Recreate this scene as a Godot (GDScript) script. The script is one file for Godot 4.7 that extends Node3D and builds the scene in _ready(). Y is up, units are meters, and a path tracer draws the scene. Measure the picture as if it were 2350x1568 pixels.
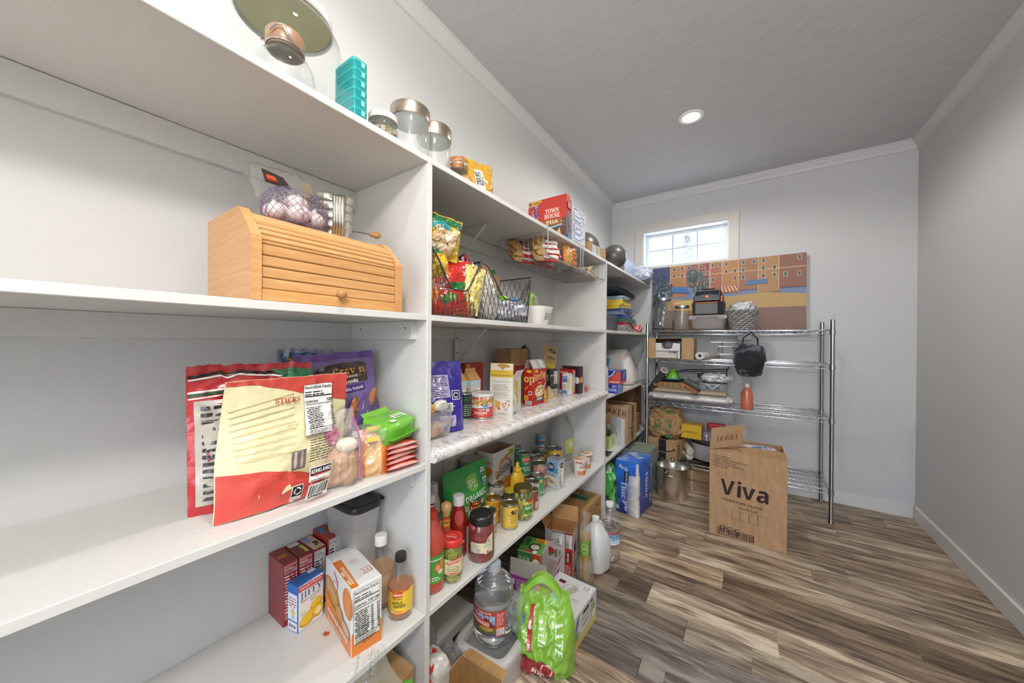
extends Node3D
# A narrow walk-in pantry. Metres, y up. The camera stands at x = 0, z = 0; the shelving runs along -z on the left, the end wall is at z = -3.64.
var M:={}          # materials by name
var used:={}       # names that are taken
static func hx(h:String) -> Color:return Color(h).srgb_to_linear()
class Geo:
	# collects triangles; colours are linear; x is the placement of what is added next
	var v:=PackedVector3Array()
	var n:=PackedVector3Array()
	var c:=PackedColorArray()
	var t:=PackedVector2Array()
	var x:=Transform3D()
	var col:=Color.WHITE
	func k(h:String) -> Geo:
		col=Color(h).srgb_to_linear()
		return self
	func at(p:=Vector3.ZERO,yaw:=.0,pitch:=.0,roll:=.0) -> Geo:
		x=Transform3D(Basis.from_euler(Vector3(deg_to_rad(pitch),deg_to_rad(yaw),deg_to_rad(roll))),p)
		return self
	func put(p:Vector3,nn:Vector3,cc:Color,uv:=Vector2.ZERO) -> void:
		v.append(x*p)
		n.append((x.basis*nn).normalized())
		c.append(cc)
		t.append(uv)
	func tri(a:Vector3,b:Vector3,d:Vector3) -> void:
		var nn:=(b-a).cross(d-a).normalized()
		put(a,nn,col); put(d,nn,col); put(b,nn,col)
	func quad(a:Vector3,b:Vector3,d:Vector3,e:Vector3) -> void:
		tri(a,b,d); tri(a,d,e)
	func box(p:Vector3,s:Vector3,bev:=.0) -> Geo:
		# p is the centre
		var h:=s/2.0
		bev=minf(bev,minf(h.x,minf(h.y,h.z))*.95)
		for ax in 3:
			var b1:=(ax+1) % 3
			var b2:=(ax+2) % 3
			for sg in [-1.0,1.0]:
				var q:=[]
				for w in [[-1,-1],[1,-1],[1,1],[-1,1]]:
					var r:=Vector3.ZERO
					r[ax]=sg*h[ax]
					r[b1]=w[0]*(h[b1]-bev)
					r[b2]=w[1]*(h[b2]-bev)
					q.append(p+r)
				if sg > 0:quad(q[0],q[1],q[2],q[3])
				else:quad(q[3],q[2],q[1],q[0])
		if bev > .0:
			for ax in 3:
				var b1:=(ax+1) % 3
				var b2:=(ax+2) % 3
				for s1 in [-1.0,1.0]:
					for s2 in [-1.0,1.0]:
						var q:=[]
						for w in [[-1,0],[1,0],[1,1],[-1,1]]:
							var r:=Vector3.ZERO
							r[ax]=w[0]*(h[ax]-bev)
							r[b1]=s1*(h[b1]-(bev if w[1] == 1 else .0))
							r[b2]=s2*(h[b2]-(.0 if w[1] == 1 else bev))
							q.append(p+r)
						if s1*s2 > 0:quad(q[0],q[1],q[2],q[3])
						else:quad(q[3],q[2],q[1],q[0])
			for sx in [-1.0,1.0]:
				for sy in [-1.0,1.0]:
					for sz in [-1.0,1.0]:
						var sv:=Vector3(sx,sy,sz)
						var e:=h-Vector3.ONE*bev
						var a:=p+sv*Vector3(h.x,e.y,e.z)
						var b:=p+sv*Vector3(e.x,h.y,e.z)
						var d:=p+sv*Vector3(e.x,e.y,h.z)
						if sx*sy*sz > 0:tri(a,b,d)
						else:tri(a,d,b)
		return self
	func lathe(pr:Array,seg:=32,sx:=1.0,sz:=1.0) -> Geo:
		# profile of [radius, y] from the bottom up, turned round the y axis; smooth where it bends gently
		var nrm:=[]
		for i in pr.size()-1:
			nrm.append(Vector2(pr[i+1][1]-pr[i][1],pr[i][0]-pr[i+1][0]).normalized())
		for i in nrm.size():
			var n0:Vector2=nrm[i]
			var n1:Vector2=nrm[i]
			if i > 0 and nrm[i-1].dot(nrm[i]) > .6:n0=(nrm[i-1]+nrm[i]).normalized()
			if i < nrm.size()-1 and nrm[i+1].dot(nrm[i]) > .6:n1=(nrm[i+1]+nrm[i]).normalized()
			for j in seg:
				var a0:=TAU*j/seg
				var a1:=TAU*(j+1)/seg
				var d0:=Vector3(sin(a0)*sx,0,cos(a0)*sz)
				var d1:=Vector3(sin(a1)*sx,0,cos(a1)*sz)
				var m0:=Vector3(sin(a0)/sx,0,cos(a0)/sz)
				var m1:=Vector3(sin(a1)/sx,0,cos(a1)/sz)
				var p00:Vector3=d0*pr[i][0]+Vector3.UP*pr[i][1]
				var p01:Vector3=d1*pr[i][0]+Vector3.UP*pr[i][1]
				var p10:Vector3=d0*pr[i+1][0]+Vector3.UP*pr[i+1][1]
				var p11:Vector3=d1*pr[i+1][0]+Vector3.UP*pr[i+1][1]
				var q00:=m0*n0.x+Vector3.UP*n0.y
				var q01:=m1*n0.x+Vector3.UP*n0.y
				var q10:=m0*n1.x+Vector3.UP*n1.y
				var q11:=m1*n1.x+Vector3.UP*n1.y
				if pr[i][0] > 1e-6:
					put(p00,q00,col); put(p11,q11,col); put(p01,q01,col)
				if pr[i+1][0] > 1e-6:
					put(p00,q00,col); put(p10,q10,col); put(p11,q11,col)
		return self
	func grid(rows:Array,wrap:=false,cf=null) -> Geo:
		# rows of points (v), each a list along u; u x v points outwards; cf(i, j) gives a colour
		var R:=rows.size()
		var C:int=rows[0].size()
		var N:=[]
		for i in R:
			var r:=PackedVector3Array()
			for j in C:
				var du:Vector3
				if wrap:du=rows[i][(j+1) % C if j < C-1 else 1]-rows[i][j-1 if j > 0 else C-2]
				else:du=rows[i][mini(j+1,C-1)]-rows[i][maxi(j-1,0)]
				var dv:Vector3=rows[mini(i+1,R-1)][j]-rows[maxi(i-1,0)][j]
				var nn:=du.cross(dv)
				r.append(nn.normalized() if nn.length_squared() > 1e-18 else Vector3.UP)
			N.append(r)
		for i in R-1:
			for j in C-1:
				for q in [[0,0],[1,1],[0,1],[0,0],[1,0],[1,1]]:
					var a:int=i+q[0]
					var b:int=j+q[1]
					put(rows[a][b],N[a][b],cf.call(a,b) if cf != null else col,Vector2(b,a))
		return self
	func tube(path:Array,r:float,seg:=6,closed:=false) -> Geo:
		var P:=path.duplicate()
		if closed:P.append(path[0]); P.append(path[1])
		var rows:=[]
		var up:=Vector3.UP
		var t0:Vector3=(P[1]-P[0]).normalized()
		if absf(t0.dot(up)) > .95:up=Vector3.RIGHT
		var a:=up.cross(t0).normalized()
		for i in P.size():
			var tg:Vector3=(P[mini(i+1,P.size()-1)]-P[maxi(i-1,0)]).normalized()
			a=(a-tg*a.dot(tg)).normalized()
			var b:=tg.cross(a)
			var row:=PackedVector3Array()
			for j in seg+1:
				var w:=TAU*j/seg
				row.append(P[i]+(a*cos(w)+b*sin(w))*r)
			rows.append(row)
		grid(rows,true)
		if not closed:
			for e in [0,P.size()-1]:
				for j in range(1,seg-1):
					if e:tri(rows[e][0],rows[e][j],rows[e][j+1])
					else:tri(rows[e][0],rows[e][j+1],rows[e][j])
		return self
	func prism(poly:Array,z0:float,z1:float) -> Geo:
		# polygon (counter-clockwise, x and y) swept from z0 to z1
		var pp:=PackedVector2Array(poly)
		if Geometry2D.is_polygon_clockwise(pp):pp.reverse()
		# Godot counts clockwise with y downwards
		var area:=.0
		for i in pp.size():
			area+=pp[i].cross(pp[(i+1) % pp.size()])
		if area < 0:pp.reverse()
		var id:=Geometry2D.triangulate_polygon(pp)
		for i in range(0,id.size(),3):
			var a:=pp[id[i]]
			var b:=pp[id[i+1]]
			var d:=pp[id[i+2]]
			if (b-a).cross(d-a) < 0:
				var w:=b
				b=d
				d=w
			tri(Vector3(a.x,a.y,z1),Vector3(b.x,b.y,z1),Vector3(d.x,d.y,z1))
			tri(Vector3(a.x,a.y,z0),Vector3(d.x,d.y,z0),Vector3(b.x,b.y,z0))
		for i in pp.size():
			var a:=pp[i]
			var b:=pp[(i+1) % pp.size()]
			quad(Vector3(a.x,a.y,z0),Vector3(b.x,b.y,z0),Vector3(b.x,b.y,z1),Vector3(a.x,a.y,z1))
		return self
	func ball(p:Vector3,r:Vector3,seg:=20,rings:=12) -> Geo:
		var rows:=[]
		for i in rings+1:
			var la:=-PI/2+PI*i/rings
			var row:=PackedVector3Array()
			for j in seg+1:
				var lo:=TAU*j/seg
				row.append(p+Vector3(sin(lo)*cos(la)*r.x,sin(la)*r.y,cos(lo)*cos(la)*r.z))
			rows.append(row)
		return grid(rows,true)
	func sheet(a:Vector3,b:Vector3,d:Vector3,e:Vector3,th:=.0015) -> Geo:
		# a thin board with corners a b d e
		var q:=(b-a).cross(e-a).normalized()*th/2.0
		quad(a+q,b+q,d+q,e+q)
		quad(e-q,d-q,b-q,a-q)
		for w in [[a,b],[b,d],[d,e],[e,a]]:
			quad(w[0]-q,w[1]-q,w[1]+q,w[0]+q)
		return self
	func mesh() -> ArrayMesh:
		var m:=ArrayMesh.new()
		var a:=[]
		a.resize(Mesh.ARRAY_MAX)
		a[Mesh.ARRAY_VERTEX]=v
		a[Mesh.ARRAY_NORMAL]=n
		a[Mesh.ARRAY_COLOR]=c
		a[Mesh.ARRAY_TEX_UV]=t
		m.add_surface_from_arrays(Mesh.PRIMITIVE_TRIANGLES,a)
		return m
class Pr:
	# flat print laid on a surface: f(u, v, d) gives the point u across, v up and d off the surface
	static var texts:={}
	var g:Geo
	var f:Callable
	var step:=1e9
	var d:=.0002
	var dd:=.00012
	func _init(geo:Geo,fn:Callable,st:=1e9) -> void:
		g=geo; f=fn; step=st
	static func face(geo:Geo,o:Vector3,U:Vector3,V:Vector3) -> Pr:
		var N:=U.cross(V).normalized()
		return Pr.new(geo,func(u:float,v:float,dd_:float) -> Vector3:return o+U*u+V*v+N*dd_)
	static func side(geo:Geo,s:Vector3,which:String) -> Pr:
		var h:=s/2.0
		match which:
			"front":return face(geo,Vector3(-h.x,0,h.z),Vector3.RIGHT,Vector3.UP)
			"right":return face(geo,Vector3(h.x,0,h.z),Vector3.FORWARD,Vector3.UP)
			"left":return face(geo,Vector3(-h.x,0,-h.z),Vector3.BACK,Vector3.UP)
			"back":return face(geo,Vector3(h.x,0,-h.z),Vector3.LEFT,Vector3.UP)
		return face(geo,Vector3(-h.x,s.y,h.z),Vector3.RIGHT,Vector3.FORWARD)
	static func round(geo:Geo,r:float,y0:=.0) -> Pr:
		# u = 0 at the front of a cylinder
		return Pr.new(geo,func(u:float,v:float,dd_:float) -> Vector3:return Vector3(sin(u/r)*(r+dd_),y0+v,cos(u/r)*(r+dd_)),r*.13)
	func up() -> void:d+=dd
	func tri(a:Vector2,b:Vector2,e:Vector2,depth:=0) -> void:
		if depth < 6:
			var l:=[a.distance_to(b),b.distance_to(e),e.distance_to(a)]
			var m:float=maxf(l[0],maxf(l[1],l[2]))
			if m > step:
				if m == l[0]:
					var q:=(a+b)/2; tri(a,q,e,depth+1); tri(q,b,e,depth+1)
				elif m == l[1]:
					var q:=(b+e)/2; tri(a,b,q,depth+1); tri(a,q,e,depth+1)
				else:
					var q:=(e+a)/2; tri(a,b,q,depth+1); tri(q,b,e,depth+1)
				return
		if (b-a).cross(e-a) < 0:
			var w:=b
			b=e
			e=w
		if step > 1e8:
			g.tri(f.call(a.x,a.y,d),f.call(b.x,b.y,d),f.call(e.x,e.y,d))
			return
		for q in [a,e,b]:
			var p:Vector3=f.call(q.x,q.y,d)
			var nn:Vector3=(f.call(q.x+.001,q.y,d)-p).cross(f.call(q.x,q.y+.001,d)-p)
			g.put(p,nn.normalized(),g.col)
	func rect(u0:float,v0:float,u1:float,v1:float,h:String) -> Pr:
		g.k(h)
		tri(Vector2(u0,v0),Vector2(u1,v0),Vector2(u1,v1)); tri(Vector2(u0,v0),Vector2(u1,v1),Vector2(u0,v1))
		up()
		return self
	func ell(u:float,v:float,ru:float,rv:float,h:String,seg:=20,rot:=.0) -> Pr:
		var pts:=[]
		for i in seg:
			pts.append(Vector2(u,v)+Vector2(cos(TAU*i/seg)*ru,sin(TAU*i/seg)*rv).rotated(deg_to_rad(rot)))
		return poly(pts,h)
	func poly(pts:Array,h:String) -> Pr:
		g.k(h)
		var pp:=PackedVector2Array(pts)
		var id:=Geometry2D.triangulate_polygon(pp)
		for i in range(0,id.size(),3):tri(pp[id[i]],pp[id[i+1]],pp[id[i+2]])
		up()
		return self
	func band(pts:Array,w:float,h:String) -> Pr:
		# a line of width w through the points
		g.k(h)
		for i in pts.size()-1:
			var s:Vector2=(pts[i+1]-pts[i]).normalized().orthogonal()*w/2
			tri(pts[i]-s,pts[i+1]-s,pts[i+1]+s); tri(pts[i]-s,pts[i+1]+s,pts[i]+s)
		up()
		return self
	func ring(u:float,v:float,ru:float,rv:float,w:float,h:String,a0:=.0,a1:=360.0,seg:=24) -> Pr:
		var pts:=[]
		for i in seg+1:
			var a:=deg_to_rad(lerpf(a0,a1,float(i)/seg))
			pts.append(Vector2(u+cos(a)*ru,v+sin(a)*rv))
		return band(pts,w,h)
	func frame(u0:float,v0:float,u1:float,v1:float,w:float,h:String) -> Pr:
		return band([Vector2(u0,v0),Vector2(u1,v0),Vector2(u1,v1),Vector2(u0,v1),Vector2(u0,v0)],w,h)
	static func glyphs(s:String,style:String) -> Dictionary:
		var key:=style+"|"+s
		if texts.has(key):return texts[key]
		var fo:=SystemFont.new()
		fo.font_names=PackedStringArray(["Droid Serif" if "s" in style else "Droid Sans Mono" if "m" in style else "Droid Sans"])
		fo.font_weight=700 if "b" in style else 400
		fo.font_italic="i" in style
		var tm:=TextMesh.new()
		tm.font=fo
		tm.font_size=32
		tm.pixel_size=1.0/32.0
		tm.curve_step=3.0
		tm.depth=.0
		tm.text=s
		var a:=tm.get_mesh_arrays()
		var out:={"p":PackedVector2Array(),"w":.0,"y0":.0,"y1":1.0,"x0":.0}
		if a.size() and a[Mesh.ARRAY_VERTEX] != null and a[Mesh.ARRAY_VERTEX].size():
			var vs:PackedVector3Array=a[Mesh.ARRAY_VERTEX]
			var ids=a[Mesh.ARRAY_INDEX]
			var pts:=PackedVector2Array()
			var lo:=Vector2(1e9,1e9)
			var hi:=-lo
			for i in (ids if ids != null and ids.size() else range(vs.size())):
				var q:=Vector2(vs[i].x,vs[i].y)
				pts.append(q)
				lo=lo.min(q); hi=hi.max(q)
			out={"p":pts,"w":hi.x-lo.x,"x0":lo.x,"y0":lo.y,"y1":hi.y}
		texts[key]=out
		return out
	func text(s:String,u:float,v:float,h:float,colr:String,o:={}) -> Pr:
		# u, v is the baseline's start (or its middle with a = 0.5); h the height of a capital; w squeezes to a width
		var style:String=o.get("f","b")
		var hh:=glyphs("H",style)
		var q:=glyphs(s,style)
		if q.p.size() == 0:return self
		var sc:float=h/(hh.y1-hh.y0)
		var sx:float=sc*o.get("sx",1.0)
		if o.has("w"):sx=o.w/q.w
		elif o.has("mw"):sx=minf(sx,o.mw/q.w)
		var al:float=o.get("a",.0)
		var rot:float=deg_to_rad(o.get("r",.0))
		var sk:float=o.get("sk",.0)
		g.k(colr)
		var pts:PackedVector2Array=q.p
		var mir:float=-1.0 if o.get("mir",false) else 1.0
		var arc:float=o.get("arc",.0)
		var tp:=PackedVector2Array()
		for p in pts:
			var y:float=(p.y-hh.y0)*sc
			var xx:float=(p.x-q.x0)*sx-al*q.w*sx
			y+=arc*(1.0-pow(2.0*xx/(q.w*sx) ,2.0))*h
			tp.append(Vector2(u,v)+Vector2((xx+sk*y)*mir,y).rotated(rot))
		for i in range(0,tp.size()-2,3):tri(tp[i],tp[i+1],tp[i+2])
		up()
		return self
	func lines(u0:float,v0:float,u1:float,v1:float,nl:int,h:String,th:=.45,sd:=1) -> Pr:
		# small print too fine to read
		g.k(h)
		var r:=RandomNumberGenerator.new()
		r.seed=sd+nl*77
		var lh:=(v1-v0)/nl
		for i in nl:
			var y:=v1-(i+1)*lh
			var u:=u0
			var e:=u1-(u1-u0)*(r.randf()*.25)
			while u < e:
				var w:=minf(lh*r.randf_range(.9,3.2),e-u)
				tri(Vector2(u,y),Vector2(u+w,y),Vector2(u+w,y+lh*th)); tri(Vector2(u,y),Vector2(u+w,y+lh*th),Vector2(u,y+lh*th))
				u+=w+lh*.4
		up()
		return self
	func barcode(u0:float,v0:float,u1:float,v1:float) -> Pr:
		rect(u0,v0,u1,v1,"f4f2ee")
		g.k("1a1a1a")
		var r:=RandomNumberGenerator.new()
		r.seed=int(u0*10000)+5
		var u:=u0+(u1-u0)*.08
		var unit:=(u1-u0)/60.0
		while u < u1-(u1-u0)*.08:
			var w:=unit*r.randi_range(1,3)
			tri(Vector2(u,v0+(v1-v0)*.18),Vector2(u+w,v0+(v1-v0)*.18),Vector2(u+w,v1-(v1-v0)*.08))
			tri(Vector2(u,v0+(v1-v0)*.18),Vector2(u+w,v1-(v1-v0)*.08),Vector2(u,v1-(v1-v0)*.08))
			u+=w+unit*r.randi_range(1,3)
		up()
		lines(u0+(u1-u0)*.1,v0+(v1-v0)*.03,u1,v0+(v1-v0)*.15,1,"222222",.8)
		return self
	func facts(u0:float,v0:float,u1:float,v1:float,big:="",back:="f2f0ea",ink:="1b1b1b",two:="") -> Pr:
		# a nutrition table
		var w:=u1-u0
		var h:=v1-v0
		rect(u0,v0,u1,v1,back)
		frame(u0,v0,u1,v1,w*.012,ink)
		var ts:=minf(w*.105,h*.06)
		text("Nutrition Facts",u0+w*.03,v1-ts*1.5,ts,ink,{"w":w*.92})
		lines(u0+w*.03,v1-ts*3.6,u0+w*.8,v1-ts*1.9,2,ink,.4)
		rect(u0+w*.02,v1-ts*4.2,u1-w*.02,v1-ts*3.85,ink)
		text("Calories",u0+w*.03,v1-ts*6.2,ts*.95,ink,{"mw":w*.44})
		if big:text(big,u1-w*(.27 if two else .03),v1-ts*6.2,ts*1.15,ink,{"a":1.0,"mw":w*.2})
		if two:text(two,u1-w*.03,v1-ts*6.2,ts*1.15,ink,{"a":1.0,"mw":w*.2})
		rect(u0+w*.02,v1-ts*6.8,u1-w*.02,v1-ts*6.6,ink)
		var y:=v1-ts*7.4
		var nl:=13
		var lh:=(y-v0-h*.14)/nl
		for i in nl:
			lines(u0+w*(.03 if i % 3 != 1 else .09),y-lh*(i+1),u0+w*.62,y-lh*i,1,ink,.5,i)
			lines(u1-w*.12,y-lh*(i+1),u1-w*.02,y-lh*i,1,ink,.5,i)
			if two:lines(u1-w*.36,y-lh*(i+1),u1-w*.25,y-lh*i,1,ink,.5,i)
			if i == 8:rect(u0+w*.02,y-lh*9.2,u1-w*.02,y-lh*9.0,ink)
		rect(u0+w*.02,v0+h*.13,u1-w*.02,v0+h*.14,ink)
		lines(u0+w*.03,v0+h*.02,u1-w*.03,v0+h*.12,4,ink,.4)
		return self
# ---------- objects ----------
func numbered(called:String) -> String:
	var k:int=used.get(called,0)
	used[called]=k+1
	return called if k == 0 else "%s_%03d" % [called,k]
func tag(o:Node,label:String,category:="",group:="",kind:="") -> Node:
	if label:o.set_meta("label",label)
	if category:o.set_meta("category",category)
	if group:o.set_meta("group",group)
	if kind:o.set_meta("kind",kind)
	return o
func thing(called:String,label:String,category:String,p:=Vector3.ZERO,yaw:=.0,group:="",pitch:=.0,roll:=.0) -> Node3D:
	var o:=Node3D.new()
	o.name=numbered(called)
	add_child(o,true)
	o.transform=Transform3D(Basis.from_euler(Vector3(deg_to_rad(pitch),deg_to_rad(yaw),deg_to_rad(roll))),p)
	tag(o,label,category,group)
	return o
func part(parent:Node,called:String,g:Geo,m:String,label:="",p:=Vector3.ZERO) -> MeshInstance3D:
	var o:=MeshInstance3D.new()
	o.name=called
	o.mesh=g.mesh()
	o.material_override=M[m]
	o.position=p
	if label:o.set_meta("label",label)
	var k:=0
	while parent.has_node(NodePath(o.name)):
		k+=1
		o.name="%s_%03d" % [called,k]
	parent.add_child(o,true)
	return o
func solo(called:String,label:String,category:String,g:Geo,m:String,p:=Vector3.ZERO,yaw:=.0,group:="",pitch:=.0,roll:=.0) -> MeshInstance3D:
	var o:=MeshInstance3D.new()
	o.name=numbered(called)
	o.mesh=g.mesh()
	o.material_override=M[m]
	add_child(o,true)
	o.transform=Transform3D(Basis.from_euler(Vector3(deg_to_rad(pitch),deg_to_rad(yaw),deg_to_rad(roll))),p)
	tag(o,label,category,group)
	return o
func struct(called:String,g:Geo,m:String) -> MeshInstance3D:
	var o:=solo(called,"","",g,m)
	o.set_meta("kind","structure")
	return o
func dup(src:Node3D,label:String,p:Vector3,yaw:=.0,pitch:=.0,roll:=.0,group:="") -> Node3D:
	var o:Node3D=src.duplicate()
	o.name=numbered(String(src.name).rstrip("_0123456789"))
	add_child(o,true)
	o.transform=Transform3D(Basis.from_euler(Vector3(deg_to_rad(pitch),deg_to_rad(yaw),deg_to_rad(roll))),p)
	tag(o,label,"",group)
	return o
func mat(called:String,rough:float,metal:=.0,o:={}) -> StandardMaterial3D:
	var m:=StandardMaterial3D.new()
	m.resource_name=called
	m.vertex_color_use_as_albedo=true
	m.roughness=rough
	m.metallic=metal
	if o.has("alpha"):
		m.transparency=BaseMaterial3D.TRANSPARENCY_ALPHA
		m.albedo_color=Color(1,1,1,o.alpha)
	if o.has("refract"):
		m.refraction_enabled=true
		m.refraction_scale=o.refract
		m.albedo_color=Color(1,1,1,.0)
	if o.has("bump"):
		var nt:=NoiseTexture2D.new()
		nt.width=256; nt.height=256; nt.seamless=true; nt.as_normal_map=true
		nt.bump_strength=o.get("bs",4.0)
		var fn:=FastNoiseLite.new()
		fn.seed=11; fn.frequency=o.bump
		if o.get("ridge",false):fn.fractal_type=FastNoiseLite.FRACTAL_RIDGED
		nt.noise=fn
		m.normal_enabled=true
		m.normal_texture=nt
		m.normal_scale=o.get("ns",.5)
		m.uv1_triplanar=true
		m.uv1_scale=Vector3.ONE*o.get("sc",6.0)
	if o.has("coat"):
		m.clearcoat_enabled=true; m.clearcoat=o.coat; m.clearcoat_roughness=.1
	if o.has("rim"):
		m.rim_enabled=true; m.rim=o.rim
	if o.has("backlight"):
		m.backlight_enabled=true; m.backlight=Color(1,1,1)*o.backlight
	M[called]=m
	return m
static func rnd(sd:int) -> RandomNumberGenerator:
	var r:=RandomNumberGenerator.new()
	r.seed=sd
	return r
static func noise(sd:int,freq:float,ridged:=false) -> FastNoiseLite:
	var f:=FastNoiseLite.new()
	f.seed=sd
	f.noise_type=FastNoiseLite.TYPE_SIMPLEX_SMOOTH
	f.frequency=freq
	f.fractal_octaves=3
	if ridged:f.fractal_type=FastNoiseLite.FRACTAL_RIDGED
	return f
# ---------- pictures of materials, computed ----------
func floor_picture() -> ImageTexture:
	var W:=1024
	var H:=512
	var im:=Image.create_empty(W,H,false,Image.FORMAT_RGB8)
	var a:=noise(3,.006)
	var b:=noise(5,.010)
	var d:=noise(8,.02,true)
	var e:=noise(21,.03)
	var dark:=Color("6b5c50")
	var mid:=Color("a3968a")
	var lite:=Color("cdc2b3")
	var cream:=Color("e6ddcf")
	for y in H:
		for x in W:
			var w:=e.get_noise_2d(x*.12,y*.25)*14.0
			var n1:=a.get_noise_2d(x*.55,(y+w)*5.0)
			var n2:=b.get_noise_2d(x*.9,(y+w)*15.0)
			var n3:=e.get_noise_2d(x*.10+300,y*.35)
			var s:=clampf(.52+n1*.6+n2*.38,0,1)
			var q:=dark.lerp(mid,smoothstep(.0,.45,s)).lerp(lite,smoothstep(.42,.8,s))
			var pale:=smoothstep(.05,.45,n3+n2*.55+n1*.3)
			q=q.lerp(cream,pale*.85)
			var fib:=d.get_noise_2d(x*.25,(y+w)*7.0)
			q=q.lerp(dark,smoothstep(.55,.95,fib)*.55)
			im.set_pixel(x,y,q)
	return ImageTexture.create_from_image(im)
func granite_picture() -> ImageTexture:
	var S:=768
	var im:=Image.create_empty(S,S,false,Image.FORMAT_RGB8)
	var a:=noise(31,.012)
	var b:=noise(35,.016,true)
	var d:=noise(37,.05)
	var e:=noise(39,.03,true)
	for y in S:
		for x in S:
			var wx:=x+d.get_noise_2d(x,y)*22.0
			var wy:=y*1.6+d.get_noise_2d(x+500,y)*22.0
			var q:=Color("e6e3df")
			q=q.lerp(Color("cdbfb4"),smoothstep(.0,.55,a.get_noise_2d(wx,wy))*.8)
			q=q.lerp(Color("b9b0ac"),smoothstep(.1,.6,a.get_noise_2d(wx+900,wy))*.7)
			var v:=smoothstep(.5,.86,b.get_noise_2d(wx,wy))*smoothstep(-.35,.35,a.get_noise_2d(wx*.8,wy+300))
			q=q.lerp(Color("6b5c58"),v*.85)
			var v2:=smoothstep(.6,.9,e.get_noise_2d(wx,wy))*smoothstep(-.1,.4,a.get_noise_2d(wx+77,wy-300))
			q=q.lerp(Color("4d4546"),v2*.7)
			im.set_pixel(x,y,q)
	return ImageTexture.create_from_image(im)
func grain_picture() -> ImageTexture:
	var W:=512
	var H:=256
	var im:=Image.create_empty(W,H,false,Image.FORMAT_RGB8)
	var a:=noise(51,.008)
	var b:=noise(53,.02)
	for y in H:
		for x in W:
			var w:=b.get_noise_2d(x*.2,y*.4)*10.0
			var s:=.5+a.get_noise_2d(x*.35,(y+w)*9.0)*.5+b.get_noise_2d(x*.3,y*12.0)*.25
			im.set_pixel(x,y,Color("ecd4b4").lerp(Color("fffaf2"),clampf(s,0,1)))
	return ImageTexture.create_from_image(im)
func mottle_picture(lo:String,hi:String,sd:int,f:float,st:=1.0) -> ImageTexture:
	var S:=256
	var im:=Image.create_empty(S,S,false,Image.FORMAT_RGB8)
	var a:=noise(sd,f)
	for y in S:
		for x in S:
			im.set_pixel(x,y,Color(lo).lerp(Color(hi),clampf(.5+a.get_noise_2d(x,y*st)*.9,0,1)))
	return ImageTexture.create_from_image(im)
func make_materials() -> void:
	mat("paint",.45,.0,{"bump":.05,"bs":2.0,"ns":.18,"sc":5.0})
	mat("wall_paint",.75,.0,{"bump":.04,"bs":2.0,"ns":.1,"sc":4.0})
	mat("ceiling_paint",.85,.0,{"bump":.018,"bs":4.0,"ns":.22,"sc":1.6})
	mat("card",.5)
	mat("print",.38,.0,{"coat":.25})
	mat("film",.24,.0,{"coat":.4,"bump":.02,"bs":5.0,"ns":.35,"sc":9.0,"ridge":true})
	mat("plastic",.32)
	mat("rubber",.7)
	mat("steel",.24,1.0)
	mat("tin",.33,1.0)
	mat("chrome",.13,1.0)
	mat("brushed",.36,1.0,{"bump":.02,"bs":1.0,"ns":.1,"sc":20.0})
	mat("wire",.45,.4)
	mat("glass",.02,.0,{"alpha":.085})
	mat("clear_plastic",.06,.0,{"alpha":.06,"bump":.02,"bs":6.0,"ns":.5,"sc":8.0})
	mat("cling_film",.12,.0,{"alpha":.12,"bump":.03,"bs":8.0,"ns":.9,"sc":9.0,"ridge":true})
	mat("tinted_clear",.12,.0,{"alpha":.72})
	mat("frosted",.42,.0,{"alpha":.46})
	mat("liquid",.05,.0,{"alpha":.8})
	mat("water",.0,.0,{"refract":.033})
	mat("pulp",.35,.0,{"coat":.6})
	mat("cloth",.95,.0,{"rim":.3,"bump":.08,"bs":6.0,"ns":.6,"sc":12.0})
	mat("foliage",.9,.0,{"backlight":.3})
	var w:=mat("pine",.42,.0,{"coat":.2})
	w.albedo_texture=grain_picture()
	w.uv1_triplanar=true
	w.uv1_scale=Vector3(4.0,4.0,1.6)
	var cb:=mat("cardboard",.8)
	cb.albedo_color=Color(.94,.97,1.0)
	cb.albedo_texture=mottle_picture("e8e4de","ffffff",61,.03,.3)
	cb.uv1_triplanar=true
	cb.uv1_scale=Vector3(3,3,3)
	var gr:=mat("laminate",.22,.0,{"coat":.3})
	gr.albedo_texture=granite_picture()
	gr.uv1_triplanar=true
	gr.uv1_world_triplanar=true
	gr.uv1_scale=Vector3(1.7,1.7,1.7)
	var sp:=mat("speckle",.5)
	sp.albedo_texture=mottle_picture("3a3a3c","a9a9aa",71,.35)
	sp.uv1_triplanar=true
	sp.uv1_scale=Vector3(9,9,9)
	var fl:=mat("planks",.42)
	fl.albedo_texture=floor_picture()
	fl.roughness=.5
	fl.normal_enabled=false
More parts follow.
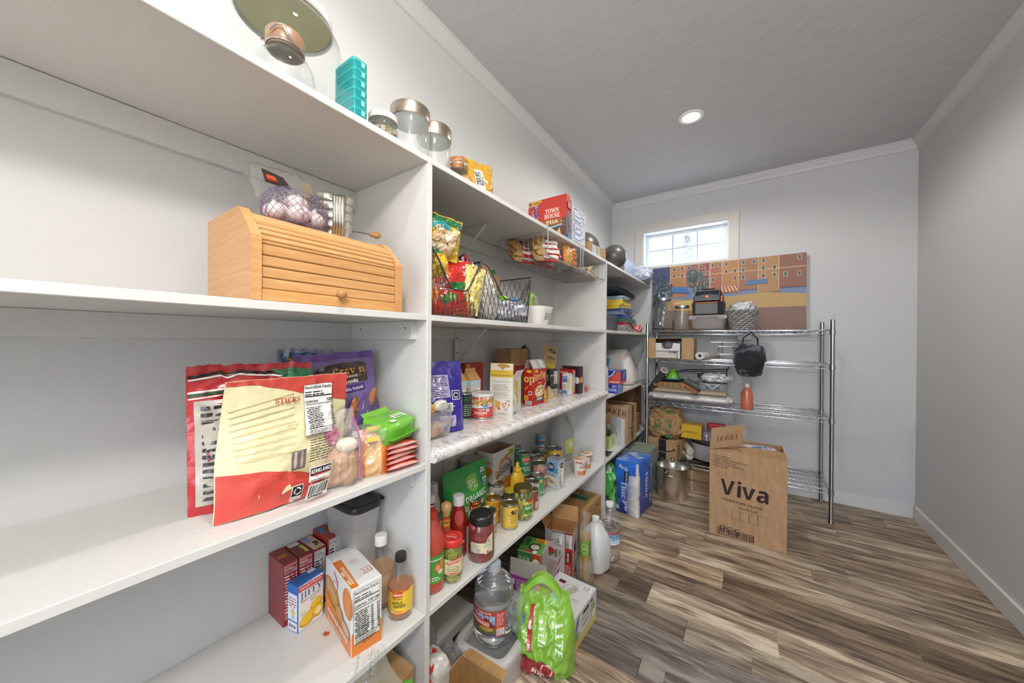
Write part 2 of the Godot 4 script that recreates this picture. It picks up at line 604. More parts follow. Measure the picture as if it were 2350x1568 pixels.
# ---------- the room ----------
const FRONT:=-.8      # front edges of the shelves
const BACK:=-1.2       # the wall behind them
const END:=-3.64       # the end wall
const CEIL:=2.70
func lamp(z:float,label:String,energy:float) -> void:
	var o:=thing("ceiling_light",label,"ceiling light",Vector3(-.306,CEIL,z),.0)
	var g:=Geo.new().k("f0eee8")
	g.lathe([[.052,-.004],[.066,-.006],[.075,-.003],[.076,.0]],40)
	part(o,"trim_ring",g,"plastic")
	var e:=Geo.new().k("ffffff").lathe([[.0,-.003],[.052,-.003]],40)
	var em:=mat("lamp_glow_%d" % int(absf(z)*100),.5)
	em.emission_enabled=true
	em.emission=Color("fffdfa")
	em.emission_energy_multiplier=6.0
	part(o,"glowing_lens",e,em.resource_name)
	var l:=SpotLight3D.new()
	l.name="lamp"
	l.light_color=Color("fffdfa")
	l.light_energy=energy
	l.spot_angle=82
	l.spot_angle_attenuation=.4
	l.spot_range=12
	l.spot_attenuation=2
	l.light_size=.05
	l.shadow_enabled=true
	l.position=Vector3(0,-.012,0)
	l.rotation=Vector3(-PI/2,0,0)
	o.add_child(l)
func dome_lamp(energy:float) -> void:
	# a glass bowl light on the ceiling behind the viewer
	var o:=thing("dome_light","round glass bowl light on the ceiling behind the viewer","ceiling light",Vector3(.5,CEIL,.6),.0)
	part(o,"base_plate",Geo.new().k("d8d6d0").lathe([[0,-.03],[.17,-.03],[.18,-.02],[.18,0]],40),"plastic")
	var em:=mat("dome_glow",.4)
	em.emission_enabled=true
	em.emission=Color("fffcf8")
	em.emission_energy_multiplier=3.0
	part(o,"glass_bowl",Geo.new().k("ffffff").lathe([[0,-.12],[.06,-.115],[.12,-.09],[.155,-.05],[.16,-.031]],40),"dome_glow")
	var l:=OmniLight3D.new()
	l.name="lamp"
	l.light_color=Color("fffcf8")
	l.light_energy=energy
	l.omni_range=12
	l.omni_attenuation=2
	l.light_size=.12
	l.shadow_enabled=true
	l.position=Vector3(0,-.27,0)
	o.add_child(l)
func build_room() -> void:
	var g:=Geo.new().k("5a4c40")
	g.box(Vector3(-.1,-.06,-.7),Vector3(2.6,.1,6.2))
	var fl:=Node3D.new()
	fl.name="floor"
	add_child(fl)
	fl.set_meta("kind","structure")
	part(fl,"subfloor",g,"cardboard")
	# planks lie across the room; each row has its own width, joints and tones
	var rows:=[[-3.64,[.2]],[-3.50,[-.6]],[-3.38,[.35]],[-3.25,[-.25]],[-3.12,[.5]],[-3.0,[-.42]],[-2.87,[.1]],[-2.73,[-.62]],[-2.585,[-.215]],[-2.466,[.3]],[-2.38,[-.55]],[-2.294,[-.327]],[-2.188,[-.092]],[-2.035,[-.496]],[-1.896,[-.39]],[-1.72,[-.21]],[-1.577,[.3]],[-1.406,[-.331]],[-1.31,[.15]],[-1.16,[-.45]],[-1.01,[.25]],[-.86,[-.2]],[-.70,[.4]],[-.55,[-.35]],[-.40,[.1]],[-.25,[]]]
	var r:=rnd(9)
	var tones:=["d9cbbb","c9b8a6","efe3d3","b3a79c","d3c8b9","f5ebdb","c3b5a6","e2d4bf"]
	var shared:={}
	for i in rows.size()-1:
		var cuts:Array=[-1.21]
		for j in rows[i][1]:cuts.append(j)
		cuts.append(1.01)
		for j in cuts.size()-1:
			var tone:String=tones[r.randi() % tones.size()]
			if i == 14:tone=["938476","f2e8d8"][j]
			if i == 13:tone=["cfc3b3","b0a090"][j]
			if i == 12:tone=["ead9bf","a39380"][j]
			if i == 15:tone=["9c948c","c9c0b4"][j]
			if i == 16:tone=["aaa8a8","938f90"][j]
			if i == 17:tone=["8a8280","a9a5a3"][j]
			var z0:float=rows[i][0]+.0006
			var z1:float=rows[i+1][0]-.0006
			var x0:float=cuts[j]+.0006
			var x1:float=cuts[j+1]-.0006
			var q:=Geo.new().k(tone)
			q.box(Vector3((x0+x1)/2,-.005,(z0+z1)/2),Vector3(x1-x0,.01,z1-z0),.0008)
			var off:=Vector2(r.randf()*3.0,r.randf()*3.0)
			for m in q.v.size():q.t[m]=Vector2(q.v[m].x/1.7,q.v[m].z/.62)+off
			part(fl,"plank",q,"planks")
	# walls, with the window's opening in the end wall
	g=Geo.new().k("c9c8c5")
	g.box(Vector3(BACK-.06,CEIL/2,-.7),Vector3(.12,CEIL+.2,6.2))
	struct("wall_left",g,"wall_paint")
	var wx0:=-.877
	var wx1:=-.138
	var wy0:=1.995
	var wy1:=2.352
	g=Geo.new().k("c8c8c8")
	g.box(Vector3((BACK+wx0)/2,CEIL/2,END-.07),Vector3(wx0-BACK,CEIL+.2,.14))
	g.box(Vector3((1.0+wx1)/2,CEIL/2,END-.07),Vector3(1.0-wx1,CEIL+.2,.14))
	g.box(Vector3((wx0+wx1)/2,wy0/2-.05,END-.07),Vector3(wx1-wx0,wy0+.1,.14))
	g.box(Vector3((wx0+wx1)/2,(wy1+CEIL+.1)/2,END-.07),Vector3(wx1-wx0,CEIL+.1-wy1,.14))
	struct("wall_back",g,"wall_paint")
	g=Geo.new().k("c9c8c5").box(Vector3(1.06,CEIL/2,-.7),Vector3(.12,CEIL+.2,6.2))
	struct("wall_right",g,"wall_paint")
	g=Geo.new().k("c9c8c5")
	g.box(Vector3(-.95,CEIL/2,2.36),Vector3(.7,CEIL+.2,.12)).box(Vector3(1.0,CEIL/2,2.36),Vector3(.2,CEIL+.2,.12)).box(Vector3(.15,(CEIL+2.1)/2+.05,2.36),Vector3(1.5,CEIL-2.0,.12))
	struct("wall_front",g,"wall_paint")
	# a glazed double door behind the viewer lets daylight in
	var dr:=thing("door_1","","",Vector3(.15,0,2.36))
	dr.set_meta("kind","structure")
	g=Geo.new().k("dcd8d0")
	for q in [-.71,-.04,.04,.71]:g.box(Vector3(q,1.05,0),Vector3(.07,2.1,.045),.003)
	for q in [.08,2.04]:g.box(Vector3(0,q,0),Vector3(1.42,.12,.044),.003)
	part(dr,"door_frame",g,"paint")
	for q in [-.375,.375]:
		part(dr,"door_pane",Geo.new().box(Vector3(q,1.06,0),Vector3(.61,1.86,.005)),"glass")
	g=Geo.new().k("cacaca").box(Vector3(-.1,CEIL+.06,-.7),Vector3(2.5,.12,6.2))
	struct("ceiling",g,"ceiling_paint")
	# crown moulding: along the left, end and right walls
	var cp:=[Vector2(0,.0),Vector2(.042,.0),Vector2(.042,-.010),Vector2(.036,-.014),Vector2(.028,-.028),Vector2(.016,-.044),Vector2(.010,-.058),Vector2(.010,-.066),Vector2(0,-.07)]
	g=Geo.new().k("cfcecc")
	g.x=Transform3D(Basis(Vector3.RIGHT,Vector3.UP,Vector3.BACK),Vector3(BACK,CEIL,0))
	g.prism(cp,END,2.3)
	struct("trim_1",g,"paint")
	g=Geo.new().k("cfcfcf")
	g.x=Transform3D(Basis(Vector3.BACK,Vector3.UP,Vector3.LEFT),Vector3(0,CEIL,END))
	g.prism(cp,-1.0,1.2)
	struct("trim_2",g,"paint")
	g=Geo.new().k("cfcecc")
	g.x=Transform3D(Basis(Vector3.LEFT,Vector3.UP,Vector3.FORWARD),Vector3(1.0,CEIL,0))
	g.prism(cp,-2.3,-END)
	struct("trim_3",g,"paint")
	g=Geo.new().k("d2d1ce")
	g.box(Vector3(.1,.05,END+.008),Vector3(1.8,.1,.016),.003)
	struct("baseboard_back",g,"paint")
	g=Geo.new().k("d2d1ce")
	g.box(Vector3(.992,.05,-.7),Vector3(.016,.1,5.8),.003)
	struct("baseboard_right",g,"paint")
	# window: casing with mitred corners, jamb, sash with a grille of six panes
	var win:=thing("window_1","","",Vector3(0,0,0))
	win.set_meta("kind","structure")
	var cw:=.075
	var cb:=.058
	for k in 4:
		g=Geo.new().k("c9c4bd")
		var a:=Vector2(wx0,wy0)
		var b:=Vector2(wx1,wy0)
		var d:=Vector2(wx1,wy1)
		var e:=Vector2(wx0,wy1)
		var A:=a+Vector2(-cw,-cb)
		var B:=b+Vector2(cw,-cb)
		var D:=d+Vector2(cw,cw)
		var E:=e+Vector2(-cw,cw)
		var q:Array=[[A,B,b,a],[B,D,d,b],[D,E,e,d],[E,A,a,e]][k]
		g.prism(q,END,END+.018)
		part(win,"casing_board",g,"paint")
	g=Geo.new().k("e8ebec")
	for s in [[wx0+.006,(wy0+wy1)/2,.012,wy1-wy0],[wx1-.006,(wy0+wy1)/2,.012,wy1-wy0],[(wx0+wx1)/2,wy1-.006,wx1-wx0-.0242,.012],[(wx0+wx1)/2,wy0+.006,wx1-wx0-.0242,.012]]:
		g.box(Vector3(s[0],s[1],END-.0695),Vector3(s[2]-.0004,s[3]-.0004,.138))
	part(win,"jamb",g,"paint")
	var sx0:=wx0+.012
	var sx1:=wx1-.012
	var sy0:=wy0+.012
	var sy1:=wy1-.012
	g=Geo.new().k("dfe6ea")
	var fw:=.03
	for s in [[sx0+fw/2,(sy0+sy1)/2,fw,sy1-sy0],[sx1-fw/2,(sy0+sy1)/2,fw,sy1-sy0],[(sx0+sx1)/2,sy1-fw/2,sx1-sx0-fw*2-.0004,fw],[(sx0+sx1)/2,sy0+fw/2,sx1-sx0-fw*2-.0004,fw]]:
		g.box(Vector3(s[0],s[1],END-.105),Vector3(s[2],s[3],.03),.004)
	part(win,"sash",g,"plastic")
	g=Geo.new().k("c3ccd4")
	for k in [1,2]:g.box(Vector3(lerpf(sx0+fw,sx1-fw,k/3.0),(sy0+sy1)/2,END-.108),Vector3(.018,sy1-sy0-fw,.012),.003)
	g.box(Vector3((sx0+sx1)/2,(sy0+sy1)/2+.005,END-.108),Vector3(sx1-sx0-fw,.016,.0125),.003)
	part(win,"grille",g,"plastic")
	for i in 3:
		for j in 2:
			g=Geo.new()
			var px0:=lerpf(sx0+fw,sx1-fw,i/3.0)
			var px1:=lerpf(sx0+fw,sx1-fw,(i+1)/3.0)
			var py0:=lerpf(sy0+fw,sy1-fw,j/2.0)
			var py1:=lerpf(sy0+fw,sy1-fw,(j+1)/2.0)
			g.box(Vector3((px0+px1)/2,(py0+py1)/2,END-.108),Vector3(px1-px0,py1-py0,.004))
			part(win,"pane",g,"glass")
	# conifers outside
	for k in 2:
		var tp:Vector3=[Vector3(-1.97,0,-15.0),Vector3(-.42,0,-15.0)][k]
		var hgt:float=[5.4,6.1][k]
		var t:=thing("conifer",["slender conifer seen through the middle panes of the window","conifer with a bluish crown seen through the right panes of the window"][k],"tree",tp,.0,"")
		var tr:=Geo.new().k("a5a3a2").lathe([[.14,-1.0],[.09,hgt*.6],[.012,hgt]],10)
		part(t,"trunk",tr,"card")
		var lf:=Geo.new()
		var q:=rnd(40+k)
		for i in 110:
			var y:=lerpf(1.6,hgt,pow(q.randf(),.8))
			var L:float=(hgt-y)*.33+.05
			var an:=q.randf()*TAU
			var dir:=Vector3(cos(an),-.12+q.randf()*.3,sin(an))
			lf.k(["9aa7a4","a9b5b6","8f9c99"][q.randi() % 3])
			lf.tube([Vector3(0,y,0),Vector3(0,y,0)+dir*L],.012,4)
			for m in 12:
				var p:=Vector3(0,y,0)+dir*L*(.25+.75*m/12.0)
				var s:=Vector3(q.randf()-.5,-.35+q.randf()*.5,q.randf()-.5)*.24
				lf.tri(p,p+s,p+s*.5+Vector3(.03,.035,.03))
				lf.tri(p,p+s*.5+Vector3(.03,.035,.03),p+s)
		var lm:=part(t,"needles",lf,"foliage")
		lm.set_meta("kind","stuff")
# ---------- the built-in shelving ----------
func build_shelving() -> void:
	var o:=thing("built_in_shelving","white painted built-in shelving along the left wall, with uprights and wall brackets","shelving")
	var white:="d3d1cc"
	var z0:=1.0
	var div:=[.9,-.7235,-2.3185]
	var th:=.019
	var TOP:=1.807
	var mk:=func(nm:String,za:float,zb:float,y:float,t:=.0185):
		var g:=Geo.new().k(white)
		g.box(Vector3((FRONT+BACK)/2,y-t/2,(za+zb)/2),Vector3(FRONT-BACK,t,absf(za-zb)),.0015)
		part(o,nm,g,"paint")
	mk.call("top_shelf",z0,-.7235,TOP)
	mk.call("top_shelf",-.7238,END,TOP)
	for d in div:
		var g:=Geo.new().k(white)
		g.box(Vector3((FRONT+BACK)/2,(TOP-.0185)/2,d),Vector3(FRONT-BACK,TOP-.0187,th if d > -2 else .026),.0015)
		part(o,"upright",g,"paint")
	for s in [[.89,-.714,1.327],[-.733,-2.3055,1.327],[-2.3315,END,1.327],[.89,-.714,.875],[-2.3315,END,.862],[.89,-.714,.4145],[-.733,-2.3055,.4145],[-2.3315,END,.4145]]:
		mk.call("shelf",s[0],s[1],s[2])
		var y:float=s[2]-.0185
		var c:=Geo.new().k("cdcbc6")
		c.box(Vector3(BACK+.009,y-.029,(s[0]+s[1])/2),Vector3(.018,.057,absf(s[0]-s[1])-.001),.001)
		part(o,"back_cleat",c,"paint")
		c=Geo.new().k("cdcbc6")
		c.box(Vector3(-1.0125,y-.029,s[1]+.009),Vector3(.335,.057,.018),.001)
		if s[2] > 1.3 and s[1] > -3:
			c.k("2b2623")
			for q in [-.88,-1.12]:c.at(Vector3(q,y-.022,s[1]+.018),0,90).lathe([[0,.0006],[.003,.0004],[.0035,-.001]],10).at()
		part(o,"side_cleat",c,"paint")
	# the top shelf's cleats and the far end panel
	for s in [[.89,-.714],[-.733,-2.3055],[-2.3315,END]]:
		var c:=Geo.new().k("cdcbc6")
		c.box(Vector3(BACK+.009,1.788-.034,(s[0]+s[1])/2),Vector3(.018,.066,absf(s[0]-s[1])-.001),.001)
		part(o,"back_cleat",c,"paint")
	# metal brackets: wall strap, shelf strap and diagonal brace
	for s in [[-1.236,1.788,.165],[-1.245,1.308,.17],[-3.35,1.788,.16]]:
		var g:=Geo.new().k("c9c6c0")
		var w:=.024
		var drop:float=s[2]+.03
		g.at(Vector3(0,s[1],s[0]))
		g.box(Vector3(BACK+.018+.0012,-drop/2,0),Vector3(.0024,drop,w),.0005)
		g.box(Vector3(BACK+.018+.13,-.0014,0),Vector3(.26,.0024,w),.0005)
		var a:=Vector3(BACK+.022,-s[2],0)
		var b:=Vector3(BACK+.205,-.006,0)
		g.x=Transform3D(Basis(),Vector3(0,s[1],s[0]))*Transform3D(Basis.looking_at(b-a,Vector3.FORWARD),(a+b)/2)
		g.box(Vector3.ZERO,Vector3(.003,.014,a.distance_to(b)),.0006)
		g.k("4a4642")
		for q in [.05,.12]:g.at(Vector3(BACK+.0205,s[1]-q,s[0]),0,0,-90).lathe([[0,.002],[.004,.001],[.005,0]],10)
		part(o,"shelf_bracket",g,"plastic","white metal bracket")
	# the worktop with its rolled front edge
	var cg:=Geo.new()
	var pf:=[Vector2(BACK,.871),Vector2(-.795,.871)]
	for i in 9:
		var an:=-PI/2+PI*i/8.0
		pf.append(Vector2(-.79+cos(an)*.017,.8905+sin(an)*.0195))
	pf.append(Vector2(-.81,.91)); pf.append(Vector2(BACK,.91))
	cg.prism(pf,-2.3052,-.7332)
	var sm:=Geo.new()
	# smooth normals round the nose
	for i in cg.v.size():
		var p:=cg.v[i]
		var nn:=cg.n[i]
		if absf(nn.z) < .5 and p.x > -.797 and p.x > -.80:nn=Vector3(p.x+.795,p.y-.8905,0).normalized()
		sm.put(p,nn,Color.WHITE)
	solo("countertop","speckled white and brown laminate worktop with a rolled front edge in the middle bay","countertop",sm,"laminate")
	# electrical outlet on the wall above the lowest shelf of the middle bay
	var ou:=thing("wall_outlet","white electrical outlet plate on the wall under the worktop","outlet",Vector3(BACK,.625,-1.215),90)
	var g2:=Geo.new().k("dedad2").box(Vector3(0,0,.004),Vector3(.072,.115,.008),.003)
	part(ou,"cover_plate",g2,"plastic")
	g2=Geo.new().k("c9c4bb")
	for s in [-.024,.024]:
		g2.k("c9c4bb").box(Vector3(0,s,.009),Vector3(.034,.028,.003),.001)
		g2.k("3a3733")
		for q in [-.007,.007]:g2.box(Vector3(q,s+.003,.0106),Vector3(.002,.009,.0004))
	part(ou,"sockets",g2,"plastic")
func _ready() -> void:
	# camera, sky, exposure
	var cam:=Camera3D.new()
	cam.name="camera"
	cam.fov=89.72
	cam.near=.02
	cam.far=200
	cam.transform=Transform3D(Basis(Vector3.UP,deg_to_rad(34.333))*Basis(Vector3.RIGHT,deg_to_rad(-.179))*Basis(Vector3.BACK,deg_to_rad(.386)),Vector3(0,1.25,0))
	add_child(cam)
	cam.current=true
	var we:=WorldEnvironment.new()
	we.name="environment"
	var env:=Environment.new()
	env.background_mode=Environment.BG_SKY
	var sky:=Sky.new()
	var sm:=ProceduralSkyMaterial.new()
	sm.sky_top_color=Color("a9caff")
	sm.sky_horizon_color=Color("d6e6fb")
	sm.ground_bottom_color=Color("c2c5c8")
	sm.ground_horizon_color=Color("d3d9e0")
	sm.sky_energy_multiplier=2.6
	sm.ground_energy_multiplier=2.5
	sky.sky_material=sm
	env.sky=sky
	env.tonemap_mode=Environment.TONE_MAPPER_LINEAR
	env.tonemap_exposure=1.1
	env.sdfgi_enabled=true
	env.ssao_enabled=true
	env.ssil_enabled=true
	we.environment=env
	add_child(we)
	make_materials()
	# lamps of the room
	lamp(-2.48,"round recessed ceiling light glowing near the window end",1.4)
	lamp(-.35,"round recessed ceiling light over the near bay",1.0)
	dome_lamp(2.3)
	build_room()
	build_shelving()
	build_bay1()
	build_bay2()
	build_bay3()
	build_rack()
# ---------- things that come up again ----------
static func pouch_map(w:float,h:float,t:float,o:={}) -> Callable:
	# a filled bag: (u, v, d, side) with u across 0..w, v up 0..h
	var fn:=noise(o.get("sd",1),o.get("freq",.05))
	var rg:=noise(o.get("sd",1)+50,o.get("freq",.05)*1.6,true)
	var wr:float=o.get("wr",.004)
	var sh:float=o.get("shear",.0)
	var bs:float=o.get("bot",1.0)
	var tp:float=o.get("top",1.0)
	var bend:float=o.get("bend",.0)
	var stand:bool=o.get("stand",true)
	var seal:float=o.get("seal",.06)
	var hp:float=o.get("hp",2.6)
	return func(u:float,v:float,d:float,side:=1.0) -> Vector3:
		var s:=clampf(2.0*u/w-1.0,-1.0,1.0)
		var q:=clampf(v/h,.0,1.0)
		var pv:float
		if stand:pv=(1.0-smoothstep(.35,1.0-seal,q))*(.55+.45*smoothstep(.0,.16,q))+.012
		else:pv=pow(maxf(sin(PI*clampf((q-seal)/(1.0-2.0*seal),0,1)),.0),.55)+.012
		var ph:=maxf(1.0-pow(absf(s),hp),.0)
		var e:=minf(1.0,4.0*pv)
		var nz:=(fn.get_noise_3d(u*400,v*400,side*30)*wr+(rg.get_noise_3d(u*300,v*300,side*60+9)-.3)*wr*.9)*(.35+.65*e)*(.25+ph)
		var x:=(u-w/2)*lerpf(lerpf(bs,1.0,smoothstep(.0,.5,q)),tp,smoothstep(.5,1.0,q))+sh*q
		if q > .93:nz+=fn.get_noise_2d(u*500,77)*wr*1.2
		return Vector3(x,v+(fn.get_noise_2d(u*260,5+side)*wr if q > .9 else .0),side*(t/2*pv*ph+.0006)+nz+bend*q*q+side*d)
static func pouch(g:Geo,f:Callable,w:float,h:float,nu:=26,nv:=34,cf=null) -> Geo:
	for side in [1.0,-1.0]:
		var rows:=[]
		for i in nv+1:
			var row:=PackedVector3Array()
			for j in nu+1:
				var u:=w*j/nu
				row.append(f.call(u if side > 0 else w-u,h*i/nv,.0,side))
			rows.append(row)
		g.grid(rows,false,cf)
	return g
static func pouch_print(g:Geo,f:Callable,w:float,h:float,nu:=26,nv:=34) -> Pr:
	# print that lies on the very triangles of the bag's front
	var N:=[]
	for i in nv+1:
		var row:=PackedVector3Array()
		for j in nu+1:row.append(f.call(w*j/nu,h*i/nv,.0,1.0))
		N.append(row)
	var p:=Pr.new(g,func(u:float,v:float,d:float) -> Vector3:
		var a:=clampf(u/w*nu,.0,nu-.001)
		var b:=clampf(v/h*nv,.0,nv-.001)
		var j:=int(a)
		var i:=int(b)
		a-=j; b-=i
		var q:Vector3
		if a > b:q=N[i][j]*(1-a)+N[i][j+1]*(a-b)+N[i+1][j+1]*b
		else:q=N[i][j]*(1-b)+N[i+1][j]*(b-a)+N[i+1][j+1]*a
		return q+Vector3(0,0,d),minf(w/nu,h/nv)*.7)
	p.d=.0016
	p.dd=.0006
	return p
static func lump(g:Geo,s:Vector3,sd:int,amp:float,freq:float,o:={}) -> Geo:
	# a crumpled, rounded body standing on y = 0: sq squares it off, pinch narrows the top
	var fn:=noise(sd,freq*2.0,true)
	var f2:=noise(sd+9,freq*.8)
	var sq:float=o.get("sq",.6)
	var seg:int=o.get("seg",48)
	var rings:int=o.get("rings",30)
	var pinch:float=o.get("pinch",.0)
	var rows:=[]
	for i in rings+1:
		var la:=-PI/2+PI*i/rings
		var row:=PackedVector3Array()
		for j in seg+1:
			var lo:=TAU*(j % seg)/seg
			var cl:=signf(cos(la))*pow(absf(cos(la)),sq)
			var p:=Vector3(signf(sin(lo))*pow(absf(sin(lo)),sq)*cl,signf(sin(la))*pow(absf(sin(la)),sq),signf(cos(lo))*pow(absf(cos(lo)),sq)*cl)
			var q:=p*s/2.0
			var dirn:=q.normalized()
			var m:=(fn.get_noise_3dv(q*100)-.35)*amp*.6+f2.get_noise_3dv(q*100)*amp*.9
			q+=dirn*m
			var tq:=clampf(q.y/s.y+.5,0,1)
			q.x*=1.0-pinch*tq
			q.z*=1.0-pinch*tq
			q.y=maxf(q.y+s.y/2,.0)
			row.append(q)
		rows.append(row)
	return g.grid(rows,true,o.get("cf",null))
func can(called:String,label:String,p:Vector3,r:float,h:float,yaw:float,base:String,art:Callable,o:={}) -> Node3D:
	# a food tin: rimmed metal body with a recessed lid, and a paper label round it
	var t:=thing(called,label,o.get("cat","can"),p,yaw,o.get("group",""))
	var g:=Geo.new().k(o.get("metal","b9b7b2"))
	var pr:=[[0,.001],[r-.004,.001],[r-.003,.0],[r-.0005,.0012],[r,.003],[r-.0012,.005]]
	pr.append_array([[r-.0012,h-.005],[r,h-.003],[r-.0005,h-.0008],[r-.0018,h],[r-.003,h-.0008],[r-.0034,h-.005]])
	g.lathe(pr,36)
	part(t,"can_body",g,"tin")
	g=Geo.new().k(o.get("lid","a3a29d"))
	var ly:=h-.005
	g.lathe([[r-.0034,ly],[r*.86,ly],[r*.84,ly+.001],[r*.78,ly+.001],[r*.76,ly],[r*.6,ly],[r*.58,ly-.0006],[0,ly-.0006]],36)
	part(t,"can_lid",g,"tin")
	if o.get("tab",false):
		g=Geo.new().k("c9c8c3")
		g.at(Vector3(0,ly+.0026,r*.45)).box(Vector3(0,0,-.012),Vector3(.012,.0012,.014),.0005)
		var ringp:=[]
		for i in 14:ringp.append(Vector3(cos(TAU*i/14)*.008,.0008,sin(TAU*i/14)*.010))
		g.tube(ringp,.0016,5,true)
		part(t,"ring_pull",g,"steel")
	g=Geo.new().k(base)
	var lr:=r-.0006
	g.lathe([[lr,.0065],[lr,h-.0065]],36)
	var rp:=Pr.round(g,lr)
	rp.d=.0003
	art.call(rp,h)
	part(t,"label",g,"print")
	return t
func carton(called:String,label:String,cat:String,p:Vector3,yaw:float,s:Vector3,base:String,art:Callable,o:={}) -> MeshInstance3D:
	# a closed box standing on p; art draws on its faces
	var g:=Geo.new().k(base).box(Vector3(0,s.y/2,0),s,o.get("bev",.0012))
	if art.is_valid():art.call(func(w:String) -> Pr:return Pr.side(g,s,w),s)
	return solo(called,label,cat,g,o.get("mat","print"),p,yaw,o.get("group",""),o.get("pitch",.0),o.get("roll",.0))
static func open_box(g:Geo,s:Vector3,th:float,outside:String,inside:String) -> Geo:
	# four walls and a bottom, open above
	var e:=th/2
	g.k(outside)
	g.box(Vector3(0,s.y/2,s.z/2-e),Vector3(s.x,s.y,th),th*.2)
	g.box(Vector3(0,s.y/2,-s.z/2+e),Vector3(s.x,s.y,th),th*.2)
	g.box(Vector3(s.x/2-e,s.y/2,0),Vector3(th,s.y,s.z-th*2),th*.2)
	g.box(Vector3(-s.x/2+e,s.y/2,0),Vector3(th,s.y,s.z-th*2),th*.2)
	g.k(inside)
	g.box(Vector3(0,e,0),Vector3(s.x-th*2,th,s.z-th*2))
	var q:=Vector3(s.x/2-th-.0002,0,s.z/2-th-.0002)
	g.quad(Vector3(-q.x,th,-q.z),Vector3(q.x,th,-q.z),Vector3(q.x,s.y,-q.z),Vector3(-q.x,s.y,-q.z))
	g.quad(Vector3(q.x,th,q.z),Vector3(-q.x,th,q.z),Vector3(-q.x,s.y,q.z),Vector3(q.x,s.y,q.z))
	g.quad(Vector3(-q.x,th,q.z),Vector3(-q.x,th,-q.z),Vector3(-q.x,s.y,-q.z),Vector3(-q.x,s.y,q.z))
	g.quad(Vector3(q.x,th,-q.z),Vector3(q.x,th,q.z),Vector3(q.x,s.y,q.z),Vector3(q.x,s.y,-q.z))
	return g
static func flap(g:Geo,a:Vector3,b:Vector3,outw:Vector3,len:float,outside:String,inside:String,cut:=.012) -> Geo:
	# a box flap hinged on a-b, reaching along outw; its inside is the side of outw x (b - a)
	var d:=(b-a).normalized()
	var e:=outw.normalized()*len
	var nn:=(b-a).cross(e).normalized()*.0008
	var c1:=b+e-d*cut
	var c2:=a+e+d*cut
	g.k(outside)
	g.quad(a+nn,b+nn,c1+nn,c2+nn)
	g.k(inside)
	g.quad(b-nn,a-nn,c2-nn,c1-nn)
	for w in [[b,c1],[c1,c2],[c2,a]]:
		g.quad(w[0]-nn,w[1]-nn,w[1]+nn,w[0]+nn)
	return g
static func cap(g:Geo,r:float,h:float,y:float,ribs:=40,taper:=.0) -> Geo:
	# a ribbed screw cap
	var rows:=[]
	var prof:=[[r,.0],[r,h*.3],[r-taper,h*.9],[r-taper-h*.06,h]]
	for q in prof:
		var row:=PackedVector3Array()
		for j in ribs*2+1:
			var a:=TAU*j/(ribs*2)
			var rr:float=q[0]*(1.0 if j % 2 == 0 else .975)
			row.append(Vector3(sin(a)*rr,y+q[1],cos(a)*rr))
		rows.append(row)
	g.grid(rows,true)
	g.lathe([[r-taper-h*.06,y+h],[(r-taper)*.8,y+h+.0005],[0,y+h+.0005]],32)
	return g
func jar(called:String,label:String,cat:String,p:Vector3,yaw:float,prof:Array,m:="glass",tint:="8d9a94",group:="") -> Node3D:
	var t:=thing(called,label,cat,p,yaw,group)
	part(t,"jar_body" if m == "glass" else "bottle_body",Geo.new().k(tint).lathe(prof,40),m)
	return t
static func wave(n_:int,f:Callable) -> Array:
	var a:=[]
	for i in n_+1:a.append(f.call(float(i)/n_))
	return a
